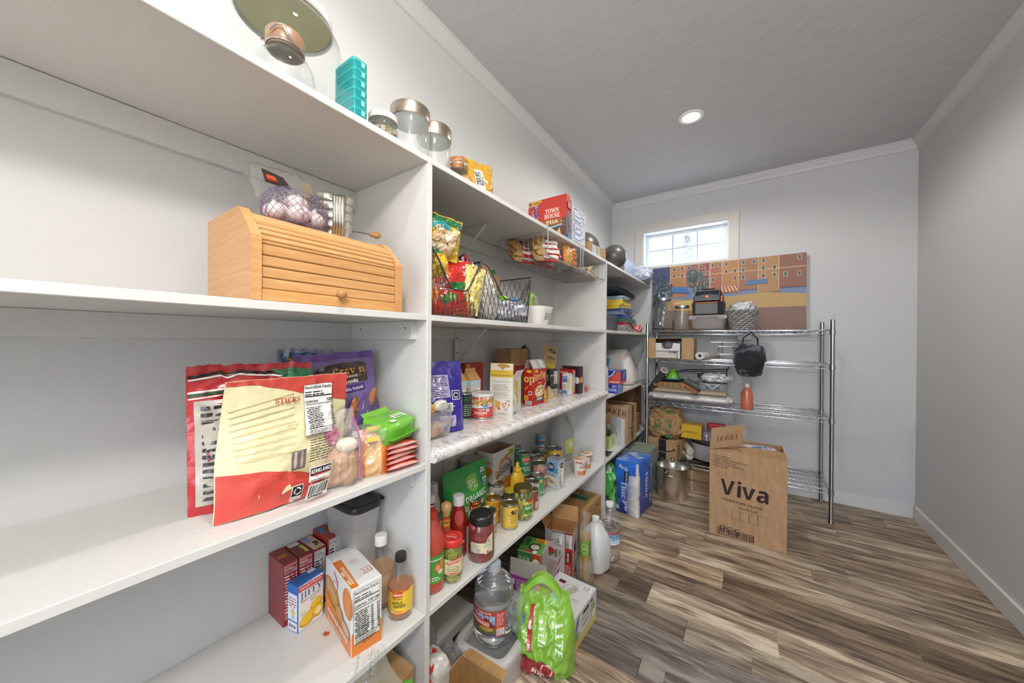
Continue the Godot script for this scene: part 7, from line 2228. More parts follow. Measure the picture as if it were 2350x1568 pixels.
	g=Geo.new().k("c09a78").at(Vector3(-.01,.31,-.006),0,-12).prism(wave(20,func(k):return Vector2(cos(TAU*k)*.048,sin(TAU*k)*.04)).slice(0,20),-.002,.002)
	part(t,"cardboard_liner",g,"cardboard","brown cardboard seen through the handle")
func bay2_top() -> void:
	var Y:=1.8075
	carton("blue_carton","blue box edge at the left of the cracker boxes on the top shelf","food box",Vector3(-1.13,Y,-1.93),0,Vector3(.12,.22,.05),"34489a",func(F:Callable,s:Vector3) -> void:F.call("front").rect(.002,.002,.02,.2,"2a3a86"))
	carton("cracker_carton","tall red cracker box with blue script and a yellow strip, behind the pita box","food box",Vector3(-1.005,Y,-1.862),0,Vector3(.26,.305,.055),"c2382c",func(F:Callable,s:Vector3) -> void:
		var q:Pr=F.call("front")
		q.rect(.002,.272,.095,.303,"d9a548").text("1 SIMPLE",.03,.283,.011,"4a3a22",{"w":.055}).ell(.015,.288,.009,.009,"34489a").rect(.03,.256,.085,.27,"34489a").text("MIX",.058,.2595,.008,"e9e4da",{"a":.5})
		q.ring(.13,.17,.07,.07,.006,"e9e2da",20,330).ell(.12,.16,.045,.04,"d9d4cc").text("Mix",.03,.188,.055,"e9e6e0",{"f":"sbi","w":.115,"r":6}).text("Mix",.033,.19,.051,"34489a",{"f":"sbi","w":.108,"r":6}).ring(.17,.25,.06,.03,.004,"e9dcd6",60,170))
	var s:=Vector3(.18,.243,.066)
	carton("pita_cracker_box","red and brown pita cracker box with white lettering at the front of the top shelf","food box",Vector3(-.92,Y,-1.775),0,s,"b9372c",func(F:Callable,s2:Vector3) -> void:
		var q:Pr=F.call("front")
		q.rect(.001,.001,s2.x-.001,.13,"5c4034")
		q.poly([Vector2(.025,.12),Vector2(.15,.12),Vector2(.145,.2),Vector2(.03,.205)],"b02f26").poly([Vector2(.027,.123),Vector2(.148,.123),Vector2(.143,.197),Vector2(.032,.202)],"c0392e").text("TOWN",.09,.172,.024,"efe6dc",{"a":.5,"f":"sb","w":.085}).text("HOUSE",.09,.142,.024,"efe6dc",{"a":.5,"f":"sb","w":.098})
		q.poly([Vector2(.022,.098),Vector2(.152,.104),Vector2(.152,.138),Vector2(.022,.132)],"9a5a2c").text("Pita",.09,.108,.022,"ecdcc0",{"a":.5,"f":"sbi","w":.075,"r":3}).poly([Vector2(.022,.088),Vector2(.09,.084),Vector2(.152,.092),Vector2(.152,.102),Vector2(.09,.094),Vector2(.022,.098)],"8fb9c9")
		for t3 in [[Vector2(.035,.03),Vector2(.105,.015),Vector2(.098,.078)],[Vector2(.1,.02),Vector2(.152,.012),Vector2(.14,.084)]]:
			q.poly(t3,"d9b070")
			for i in 8:q.ell(t3[0].x+(t3[1].x-t3[0].x)*(.3+.06*i) ,.028+.006*(i % 5),.004,.003,"b5522f",7)
		q.ell(.012,.1,.014,.022,"c79a7c")
		for i in 10:q.ell(.158+.012*sin(i*2.0),.10+.014*cos(i*1.4),.003,.0015,"e3dccf",6,i*40)
		q.text("2BA",.148,.012,.012,"e3d9cc",{"a":.5})
		q=F.call("right")
		q.rect(.001,.001,s2.z-.001,.13,"6f7a8a").facts(.008,.05,s2.z-.008,.17,"","8f93a0").rect(.008,.185,s2.z-.008,.225,"8f2c28").lines(.01,.188,s2.z-.01,.222,4,"e0c0b6",.5).rect(.008,.006,s2.z-.008,.045,"5f86b0"))
	# three flat patterned boxes stacked
	var hs:=[.052,.112,.088]
	var y:=Y
	for k in 3:
		var kk:=k
		carton("snack_crate",["lowest white and blue patterned snack box of the stack of three","middle white and blue patterned snack box with a rounded label, in the stack of three","topmost white and blue patterned snack box of the stack of three"][k],"box",Vector3(-.93,y,-1.985),90,Vector3(.2,hs[k]-.001,.14),"cfd0d3",func(F:Callable,s2:Vector3) -> void:
			for fc in ["front","left"]:
				var q:Pr=F.call(fc)
				var rr:=rnd(30+kk)
				var W:float=s2.x if fc == "front" else s2.z
				for i in 46:
					var u:=rr.randf_range(.008,W-.008)
					var v:=rr.randf_range(.006,s2.y-.006)
					if i % 3 == 0:q.ell(u,v,.006,.004,"3f55a5",8,rr.randf()*180)
					else:q.band([Vector2(u,v),Vector2(u,v)+Vector2(rr.randf_range(-.007,.007),rr.randf_range(-.006,.006))],.0022,["3f55a5","5a6a8f","6f78b0"][i % 3])
				if fc == "front":
					q.d=.008*.1
					q.rect(.03-.004,.008,.126,s2.y-.008,"4a66b5").rect(.03,.012,.122,s2.y-.012,"e3e4e6")
					if kk == 1:q.text("universal",.076,.07,.014,"4a66b5",{"a":.5,"w":.07,"f":""}).text("yums",.076,.034,.022,"3f5ab0",{"a":.5,"w":.075})
					elif kk == 2:q.text("universal",.076,.052,.012,"4a66b5",{"a":.5,"w":.07,"f":""}).text("yums",.076,.028,.014,"3f5ab0",{"a":.5,"w":.06})
			)
		y+=hs[k]
	# speckled exercise balls
	for k in 2:
		var g:=Geo.new()
		var rr:=rnd(50+k)
		var R:float=[.0945,.13][k]
		g.k("4a4744").ball(Vector3(0,R,0),Vector3.ONE*R,40,26)
		for i in 260:
			var d:=Vector3(rr.randf_range(-1,1),rr.randf_range(-1,1),rr.randf_range(-1,1)).normalized()
			var q:=Geo.new()
			var u:=d.cross(Vector3.UP).normalized()*R*.011
			var v:=d.cross(u).normalized()*R*.011
			var c:=Vector3(0,R,0)+d*(R+.0003)
			g.k("8f8b84")
			g.tri(c+u,c-u*.5-v*.87,c-u*.5+v*.87)
		solo("exercise_ball",["black speckled exercise ball sitting on the edge of the top shelf","larger black speckled ball half hidden behind the patterned snack boxes"][k],"ball",g,"print",[Vector3(-.855,Y,-2.65),Vector3(-1.03,Y,-2.44)][k],0)
	# open box with tape, boxes and the bag at the far end
	var g:=Geo.new()
	open_box(g,Vector3(.3,.088,.17),.003,"b98f62","a57c50")
	g.k("b9b4b0").box(Vector3(.02,.05,.0857),Vector3(.05,.076,.0006)).k("c9c6c8").box(Vector3(-.055,.045,.0857),Vector3(.07,.07,.0006))
	flap(g,Vector3(-.15,.088,.085),Vector3(.15,.088,.085),Vector3(0,.6,-1),.03,"bd9468","a57c50")
	solo("open_box","low open cardboard box with strips of clear tape between the snack boxes and the ball","cardboard box",g,"cardboard",Vector3(-.925,Y,-2.255),88)
	carton("grey_box","plain grey-blue box behind the low open cardboard box","box",Vector3(-1.1,Y,-2.24),88,Vector3(.14,.125,.1),"8f98a5",func(F:Callable,s2:Vector3) -> void:F.call("front").rect(.05,.08,.11,.11,"a3acb9"),{"mat":"card"})
	carton("lilac_box","pale lilac box with a cardboard edge right of the exercise ball","box",Vector3(-.93,Y,-3.06),90,Vector3(.27,.15,.15),"9fa6bb",func(F:Callable,s2:Vector3) -> void:
		F.call("front").lines(.06,.03,.16,.05,2,"8289a0",.5)
		F.call("left").rect(.001,.001,s2.z-.001,s2.y-.002,"a5764a"),{"mat":"card"})
	soft_bag("white_bag","white and pale blue plastic bag hanging over the far end of the top shelf","plastic bag",Vector3(-.925,Y,-3.42),Vector3(.34,.15,.34),241,["b9c3d3","c3ccd9","a9b6c9","cfd3da"],0,{"amp":.03,"sq":.55})
func build_bay2() -> void:
	bay2_upper()
	bay2_counter()
	bay2_cans()
	bay2_floor()
	bay2_top()
# ---------- the far bay ----------
func build_bay3() -> void:
	# folded towels in a stack
	var cols:=["8c8a8c","9b9794","b93442","2f7a62","3b5aa5","8d95ad","41558f","d2b53a","d8bd45","8fa8b5"]
	var labs:=["grey patterned towel at the bottom of the stack","pale grey towel, second from the bottom of the stack","folded red towel in the stack","folded green towel in the stack","folded bright blue towel in the stack","folded grey-blue towel in the stack","folded dark blue towel under the yellow ones","lower folded yellow towel of the stack","upper folded yellow towel of the stack","light blue towel on top of the stack"]
	var hts:=[.034,.03,.036,.03,.032,.026,.036,.038,.042,.032]
	var y:=1.3275
	for i in 10:
		var g:=Geo.new()
		var fn:=noise(300+i,.06)
		var h:float=hts[i]
		for lay in 2:
			var rows:=[]
			for a in 25:
				var row:=PackedVector3Array()
				for b in 31:
					var an:=TAU*a/24.0
					var zz:=lerpf(-.155,.155,b/30.0)
					var rx:=signf(cos(an))*pow(absf(cos(an)),.25)*(.085+.006*fn.get_noise_2d(b*3.0,lay*40))
					var ry:=signf(sin(an))*pow(absf(sin(an)),.6)*h*.26
					row.append(Vector3(zz*(1.0+.04*fn.get_noise_2d(a*4.0,9)),h*(.26+.48*lay)+ry+fn.get_noise_3d(b*4.0,a*2.0,lay*9)*.006,rx))
				rows.append(row)
			rows.reverse()
			var c0:=hx(cols[i])
			var pat:=i == 0
			g.grid(rows,false,func(a,b):return hx("d0cdca") if pat and (a+b*2) % 5 == 0 else c0.lerp(Color.WHITE,.05*((b+i) % 3)))
			for e in [0,30]:
				g.col=c0
				for a in 23:g.tri(rows[0][e],rows[a+1][e],rows[a+2][e])
		solo("towel",labs[i],"towel",g,"cloth",Vector3(-.945-.006*(i % 3),y,-3.03+.012*sin(i*2.0)-(.09 if i < 5 else .0)),92+5*sin(i*1.7),"folded towels in a stack",0,3.0 if i > 6 else .0)
		y+=h*.92
	# tray on top, enamel pot, white bags
	var g:=Geo.new().k("2b2d33")
	var rows2:=[]
	for q in [[.001,.004],[.16,.004],[.19,.012],[.21,.028],[.214,.028],[.195,.01],[.17,-.001],[.001,-.001]]:
		var row:=PackedVector3Array()
		for j in 49:
			var v:=rim_rect(TAU*j/48.0,q[0]*1.25,q[0]*.75,.6)
			row.append(Vector3(v.x,q[1],v.y))
		rows2.append(row)
	g.grid(rows2,true)
	solo("black_tray","large black tray lying over the stack of towels","tray",g,"plastic",Vector3(-1.0,y+.008,-3.08),88,"",0,-7)
	var t:=thing("enamel_pot","grey speckled enamel pot with a side handle beside the towels","pot",Vector3(-.885,1.3275,-2.53),100)
	part(t,"pot_body",Geo.new().k("c9d0da").lathe([[0,.002],[.085,.0],[.092,.008],[.094,.1],[.099,.104],[.097,.107],[.09,.1],[.088,.012],[0,.01]],40),"speckle")
	part(t,"handle",Geo.new().k("7d8694").tube([Vector3(.09,.07,-.03),Vector3(.125,.075,-.02),Vector3(.125,.075,.02),Vector3(.09,.07,.03)],.007,8),"speckle")
	soft_bag("linen_bag","white cloth bundle hanging at the far end behind the towels","cloth",Vector3(-1.02,1.48,-3.42),Vector3(.22,.07,.24),303,["b5b3b2","c3c1bf","a9a7a6"],0,{"mat":"cloth","amp":.03})
	soft_bag("grey_sack","plain grey sack standing behind the towels against the end wall","sack",Vector3(-1.03,1.3275,-3.47),Vector3(.26,.17,.2),305,["8c8884","94908c"],0,{"mat":"cloth","amp":.012})
	soft_bag("red_packet_bag","small red and white packet at the far end of the towel shelf","packet",Vector3(-.86,1.3275,-3.38),Vector3(.09,.075,.08),307,["b9322c","c23a34","d9cfc9"],0,{"amp":.01,"pf":.05})
	# shelf with boxes and the white appliance
	var Y:=.8625
	carton("foil_box","dark blue box of foil lying upside down under the blue and red box","box",Vector3(-.885,Y,-2.60),2,Vector3(.2,.066,.165),"26309a",func(F:Callable,s:Vector3) -> void:
		var q:Pr=F.call("front")
		q.text("Reynolds",.195,.036,.026,"d3d6ea",{"r":180,"f":"sbi","w":.1,"a":.0}).text("130",.195,.06,.014,"d3d6ea",{"r":180}).lines(.03,.02,.09,.05,3,"b9c3e6",.5)
		q=F.call("right")
		q.rect(.001,.001,s.z-.001,s.y-.001,"6f93cf").text("foil",.12,.045,.024,"e0e6f3",{"r":160,"f":"sbi","w":.08}).lines(.12,.01,.16,.055,4,"2f4aa5",.5))
	carton("plastic_bag_box","blue and red box with white arcs, lying on the dark blue box","box",Vector3(-.885,Y+.067,-2.645),5,Vector3(.22,.098,.2),"2a3a8f",func(F:Callable,s:Vector3) -> void:
		var q:Pr=F.call("front")
		q.rect(.001,.001,s.x-.001,.02,"c8452c")
		q.poly([Vector2(.03,.02),Vector2(.09,.026),Vector2(.14,.042),Vector2(.175,.07),Vector2(.19,.094),Vector2(s.x-.001,.096),Vector2(s.x-.001,.02)],"c8452c")
		q.poly([Vector2(.001,.001),Vector2(.14,.001),Vector2(.14,.02),Vector2(.001,.02)],"c8452c")
		for k in 3:q.band([Vector2(.0,.02+k*.005),Vector2(.07,.024+k*.005),Vector2(.125,.042+k*.004),Vector2(.16,.066+k*.003),Vector2(.178-k*.003,.096)],.0024,"e6e2e2")
		q.text("RK624",s.x-.012,.007,.013,"e9e0dc",{"a":1.0,"w":.07})
		q=F.call("right")
		q.rect(.001,.001,s.z-.001,.022,"c8452c").poly([Vector2(.01,.03),Vector2(.13,.03),Vector2(.19,.09),Vector2(.08,.09)],"6f93cf").lines(.02,.032,.1,.085,6,"26309a",.5).lines(.02,.004,.12,.018,2,"e9dcd6",.5)
		q=F.call("top")
		q.rect(.001,.001,s.x-.001,s.z-.001,"5a6ab0").rect(.001,s.z-.016,s.x-.001,s.z-.001,"c8452c").lines(.02,.05,.18,.12,3,"e0e3ee",.5))
	var s:=Vector3(.15,.19,.09)
	g=Geo.new()
	open_box(g,s,.002,"b9bcc2","9a8f86")
	var p:=Pr.side(g,s,"front")
	p.rect(.112,.001,s.x-.001,s.y-.001,"2f8fae").rect(.055,.07,.085,.165,"2a1c22").text("BAGS",.078,.085,.016,"e3d9d6",{"r":90,"w":.06}).text("STORAGE",.03,.07,.018,"5c5f66",{"r":90,"w":.1})
	p=Pr.side(g,s,"right")
	p.rect(.001,.001,s.z-.001,s.y-.001,"3f93b0")
	for k in 4:p.rect(.012+(k % 2)*.036,.02+(k/2)*.085,.043+(k % 2)*.036,.09+(k/2)*.085,"d6d3d6").ell(.028+(k % 2)*.036,.055+(k/2)*.085,.008,.028,"b5746f")
	flap(g,Vector3(-s.x/2,s.y,-s.z/2),Vector3(s.x/2,s.y,-s.z/2),Vector3(0,.7,-.7),.08,"3a86a8","c5b5ae",.0)
	solo("bag_carton","teal and white carton of bags with its flap up beside the white appliance","box",g,"print",Vector3(-.985,Y,-2.68),8)
	carton("tall_white_box","tall white box with red lettering at the back under the towel shelf","box",Vector3(-1.115,Y,-2.79),4,Vector3(.14,.40,.09),"cfc6c0",func(F:Callable,s2:Vector3) -> void:
		var q:Pr=F.call("front")
		q.text("TEA",.085,.30,.035,"a93a3c",{"r":90,"f":"sb","w":.08}).lines(.09,.27,.13,.34,4,"7a5a58",.3)
		q=F.call("right")
		q.text("TEA BISCUITS",.06,.16,.02,"b5504f",{"r":90,"w":.22}))
	t=bottle("white_spray_bottle","slim white bottle with a green label at the near end of the box shelf",Vector3(-.845,Y,-2.395),40,"c9cdc6",[[0,.001],[.034,0],[.038,.008],[.036,.16],[.028,.2],[.016,.215],[.014,.225]],.017,.03,.22,"dcdcd9")
	g=Geo.new()
	p=Pr.round(g,.0385)
	p.d=.0006
	p.ell(.02,.05,.022,.012,"b5c06a").lines(.0,.09,.035,.16,8,"7f8a6a",.4)
	part(t,"label",g,"print")
	# the white counter-top appliance with a grey panel and a cord
	t=thing("bread_machine","white countertop appliance with a rounded front and grey control panel","appliance",Vector3(-.955,Y,-3.18),90)
	var rows:=[]
	for i in 19:
		var k:=i/18.0
		var y2:=.005+.305*k
		var wx:=.14*pow(maxf(1.0-pow(maxf(k-.55,.0)/.46,3.0),.02),.6)*(.9+.1*minf(k*12,1.0))
		var fr:=.15-.10*pow(k,2.2)
		var bk:=-.13
		if i == 0:fr-=.02
		var row:=PackedVector3Array()
		for j in 41:
			var v:=rim_rect(TAU*j/40.0,1,1,.5)
			row.append(Vector3(v.x*wx,y2,lerpf(bk,fr,v.y*.5+.5)))
		rows.append(row)
	g=Geo.new().k("d4d0c8").grid(rows,true)
	g.grid([rows[18],PackedVector3Array(Array(rows[18]).map(func(v):return Vector3(v.x*.01,.3105,v.z*.01-.03)))],true)
	part(t,"appliance_body",g,"plastic")
	g=Geo.new()
	p=Pr.new(g,func(u:float,v:float,d:float) -> Vector3:return Vector3(u,v,.1515-.10*pow((v-.005)/.305,2.2)+d),.02)
	p.d=.0012
	p.ell(.03,.2,.058,.075,"a3a29e",26,-10).ell(.03,.225,.03,.025,"6f7072").rect(.0,.165,.022,.185,"5c5d60").rect(.036,.165,.058,.185,"5c5d60").rect(.005,.14,.05,.152,"77787a")
	part(t,"control_panel",g,"plastic","grey control panel")
	g=Geo.new().k("dcd8d0").tube([Vector3(-.09,.01,.12),Vector3(-.06,.006,.155),Vector3(.0,.007,.165),Vector3(.05,-.004,.175),Vector3(.08,-.022,.18)],.0035,6)
	g.at(Vector3(.088,-.028,.182),-10,0,-35).box(Vector3.ZERO,Vector3(.03,.014,.016),.003).k("b5a58c").box(Vector3(.022,0,.004),Vector3(.016,.001,.005)).box(Vector3(.022,0,-.004),Vector3(.016,.001,.005))
	part(t,"power_cord",g,"rubber","white cord and plug")
	for k in 3:
		carton("small_food_box",["dark small box behind the white appliance, left one","red printed small box behind the white appliance","yellowish small box behind the white appliance, by the post"][k],"food box",Vector3(-1.1,Y,[-3.16,-3.30,-3.47][k]),88,Vector3(.12,[.30,.31,.26][k],.06),["4a443f","8a3a34","a5905c"][k],func(F:Callable,s2:Vector3) -> void:
			var q:Pr=F.call("front")
			q.ell(.06,.2,.04,.03,"b5564a").ell(.05,.26,.03,.02,"c9b5a5").rect(.02,.05,.1,.12,"c9c0b4"))
	# bottom shelf of the far bay
	Y=.4148
	s=Vector3(.16,.102,.22)
	g=Geo.new()
	open_box(g,s,.003,"9aa54a","6b4f3a")
	p=Pr.side(g,s,"right")
	p.rect(.001,.001,s.z-.001,s.y-.001,"c0c8a0").poly([Vector2(.08,.02),Vector2(.11,.08),Vector2(.13,.02)],"8f9a6a")
	flap(g,Vector3(s.x/2,s.y,-s.z/2),Vector3(-s.x/2,s.y,-s.z/2),Vector3(0,1,-.1),.17,"b9c0b0","a9b5a0",.0)
	flap(g,Vector3(-s.x/2,s.y,-s.z/2),Vector3(-s.x/2,s.y,s.z/2),Vector3(-.2,1,0),.13,"b9c0b0","7d5a3c",.0)
	solo("green_open_box","open lime green box with a tall lid on the bottom shelf of the far bay","box",g,"card",Vector3(-.945,Y,-2.70),0)
	soft_bag("brown_sleeve","brown paper insert standing in the lime green box","paper",Vector3(-.96,Y+.01,-2.665),Vector3(.1,.2,.07),311,["8a623f","966c46"],0,{"mat":"cardboard","sq":.3,"amp":.004})
	carton("white_gadget_box","flat white gadget box standing on edge in front of the marked carton","box",Vector3(-.855,Y,-2.775),-28,Vector3(.115,.213,.04),"cfcdcb",func(F:Callable,s2:Vector3) -> void:
		var q:Pr=F.call("front")
		q.text("Smart Home",.052,.07,.009,"2a2a2c",{"r":90,"w":.085}).lines(.058,.07,.07,.16,1,"77777a",.4).ell(.085,.025,.008,.009,"b9b8b6").ring(.085,.025,.005,.006,.0015,"55555a").band([Vector2(.02,.08),Vector2(.026,.12),Vector2(.018,.16)],.008,"8f9296"))
	carton("marked_carton","tall cardboard carton with black handwriting and a smile arrow on the bottom far shelf","cardboard box",Vector3(-.915,Y,-2.925),-3,Vector3(.27,.308,.225),"c69c72",func(F:Callable,s2:Vector3) -> void:
		var q:Pr=F.call("front")
		q.text("BAKER",.262,.225,.045,"2c2420",{"a":1.0,"f":"i","w":.2,"r":-4})
		q=F.call("right")
		q.rect(.10,.001,.155,s2.y-.001,"a97d52")
		for i in 9:q.rect(.105+.012*(i % 2),.16+i*.016,.14+.01*(i % 3),.17+i*.016,"33302e")
		q.ring(.12,.14,.05,.028,.009,"2a2624",200,330).rect(.1,.03,.14,.09,"33302e").text("prime",.13,.036,.012,"d9cfc4",{"r":80})
		q=F.call("top")
		q.rect(.001,.08,s2.x,.13,"4a4642"),{"mat":"cardboard"})
	for k in 3:
		carton("brown_carton",["low brown carton at the far end of the bottom shelf","tall brown carton with a barcode panel at the back under the box shelf","brown carton in the corner behind the rack post"][k],"cardboard box",[Vector3(-.92,Y,-3.22),Vector3(-1.09,Y,-3.16),Vector3(-.98,Y,-3.48)][k],88,[Vector3(.2,.17,.2),Vector3(.3,.42,.16),Vector3(.26,.40,.2)][k],["b5895a","7d5636","94653c"][k],func(F:Callable,s2:Vector3) -> void:
			var q:Pr=F.call("front")
			if s2.y > .4:
				q.rect(.1,.3,.16,.4,"3a2a20")
				for i in 5:q.rect(.104,.306+i*.019,.156,.318+i*.019,"8a6242")
			else:q.rect(.09,.001,.11,s2.y-.001,"c9a273"),{"mat":"cardboard"})
	carton("snack_bar_box","red and yellow food box lying on the cartons under the box shelf","food box",Vector3(-.99,.735,-2.66),85,Vector3(.2,.06,.1),"b5402c",func(F:Callable,s2:Vector3) -> void:F.call("front").ell(.12,.03,.04,.02,"d9a53c"))
	g=Geo.new().k("2a2a2c")
	for i in 5:g.tube(wave(12,func(k):return Vector3(sin(k*7+i*1.3)*.035,.006+.012*absf(sin(k*9+i)),cos(k*5+i*2.0)*.05)),.0035,5)
	solo("black_cable","tangled black cable on the bottom far shelf beside the upright","cable",g,"rubber",Vector3(-.85,Y,-2.47),0).set_meta("kind","stuff")
	# on the floor: paper packs, pot, boxes
	s=Vector3(.185,.375,.29)
	t=thing("tissue_pack","large blue plastic-wrapped pack of bath tissue standing on the floor","tissue pack",Vector3(-.695,0,-2.655),-8)
	g=Geo.new()
	var fn:=noise(321,.05)
	var rg:=noise(322,.09,true)
	var prow:=[]
	for i in 33:
		var k:=i/32.0
		var sh:=1.0-.10*pow(k,5.0)
		var row:=PackedVector3Array()
		for j in 65:
			var v:=rim_rect(TAU*(j % 64)/64.0,s.x/2*sh,s.z/2*sh,.18)
			var q:=Vector3(v.x,s.y*k,v.y)
			q+=Vector3(v.x,0,v.y).normalized()*((rg.get_noise_3dv(q*90)-.3)*.01+fn.get_noise_3dv(q*60)*.008)
			row.append(q)
		prow.append(row)
	var cf:=func(i:int,j:int) -> Color:
		var q:Vector3=prow[mini(i,32)][j]
		if q.z > s.z*.44 and q.x > s.x*.24 and i < 25:return hx("d6d2cc")
		if q.x > s.x*.42 and q.z > s.z*.40:return hx("d6d2cc")
		return hx("16307f").lerp(hx("2f6fd0"),clampf(q.y/s.y*1.1,0,1))
	g.grid(prow,true,cf)
	var cap2:=[]
	for q in [1.0,.6,.02]:
		cap2.append(PackedVector3Array(Array(prow[32]).map(func(v):return Vector3(v.x*q,s.y+(1.0-q)*.012+fn.get_noise_2d(v.x*300*q,v.z*300*q)*.006,v.z*q))))
	g.grid(cap2,true,func(i,j):return hx("3a78d6") if j % 64 < 30 else hx("6f98d9"))
	part(t,"wrapped_rolls",g,"film")
	g=Geo.new()
	p=Pr.face(g,Vector3(-s.x/2,0,s.z/2+.009),Vector3.RIGHT,Vector3.UP)
	p.text("Tissue",.066,.235,.04,"dfe6f4",{"r":-90,"f":"sbi","w":.155}).rect(.088,.235,.118,.31,"1c1a22").text("KIRKLAND",.098,.305,.013,"e6e2e6",{"r":-90,"w":.065}).text("30/380",.092,.1,.02,"cfdcf3",{"r":-90,"w":.07}).barcode(.02,.03,.05,.07).text("Bath",.045,.335,.026,"dfe6f4",{"f":"sbi","r":-18,"w":.07})
	p.ell(.06,.1,.035,.012,"3a66b5",16,30).ell(.05,.085,.03,.010,"3a66b5",16,70)
	g.x=Transform3D()
	p=Pr.face(g,Vector3(s.x/2+.008,0,s.z/2),Vector3.FORWARD,Vector3.UP)
	p.text("Tissue",.115,.30,.05,"dfe6f4",{"r":-90,"f":"sbi","w":.19}).rect(.2,.23,.23,.34,"1c1a22").text("KIRKLAND",.21,.335,.016,"e6e2e6",{"r":-90,"w":.1}).text("30/380",.2,.12,.02,"cfdcf3",{"r":-90,"w":.07})
	p=Pr.face(g,Vector3(-s.x/2,s.y+.011,s.z/2),Vector3.RIGHT,Vector3.FORWARD)
	p.text("Bath",.03,.19,.06,"e3e9f5",{"f":"sbi","w":.15,"r":-40})
	part(t,"printing",g,"print","white lettering")
	soft_bag("diaper_bag","green plastic pack with a clear crumpled top beside the bath tissue","plastic pack",Vector3(-.845,0,-2.53),Vector3(.15,.33,.19),331,["3f9a3c","4aa845","2f3a34","58b04a","9fb5a5"],10,{"pf":.02,"pinch":.2})
	carton("grey_case","flat grey printed case standing behind the bath tissue","box",Vector3(-.80,0,-3.02),-4,Vector3(.34,.36,.26),"8f9a8e",func(F:Callable,s2:Vector3) -> void:
		for fc in ["top","front","right"]:
			var q:Pr=F.call(fc)
			for i in 20:q.rect(.02+(i % 5)*.05,.02+(i/5)*.05,.05+(i % 5)*.05,.03+(i/5)*.05,["b5bfb2","6f7d70"][i % 2]),{"mat":"film"})
	# stock pot with a glass lid
	t=thing("stock_pot","tall stainless steel stock pot with a glass lid on the floor","pot",Vector3(-.488,0,-3.03),0)
	part(t,"pot_body",Geo.new().k("e4ded4").lathe([[0,.003],[.108,.0],[.113,.008],[.114,.235],[.117,.240],[.1145,.243],[.111,.238],[.108,.012],[0,.01]],56),"steel")
	g=Geo.new().k("b3a996")
	for e in [-1.0,1.0]:
		g=Geo.new().k("b3a996").tube([Vector3(-.04+.12*0,.2,e*.112),Vector3(-.035,.205,e*.14),Vector3(.035,.205,e*.14),Vector3(.04,.2,e*.112)],.005,8)
		part(t,"handle",g,"steel")
	part(t,"glass_lid",Geo.new().k("dfe6de").lathe([[.116,.244],[.105,.256],[.08,.266],[.04,.273],[0,.275]],48),"glass","domed glass lid")
	part(t,"lid_rim",Geo.new().k("c3bfb7").lathe([[.112,.241],[.119,.243],[.12,.247],[.116,.249]],48),"chrome")
	part(t,"lid_knob",Geo.new().k("bdb9b2").lathe([[.016,.274],[.009,.279],[.009,.288],[.017,.293],[.018,.3],[.012,.306],[0,.307]],24),"chrome")
	# big carton at the right
	s=Vector3(.40,.548,.36)
	t=thing("paper_towel_carton","tall brown paper towel carton with bold black lettering, top flap raised","cardboard box",Vector3(.006,0,-2.768),0)
	g=Geo.new()
	open_box(g,s,.004,"c69a70","b88c62")
	p=Pr.side(g,s,"front")
	for i in 5:p.text(["28 ROLL PACK/","2 EMBALLAGE DE 8 ROULEAUX","FAMILY TRIPLE ROLL/","ROULEAU TRIPLE FAMILIAL","WHITE/BLANC"][i],.018,.51-i*.016,.0095,"4a3226",{"r":-5})
	p.text("Viva",.06,.275,.095,"3a2a22",{"f":"bi","w":.25,"r":-2}).text("SIGNATURE CLOTH",.07,.236,.015,"4a3226",{"r":-4,"w":.21}).text("Textile Soft",.16,.2,.013,"4a3226",{"r":-3})
	for k in 4:p.frame(.125+k*.045,.128,.168+k*.045,.185,.0014,"6b4a34")
	p.text("538",.17,.068,.04,"3f3028",{"r":178,"f":"i","w":.11,"mir":false}).frame(.045,.012,.24,.052,.003,"33241c")
	var r:=rnd(91)
	var u:=.052
	while u < .235:
		p.rect(u,.016,u+.002+r.randf()*.003,.048,"33241c")
		u+=.006+r.randf()*.005
	part(t,"carton_body",g,"cardboard")
	g=Geo.new().k("caa077")
	var fa:=Vector3(-s.x/2,s.y,s.z/2-.002)
	var fu:=Vector3(.175,.02,-.15)
	var fv:=Vector3(.012,.14,.02)
	g.sheet(fa,fa+fu,fa+fu+fv,fa+fv,.004)
	p=Pr.face(g,fa+fu.cross(fv).normalized()*.0022,fu.normalized(),fv.normalized())
	p.text("IEEEI",.115,.05,.03,"6b4a34",{"a":.5,"f":"","w":.15})
	part(t,"side_flap",g,"cardboard","raised cardboard flap")
	g=Geo.new()
	flap(g,Vector3(-s.x/2,s.y,s.z/2),Vector3(s.x/2,s.y,s.z/2),Vector3(0,.05,-1),.16,"b58a62","b88c62",.0)
	p=Pr.face(g,Vector3(-s.x/2,s.y+.0015,s.z/2),Vector3.RIGHT,Vector3(0,.05,-1).normalized())
	p.ring(.08,.06,.03,.012,.008,"33241c",20,320).band([Vector2(.11,.05),Vector2(.15,.075),Vector2(.17,.05)],.007,"33241c")
	part(t,"front_flap",g,"cardboard","folded front flap")
	soft_bag("towel_roll_wrap","white, purple and blue wrapped rolls showing in the top of the tall carton","paper towels",Vector3(.04,.44,-2.80),Vector3(.3,.1,.26),341,["c9c3d0","6f4f86","d3ced6","4a7aa5"],0,{"pf":.02,"sq":.35})
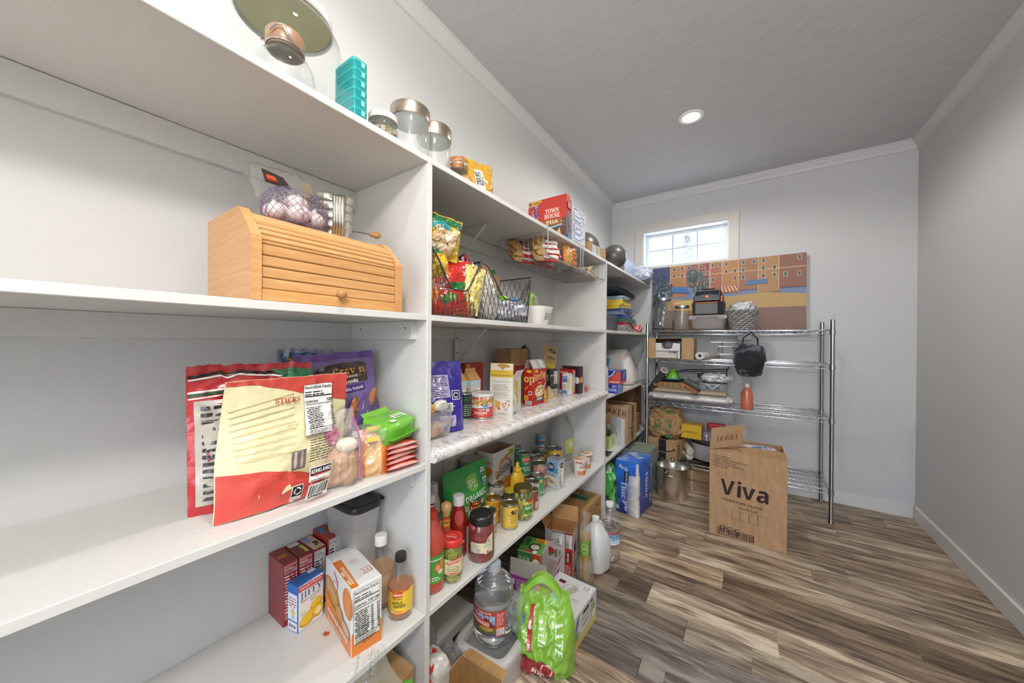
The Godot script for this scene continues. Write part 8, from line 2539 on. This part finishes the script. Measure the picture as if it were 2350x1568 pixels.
# ---------- the wire rack on the end wall ----------
func build_rack() -> void:
	var x0:=-.728
	var x1:=.49
	var zf:=-3.2
	var zb:=-3.6
	var o:=thing("wire_rack","chrome wire shelving rack standing against the end wall under the window","rack",Vector3.ZERO)
	for q in [[x0,zf],[x1,zf],[x0,zb],[x1,zb]]:
		var g:=Geo.new().k("a5a8ac").at(Vector3(q[0],0,q[1]))
		g.lathe([[0,0],[.016,.001],[.016,.01],[.0125,.014],[.0125,1.40],[.0105,1.41],[0,1.412]],20)
		for k in 46:g.lathe([[.0126,.05+k*.029],[.0131,.0505+k*.029],[.0126,.051+k*.029]],12)
		part(o,"post",g,"chrome")
	for y in [1.338,1.094,.722,.23]:
		var sh:=Node3D.new()
		sh.name="wire_shelf" if not o.has_node("wire_shelf") else "wire_shelf_%03d" % int(y*100)
		o.add_child(sh)
		var g:=Geo.new().k("c0c3c7")
		for q in [[x0,zf,x1,zf],[x0,zb,x1,zb],[x0,zf,x0,zb],[x1,zf,x1,zb]]:
			for dy in [.0,-.028]:g.tube([Vector3(q[0],y+dy,q[1]),Vector3(q[2],y+dy,q[3])],.0032,6)
		for q in [[x0,zf],[x1,zf],[x0,zb],[x1,zb]]:g.at(Vector3(q[0],y-.033,q[1])).lathe([[.0132,0],[.0175,.001],[.0165,.037],[.0132,.038]],20).at()
		part(sh,"shelf_frame",g,"chrome").set_meta("kind","stuff")
		g=Geo.new().k("c0c3c7")
		for z in [zf,zb]:
			var n:=32
			for i in n:
				var a:=lerpf(x0+.02,x1-.02,float(i)/n)
				var b:=lerpf(x0+.02,x1-.02,float(i+1)/n)
				var up:=i % 2 == 0
				g.tube([Vector3(a,y-.026 if up else y-.002,z),Vector3(b,y-.002 if up else y-.026,z)],.0018,4)
		part(sh,"truss_wire",g,"chrome").set_meta("kind","stuff")
		g=Geo.new().k("c0c3c7")
		for i in 46:
			var x:=lerpf(x0+.02,x1-.02,i/45.0)
			g.tube([Vector3(x,y+.003,zf),Vector3(x,y+.003,zb)],.0015,4)
		for z in [-3.3,-3.4,-3.5]:g.tube([Vector3(x0,y-.001,z),Vector3(x1,y-.001,z)],.0025,5)
		part(sh,"deck_wires",g,"chrome").set_meta("kind","stuff")
	# the picture leaning behind the top shelf
	var g:=Geo.new().k("d8d4cc").box(Vector3(.585,.315,0),Vector3(1.17,.63,.014),.002)
	var p:=Pr.face(g,Vector3(0,0,.0071),Vector3.RIGHT,Vector3.UP)
	var r:=rnd(17)
	p.rect(.001,.001,1.169,.629,"6f7fa5")
	p.rect(.001,.40,.17,.629,"3f4a6b")
	for q in [[.16,.33,.30,.629,"a8764c"],[.29,.42,.42,.629,"8f5f5a"],[.40,.38,.50,.629,"8a3f4c"],[.49,.36,.60,.629,"a0624e"],[.59,.34,.72,.629,"ac7848"],[.71,.36,.86,.629,"966a4e"],[.85,.33,1.0,.629,"a87c56"],[.99,.36,1.168,.629,"8a5a4c"]]:
		p.rect(q[0],q[1],q[2],q[3],q[4])
		p.rect(q[0],q[1],q[0]+.005,q[3],"d3a87c").rect(q[0],.52,q[2],.525,"d9b48a")
		for i in 3:
			for j in 2:
				var u:float=lerpf(q[0],q[2],(j+.5)/2.0)
				var v:=.45+i*.065
				if v > q[1]+.04 and r.randf() > .25:p.rect(u-.013,v,u+.013,v+.038,"d9c7a5").rect(u-.010,v+.003,u+.010,v+.035,"4f5560")
	p.poly([Vector2(.001,.001),Vector2(1.168,.001),Vector2(1.168,.30),Vector2(.9,.33),Vector2(.6,.31),Vector2(.3,.30),Vector2(.001,.33)],"b5935c")
	p.poly([Vector2(.001,.001),Vector2(.5,.001),Vector2(.42,.12),Vector2(.25,.2),Vector2(.001,.22)],"8a6a52")
	p.poly([Vector2(.55,.001),Vector2(1.168,.001),Vector2(1.168,.2),Vector2(.8,.2),Vector2(.62,.12)],"7f5f55")
	p.poly([Vector2(.2,.26),Vector2(.5,.29),Vector2(.5,.305),Vector2(.2,.28)],"d9b884").poly([Vector2(.26,.2),Vector2(.36,.2),Vector2(.35,.28),Vector2(.27,.27)],"d3b45c")
	p.poly([Vector2(.16,.38),Vector2(.34,.36),Vector2(.30,.42),Vector2(.19,.43)],"3f6fa8").poly([Vector2(.76,.40),Vector2(.92,.40),Vector2(.92,.44),Vector2(.78,.44)],"4f6f95")
	for i in 11:p.poly([Vector2(.575+i*.014,.345+i*.0012),Vector2(.589+i*.014,.347+i*.0012),Vector2(.582+i*.0115,.405),Vector2(.572+i*.0115,.403)],"d9b08a" if i % 2 else "a5604c")
	for q in [[.06,.45,.09,"39466b"],[.13,.40,.06,"3b4a5c"],[.40,.46,.075,"3f4a4c"],[.43,.37,.06,"4a5a4a"],[.36,.52,.05,"45505a"],[.5,.42,.045,"4c5a55"],[.05,.30,.06,"4a4f63"]]:
		for i in 130:
			var a:=r.randf()*TAU
			var d:float=sqrt(r.randf())*q[2]
			p.d=.0032+(i % 9)*.00008
			p.ell(clampf(q[0]+cos(a)*d,.011,1.1),minf(q[1]+sin(a)*d*1.3,.618),.009,.008,[q[3],q[3],"33404a","6f7f78","59685c"][i % 5],7)
	p.d=.0045
	for q in [[.38,.2,.46,.62],[.44,.2,.46,.6],[.30,.18,.44,.56]]:p.band([Vector2(q[0],q[1]),Vector2(q[2],q[3])],.0018,"c9c0b5")
	p.band([Vector2(.5,.36),Vector2(.5,.628)],.007,"b9865c")
	for i in 26:p.ell(.28+r.randf()*.2,.13+r.randf()*.06,.012,.009,["b5502f","d3a93c","7f4a3f","c9763c","8a9a5a"][i % 5],8)
	for i in 8:p.poly([Vector2(.74+i*.012,.22+i*.008),Vector2(.88+i*.01,.24+i*.008),Vector2(.87+i*.01,.244+i*.008)],["6f7a80","d9c48a"][i % 2])
	solo("canvas_picture","wide painted canvas of an orange harbour town leaning on the rack below the window","painting",g,"card",Vector3(-.775,1.343,-3.605),0,"",-.6)
	# top shelf of the rack
	var Y:=1.3435
	var t:=jar("drink_dispenser","large ridged glass drink dispenser with a tap and a metal lid on the rack","dispenser",Vector3(-.632,Y,-3.38),0,[[0,.01],[.07,.006],[.082,.0],[.088,.012],[.096,.05],[.097,.17],[.09,.21],[.07,.235],[.062,.245],[.062,.28]])
	g=Geo.new().k("c3c8c6")
	for i in 26:
		for sg in [-1.0,1.0]:
			g.tube(wave(14,func(k):return Vector3(sin(TAU*i/26.0+sg*k*1.5),0,cos(TAU*i/26.0+sg*k*1.5))*lerpf(.0955,.092,absf(k-.4))+Vector3(0,.03+.18*k,0)),.0012,4)
	part(t,"diamond_ridges",g,"glass").set_meta("kind","stuff")
	part(t,"lid",Geo.new().k("b5b8b9").lathe([[.062,.275],[.066,.277],[.067,.298],[.064,.302],[0,.302]],40),"brushed","metal lid")
	g=Geo.new().k("c9ccce").at(Vector3(-.01,.06,.1),0,90).lathe([[.016,-.01],[.016,0],[.009,.004],[.009,.022],[0,.023]],18).at().tube([Vector3(-.01,.06,.115),Vector3(-.01,.04,.122)],.006,8).box(Vector3(-.01,.078,.115),Vector3(.024,.012,.006),.002)
	part(t,"tap",g,"chrome")
	t=jar("swing_top_jar","tall clear glass jar with a metal lid right of the drink dispenser","jar",Vector3(-.478,Y,-3.39),0,[[0,.006],[.056,.0],[.062,.01],[.062,.17],[.055,.2],[.055,.215]])
	part(t,"inner_glass",Geo.new().k("dfe3e6").lathe([[0,.012],[.052,.012],[.058,.02],[.058,.168]],30),"glass")
	part(t,"lid",Geo.new().k("b5b8b9").lathe([[.055,.205],[.059,.207],[.059,.222],[.056,.226],[0,.226]],36),"brushed","metal lid")
	t=jar("tall_glass_bottle","dark grey glass jug with a pale handle behind the drink dispenser","bottle",Vector3(-.70,Y,-3.53),0,[[0,.004],[.05,0],[.054,.01],[.054,.3],[.03,.36],[.02,.39]],"tinted_clear","565c70")
	part(t,"handle",Geo.new().k("b9bcc6").tube([Vector3(.03,.37,.02),Vector3(.065,.36,.02),Vector3(.075,.32,.02),Vector3(.07,.28,.02)],.005,6),"plastic")
	# lidded container and the cooler bag on it
	var rr:=func(hx_:float,hz:float,y:float) -> PackedVector3Array:
		var row:=PackedVector3Array()
		for j in 41:
			var v:=rim_rect(TAU*j/40.0,hx_,hz,.35)
			row.append(Vector3(v.x,y,v.y))
		return row
	t=thing("food_container","wide translucent food container with a pink-edged lid under the cooler bag","container",Vector3(-.272,Y,-3.40),0)
	part(t,"container_body",Geo.new().k("bdb5b3").grid([rr.call(.001,.001,.001),rr.call(.108,.085,.001),rr.call(.12,.095,.03),rr.call(.138,.108,.115)],true),"frosted")
	part(t,"lid",Geo.new().k("bdb9b9").grid([rr.call(.138,.108,.112),rr.call(.144,.114,.113),rr.call(.142,.112,.128),rr.call(.12,.095,.13),rr.call(.001,.001,.13)],true),"frosted")
	part(t,"gasket",Geo.new().k("b5707f").grid([rr.call(.139,.109,.1285),rr.call(.142,.112,.1305),rr.call(.1,.08,.1325)],true),"rubber","pink rim")
	g=Geo.new().k("c3bfbf")
	for e in [-1.0,1.0]:part(t,"clip",Geo.new().k("c3bfbf").box(Vector3(e*.11,.112,.105),Vector3(.06,.03,.006),.003),"frosted")
	t=thing("cooler_bag","grey and black insulated lunch bag with orange trim on the wide container","cooler bag",Vector3(-.272,Y+.1335,-3.40),0)
	g=Geo.new().k("24262c").grid([rr.call(.001,.001,.0),rr.call(.112,.085,.0),rr.call(.118,.09,.012),rr.call(.124,.092,.1),rr.call(.115,.086,.108),rr.call(.112,.084,.15),rr.call(.095,.07,.205),rr.call(.09,.066,.212),rr.call(.001,.001,.214)],true)
	part(t,"bag_body",g,"cloth")
	g=Geo.new().k("6f7170").box(Vector3(-.01,.052,.088),Vector3(.165,.092,.016),.006)
	part(t,"front_pocket",g,"cloth","grey front pocket")
	g=Geo.new().k("d9754a").box(Vector3(-.01,.102,.09),Vector3(.165,.007,.016),.002)
	part(t,"pocket_zip",g,"cloth","orange zip")
	g=Geo.new().k("5a5c60").at(Vector3(-.006,.158,.082),0,-14)
	g.prism([Vector2(-.086,-.035),Vector2(.086,-.035),Vector2(.086,.0),Vector2(.04,.012),Vector2(0,.016),Vector2(-.04,.012),Vector2(-.086,.0)],-.003,.006)
	g.k("a9abab").tube([Vector3(-.088,-.036,.006),Vector3(.088,-.036,.006),Vector3(.088,.05,.0),Vector3(-.088,.05,.0)],.0022,5,true)
	part(t,"front_flap",g,"cloth","grey flap with piping")
	g=Geo.new().k("d9754a").at(Vector3(-.006,.150,.09),0,76).lathe([[.013,0],[.013,.004],[.009,.006],[0,.006]],20)
	part(t,"badge",g,"plastic","round orange badge")
	part(t,"zip_pull",Geo.new().k("d9633a").box(Vector3(.1,.13,.088),Vector3(.013,.05,.008),.003),"plastic","orange zip pull")
	part(t,"carry_handle",Geo.new().k("1f2026").tube([Vector3(-.05,.208,.03),Vector3(-.045,.222,.03),Vector3(.045,.222,.03),Vector3(.05,.208,.03)],.006,6),"cloth")
	# woven basket with a white bag
	t=thing("woven_basket","round basket woven of thick grey rope at the right of the rack's top shelf","basket",Vector3(-.03,Y,-3.40),0)
	g=Geo.new()
	for lay in 10:
		var rad:=lerpf(.075,.108,lay/9.0)
		for i in 14:
			var a:=TAU*(i+(lay % 2)*.5)/14.0
			g.k(["8f8d86","9c9a93","85837c"][(i+lay) % 3]).at(Vector3(sin(a)*rad,.012+lay*.0165,cos(a)*rad),rad_to_deg(a),0,14).ball(Vector3.ZERO,Vector3(rad*.255,.0105,.011),10,7)
	g.at().k("6f6d68").lathe([[0,.003],[.07,.003],[.1,.165]],30)
	part(t,"woven_body",g,"cloth").set_meta("kind","stuff")
	part(t,"handle",Geo.new().k("7a7a7c").tube(wave(14,func(k):return Vector3(cos(PI*k)*.1,.16+sin(PI*k)*.075,.03)),.004,6),"cloth")
	soft_bag("white_sack","crumpled white plastic bag stuffed in the woven basket","plastic bag",Vector3(-.025,Y+.12,-3.40),Vector3(.16,.115,.14),351,["c9c9cc","b5b5ba","d3d3d6"],0,{"amp":.025})
	g=Geo.new().k("26262a")
	for q in [-.69,-.53]:
		g.tube([Vector3(q,1.43,-3.225),Vector3(q,1.31,-3.225),Vector3(q+.014,1.305,-3.215),Vector3(q+.014,1.43,-3.215)],.0028,6)
	g.tube([Vector3(-.69,1.362,-3.225),Vector3(-.53,1.362,-3.225)],.0028,6)
	g.tube([Vector3(-.60,1.362,-3.225),Vector3(-.60,1.312,-3.222),Vector3(-.588,1.308,-3.215),Vector3(-.584,1.345,-3.215)],.0028,6)
	solo("hook_rail","black wire hook rail hung over the front of the rack's top shelf","hook rail",g,"wire",Vector3.ZERO).set_meta("kind","stuff")
	# second shelf
	Y=1.1
	var s:=Vector3(.385,.178,.2)
	g=Geo.new()
	g.k("c09a6c")
	for e in [-1.0,1.0]:g.box(Vector3(e*(s.x/2-.045),s.y/2,s.z/2),Vector3(.09,s.y,.004),.001).box(Vector3(e*s.x/2,s.y/2,0),Vector3(.004,s.y,s.z),.001)
	g.k("9c7448").box(Vector3(0,s.y-.002,0),Vector3(s.x,.004,s.z),.001).box(Vector3(0,.002,0),Vector3(s.x,.004,s.z),.001).box(Vector3(0,s.y/2,-s.z/2),Vector3(s.x,s.y,.004),.001)
	solo("machine_carton","open brown carton with a white machine inside on the rack","cardboard box",g,"cardboard",Vector3(-.555,Y,-3.30),0)
	t=thing("white_machine","white boxy machine with a scooped front inside the open brown carton","machine",Vector3(-.572,Y+.005,-3.265),0)
	g=Geo.new().k("d3d0cc")
	g.prism([Vector2(-.105,.065),Vector2(.108,.065),Vector2(.108,.128),Vector2(.055,.132),Vector2(.045,.09),Vector2(.03,.08),Vector2(-.02,.08),Vector2(-.035,.09),Vector2(-.042,.132),Vector2(-.105,.132)],.0,.065)
	part(t,"upper_housing",g,"plastic")
	part(t,"lower_housing",Geo.new().k("c9c2bb").box(Vector3(-.01,.032,.028),Vector3(.185,.062,.06),.004),"plastic")
	part(t,"side_leg",Geo.new().k("d3d0cc").box(Vector3(.098,.032,.032),Vector3(.02,.063,.066),.003),"plastic")
	g=Geo.new()
	p=Pr.face(g,Vector3(0,.06,.0655),Vector3.RIGHT,Vector3.UP)
	p.rect(.02,-.012,.08,-.001,"2a2a2c").text("MODEL",.025,-.01,.007,"c9c9c9")
	part(t,"name_plate",g,"print","black name plate")
	soft_bag("foam_bag","grey plastic wrap behind the white machine in the carton","plastic wrap",Vector3(-.53,Y+.06,-3.335),Vector3(.24,.105,.06),361,["55555a","6a6a70","7d7d82"],0,{"amp":.02})
	for k in 2:
		g=Geo.new().k("c9c6c2").lathe([[.014,-.14],[.03,-.14],[.03,.14],[.014,.14]],32)
		g.k("5a3f30").lathe([[.014,.139],[.0135,-.139]],24)
		g.k("b5a9ab").lathe([[.0302,-.12],[.0302,.06]],32)
		solo("film_roll",["white roll with a dark core on the rack, left of two","white roll with a dark core on the rack, right of two"][k],"roll",g,"card",Vector3([-.328,-.258][k],Y+.0335,-3.335),[4,-22][k],"white rolls on the second rack shelf",90)
	g=Geo.new().k("b3b5b8")
	for q in [[1.246,-.24,-.05],[1.212,-.19,-.085],[1.15,-.19,-.085],[1.106,-.25,-.05]]:g.tube([Vector3(q[1],q[0],-3.22),Vector3(q[2],q[0],-3.22)],.0035,6)
	for q in [[-.19,1.15,1.212],[-.087,1.15,1.212],[-.165,1.105,1.246],[-.06,1.105,1.246]]:g.tube([Vector3(q[0],q[1],-3.222),Vector3(q[0],q[2],-3.222),Vector3(q[0],q[2],-3.34),Vector3(q[0],q[1],-3.34)],.003,6)
	solo("wire_holder","chrome wire holder frame at the right of the second rack shelf","wire holder",g,"chrome",Vector3.ZERO).set_meta("kind","stuff")
	carton("pale_tub","pale translucent lidded tub at the far right of the rack under the basket","container",Vector3(-.01,1.258,-3.40),0,Vector3(.1,.05,.1),"a9abb0",func(_F,_s):pass,{"mat":"frosted","bev":.008})
	soft_bag("black_bag","black shoulder bag hanging on the rack at the right","bag",Vector3(.02,.99,-3.14),Vector3(.19,.245,.09),371,["1f2024","2a2b30","5a5c62","26272b"],0,{"mat":"cloth","pf":.012})
	g=Geo.new().k("1b1b1e").tube([Vector3(-.03,1.2,-3.14),Vector3(-.02,1.28,-3.17),Vector3(.03,1.325,-3.195),Vector3(.07,1.27,-3.17),Vector3(.07,1.2,-3.14)],.006,6)
	solo("bag_strap","black strap hooking the black shoulder bag over the rack","strap",g,"cloth",Vector3.ZERO)
	# third shelf
	Y=.7265
	g=Geo.new()
	var rows:=[]
	var nz:=noise(381,.35)
	for i in 41:
		var row:=PackedVector3Array()
		for j in 25:
			var a:=TAU*(j % 24)/24.0
			var e:=1.0 if i > 1 and i < 39 else .75
			row.append(Vector3(lerpf(-.72,-.09,i/40.0),.042+sin(a)*.042*e+nz.get_noise_3d(i*6.0,(j % 24)*5.0,0)*.005,cos(a)*.15*e+nz.get_noise_3d(i*6.0,(j % 24)*5.0,50)*.005))
		rows.append(row)
	g.grid(rows,true,func(i,j):return hx("c9c5c0") if (i*7+j*3) % 11 else hx("e3e0dc"))
	solo("bubble_wrap_roll","long flat bundle in bubble wrap on the third rack shelf","bundle",g,"film",Vector3(0,Y,-3.36))
	for k in 4:
		g=Geo.new().k(["cbbba5","d6c8b3","c4b39c","d9ccb9"][k]).box(Vector3(0,.006,0),Vector3(.56-.02*k,.011,.2),.001)
		solo("wooden_board",["lowest","second lowest","second highest","topmost"][k]+" pale board of the stack on the bubble-wrapped bundle","board",g,"pine",Vector3(-.41+.006*k,Y+.083+k*.0118,-3.36),0,"pale boards on the bubble wrap")
	Y+=.131
	carton("stamped_carton","flat brown carton with a row of round stamps on the third rack shelf","cardboard box",Vector3(-.545,Y,-3.29),-6,Vector3(.25,.04,.16),"b58a5c",func(F:Callable,s2:Vector3) -> void:
		var q:Pr=F.call("front")
		for i in 5:q.ring(.03+i*.046,.019,.012,.012,.0035,"4a3424",-20,200).rect(.018+i*.046,.008,.042+i*.046,.013,"4a3424"),{"mat":"cardboard"})
	g=Geo.new().k("2a2422").grid([rr.call(.001,.001,.003),rr.call(.08,.06,.003),rr.call(.098,.078,.02),rr.call(.1,.08,.02),rr.call(.085,.065,.0),rr.call(.001,.001,.0)],true)
	solo("dark_tray","small dark tray under the green funnel on the third rack shelf","tray",g,"plastic",Vector3(-.53,Y+.041,-3.30),0,"",6,-8)
	g=Geo.new().k("3a86a8").lathe([[.062,.0],[.066,.004],[.055,.012],[0,.014]],32)
	solo("blue_saucer","thin blue plastic saucer under the green funnel","saucer",g,"plastic",Vector3(-.53,Y+.062,-3.29),0)
	g=Geo.new().k("6fae2f").lathe([[.056,.0],[.057,.006],[.05,.03],[.034,.05],[.026,.056],[.024,.075],[.02,.078],[0,.078]],36)
	solo("green_funnel","lime green silicone funnel upside down on the third rack shelf","funnel",g,"plastic",Vector3(-.53,Y+.072,-3.29),0)
	for k in 2:
		var cols2:Array=[["5c4a3a","c9683a","a98a4a"],["8f8d86","4f5a44","b5a58c"]][k]
		carton("disc_case",["orange printed video case leaning on the flat carton","grey and green video case behind the orange one"][k],"case",Vector3([-.385,-.375][k],Y+[.0,.022][k],[-3.25,-3.29][k]),-10,Vector3(.14,.018,.12),"26231f",func(F:Callable,s2:Vector3) -> void:
			var q:Pr=F.call("front")
			q.rect(.002,.002,s2.x-.002,s2.y-.002,cols2[1])
			q=F.call("top")
			q.rect(.004,.004,s2.x-.004,s2.z-.004,cols2[0])
			var r2:=rnd(7)
			for i in 16:q.ell(r2.randf_range(.015,s2.x-.015),r2.randf_range(.012,s2.z-.012),.011,.008,cols2[i % 3],8),{"roll":-28.0})
	s=Vector3(.185,.052,.17)
	carton("tile_box","box printed with a black and white tile pattern on the third rack shelf","box",Vector3(-.222,Y,-3.30),-2,s,"6f7a80",func(F:Callable,s2:Vector3) -> void:
		var q:Pr=F.call("front")
		q.rect(.002,.002,s2.x-.002,s2.y-.002,"4a555c").frame(.005,.005,s2.x-.005,s2.y-.005,.002,"b9c0c2")
		for i in 9:
			q.poly([Vector2(.05+i*.0105,.047-absf(i-4)*-.0),Vector2(.056+i*.0105,.042),Vector2(.05+i*.0105,.037)],"c9cfd0")
		q.band([Vector2(.04,.05),Vector2(.0925,.008),Vector2(.145,.05)],.006,"c3c9ca").band([Vector2(.055,.05),Vector2(.0925,.02),Vector2(.13,.05)],.003,"c3c9ca")
		for u in [.028,.157]:q.ring(u,.025,.013,.013,.003,"b9c3c6").ell(u,.025,.006,.006,"8fa3a8"))
	soft_bag("ziplock_bag","clear bag of pale and greenish odds and ends above the tile box","plastic bag",Vector3(-.205,Y+.053,-3.31),Vector3(.24,.075,.16),391,["b9b9bd","c9c5b9","8fa58c","a3a3b0","d3cfc6"],0,{"pf":.05,"amp":.02})
	soft_bag("blue_pouch","small blue pouch inside the black wire basket","pouch",Vector3(-.29,Y+.08,-3.38),Vector3(.1,.04,.08),393,["3f5f95","4a6fa5"],0)
	g=Geo.new().k("1e1e21")
	var bp:=[Vector3(-.5,1.0,-3.25),Vector3(-.486,.99,-3.26),Vector3(-.30,1.004,-3.27),Vector3(-.15,1.012,-3.26),Vector3(-.13,1.016,-3.255),Vector3(-.114,1.046,-3.25)]
	g.tube(bp,.0045,6)
	g.tube([Vector3(-.484,.99,-3.26),Vector3(-.484,.925,-3.26)],.0035,6).tube([Vector3(-.13,1.014,-3.257),Vector3(-.128,.945,-3.26)],.0045,6)
	g.tube([Vector3(-.484,.99,-3.26),Vector3(-.484,.99,-3.50),Vector3(-.13,1.014,-3.50),Vector3(-.13,1.014,-3.257)],.004,6)
	for i in 8:
		var q:=lerpf(-.455,-.165,i/7.0)
		g.tube([Vector3(q-.008,1.002,-3.266),Vector3(q+.006,.93,-3.28),Vector3(q+.018,1.002,-3.266)],.0022,5)
	solo("black_wire_basket","black wire basket with zigzag sides at the back of the third rack shelf","wire basket",g,"wire",Vector3.ZERO).set_meta("kind","stuff")
	g=Geo.new().at(Vector3(-.655,.90,-3.24),40,50)
	g.k("4f4a48").lathe([[.022,-.16],[.028,-.16],[.028,.16],[.022,.16]],26).k("b9b4ae").lathe([[.0285,.155],[.0285,.165],[.022,.166],[.022,-.15]],26)
	solo("cardboard_tube","dark mailing tube with a pale end lying across the rack post","tube",g,"card",Vector3.ZERO)
	t=bottle("orange_bottle","orange spray bottle at the right edge of the third rack shelf",Vector3(.005,.7265,-3.235),0,"c9704f",[[0,0],[.038,0],[.042,.01],[.04,.12],[.025,.16],[.016,.175]],.018,.03,.17,"d9d2cc")
	# bottom shelf
	Y=.2345
	carton("parcel_box","brown parcel box with black tape and a smile arrow low on the rack","cardboard box",Vector3(-.585,Y,-3.30),-14,Vector3(.26,.165,.2),"c2986c",func(F:Callable,s2:Vector3) -> void:
		var q:Pr=F.call("front")
		q.rect(.11,.001,.175,s2.y-.001,"1f2024").text("prime",.115,.05,.014,"7fa5ae",{"w":.055}).ring(.142,.11,.018,.012,.004,"3a4046",0,180).ring(.143,.12,.11,.055,.009,"26231f",200,340).poly([Vector2(.235,.108),Vector2(.252,.105),Vector2(.248,.08)],"26231f")
		q=F.call("right")
		for i in 4:q.rect(.04,.03+i*.028,.06,.05+i*.028,"4a3424")
		q=F.call("top")
		q.rect(.11,.001,.175,s2.z-.001,"26262a"),{"mat":"cardboard"})
	t=thing("grocery_paper_bag","crumpled brown paper bag with green print on the parcel box","paper bag",Vector3(-.59,Y+.167,-3.32),-4)
	g=Geo.new().k("c6a074")
	lump(g,Vector3(.27,.235,.19),401,.035,.2,{"sq":.5,"seg":56,"rings":36,"cf":func(i,j):return hx("b98f60") if (i*3+j*5) % 17 else hx("a9804f")})
	part(t,"bag_body",g,"cardboard")
	g=Geo.new()
	p=Pr.face(g,Vector3(-.085,.0,.108),Vector3.RIGHT,Vector3.UP)
	p.ring(.045,.13,.026,.03,.009,"35703f").text("KOS",.03,.045,.035,"35703f",{"r":75,"w":.08}).poly([Vector2(.13,.12),Vector2(.16,.12),Vector2(.145,.095)],"2f7a4a").rect(.138,.12,.152,.14,"2f7a4a").lines(.11,.06,.17,.09,3,"6b8a5a",.4).lines(.1,.15,.16,.18,3,"6b8a5a",.4).rect(.11,.015,.16,.04,"35703f")
	part(t,"green_print",g,"card","green print")
	g=Geo.new().k("a9804f").at(Vector3(0,.17,.01),15)
	lump(g,Vector3(.24,.09,.14),403,.045,.28,{"seg":46,"rings":22,"cf":func(i,j):return hx("ad8454") if (i/3+j/4) % 4 else hx("3f6f3f")})
	part(t,"crumpled_top",g,"cardboard")
	s=Vector3(.155,.115,.14)
	t=thing("slow_cooker","oval grey slow cooker with a black base and glass lid low on the rack","slow cooker",Vector3(-.22,Y,-3.37),0)
	var ov:=func(a:float,b:float,y:float) -> PackedVector3Array:return PackedVector3Array(wave(40,func(k):return Vector3(sin(TAU*k)*a,y,cos(TAU*k)*b)))
	part(t,"base_ring",Geo.new().k("1d1c1e").grid([ov.call(.001,.001,.0),ov.call(.15,.105,.0),ov.call(.163,.117,.022)],true),"plastic","black base")
	part(t,"cooker_body",Geo.new().k("a9a7a5").grid([ov.call(.162,.116,.02),ov.call(.168,.122,.03),ov.call(.173,.126,.155)],true),"plastic")
	part(t,"black_rim",Geo.new().k("1d1c1e").grid([ov.call(.173,.126,.154),ov.call(.178,.131,.156),ov.call(.178,.131,.166),ov.call(.165,.12,.17)],true),"plastic")
	part(t,"glass_lid",Geo.new().k("cfd3cf").grid([ov.call(.165,.12,.17),ov.call(.13,.09,.185),ov.call(.001,.001,.192)],true),"glass")
	part(t,"lid_rim",Geo.new().k("c9c9c6").tube(Array(ov.call(.166,.121,.172)).slice(0,40),.003,5,true),"chrome")
	carton("yellow_cracker_box","yellow box resting on the slow cooker's left side","food box",Vector3(-.375,Y+.195,-3.32),-4,s,"d3a92a",func(F:Callable,s2:Vector3) -> void:
		var q:Pr=F.call("front")
		q.text("ALMOND CRACKERS",.135,.062,.009,"4a3f1c",{"r":180,"w":.115,"f":"sb"}).lines(.04,.045,.11,.055,2,"6b5a22",.4).ring(.078,.02,.008,.008,.0015,"b5762a")
		q=F.call("top")
		q.rect(.02,.05,.055,.075,"cfc9b0").rect(.03,.056,.045,.068,"4a463a")
		q=F.call("right")
		q.rect(.001,.001,s2.z-.001,s2.y-.001,"8f8790"))
	t=thing("cutlery_box","clear plastic box of white plastic cutlery behind the tall carton's flap","plastic box",Vector3(-.235,Y+.195,-3.29),-4)
	part(t,"clear_box",Geo.new().k("8a8490").box(Vector3(0,.035,0),Vector3(.11,.07,.1),.003),"tinted_clear")
	g=Geo.new().k("e3e0e3")
	for q in [-.028,.018]:g.box(Vector3(q,.02,.051),Vector3(.005,.035,.002),.001).ball(Vector3(q,.045,.051),Vector3(.008,.012,.002),10,6)
	g.k("d9d9d9").at(Vector3(.035,.082,.05),0,80).lathe([[.009,0],[.017,.0],[.018,.006],[.009,.006],[.009,0]],20)
	part(t,"cutlery",g,"plastic","white plastic cutlery").set_meta("kind","stuff")
	soft_bag("red_package","small red package top behind the raised cardboard flap","package",Vector3(-.21,Y+.26,-3.40),Vector3(.14,.06,.06),411,["a5222c","b92f36"],0,{"sq":.4,"amp":.005})
	for k in 2:
		g=Geo.new().k("c9c3b3").at(Vector3.ZERO,[14,20][k],82).lathe([[.014,-.14],[.026,-.14],[.026,.14],[.019,.141],[.018,.12],[0,.12]],30)
		solo("paper_roll",["upper pale paper roll between the parcel box and the slow cooker","lower pale paper roll between the parcel box and the slow cooker"][k],"roll",g,"card",[Vector3(-.408,Y+.108,-3.28),Vector3(-.425,Y+.05,-3.28)][k],0,"pale paper rolls low on the rack",[4,-2][k])
	# under the rack
	for k in 2:
		carton("flat_carton",["lower flat brown carton lying under the rack","upper flat brown carton lying under the rack, with black tape"][k],"cardboard box",Vector3(-.19,k*.088,-3.42),0,Vector3(.44,.087,.34),"bb9268",func(F:Callable,s2:Vector3) -> void:
			var q:Pr=F.call("front")
			q.rect(.03,.001,.042,s2.y-.001,"c9c5bf").rect(.001,s2.y-.012,s2.x-.001,s2.y-.002,"8a6542").lines(.2,.03,.26,.05,1,"7a5536",.5),{"mat":"cardboard","group":"flat cartons under the rack"})
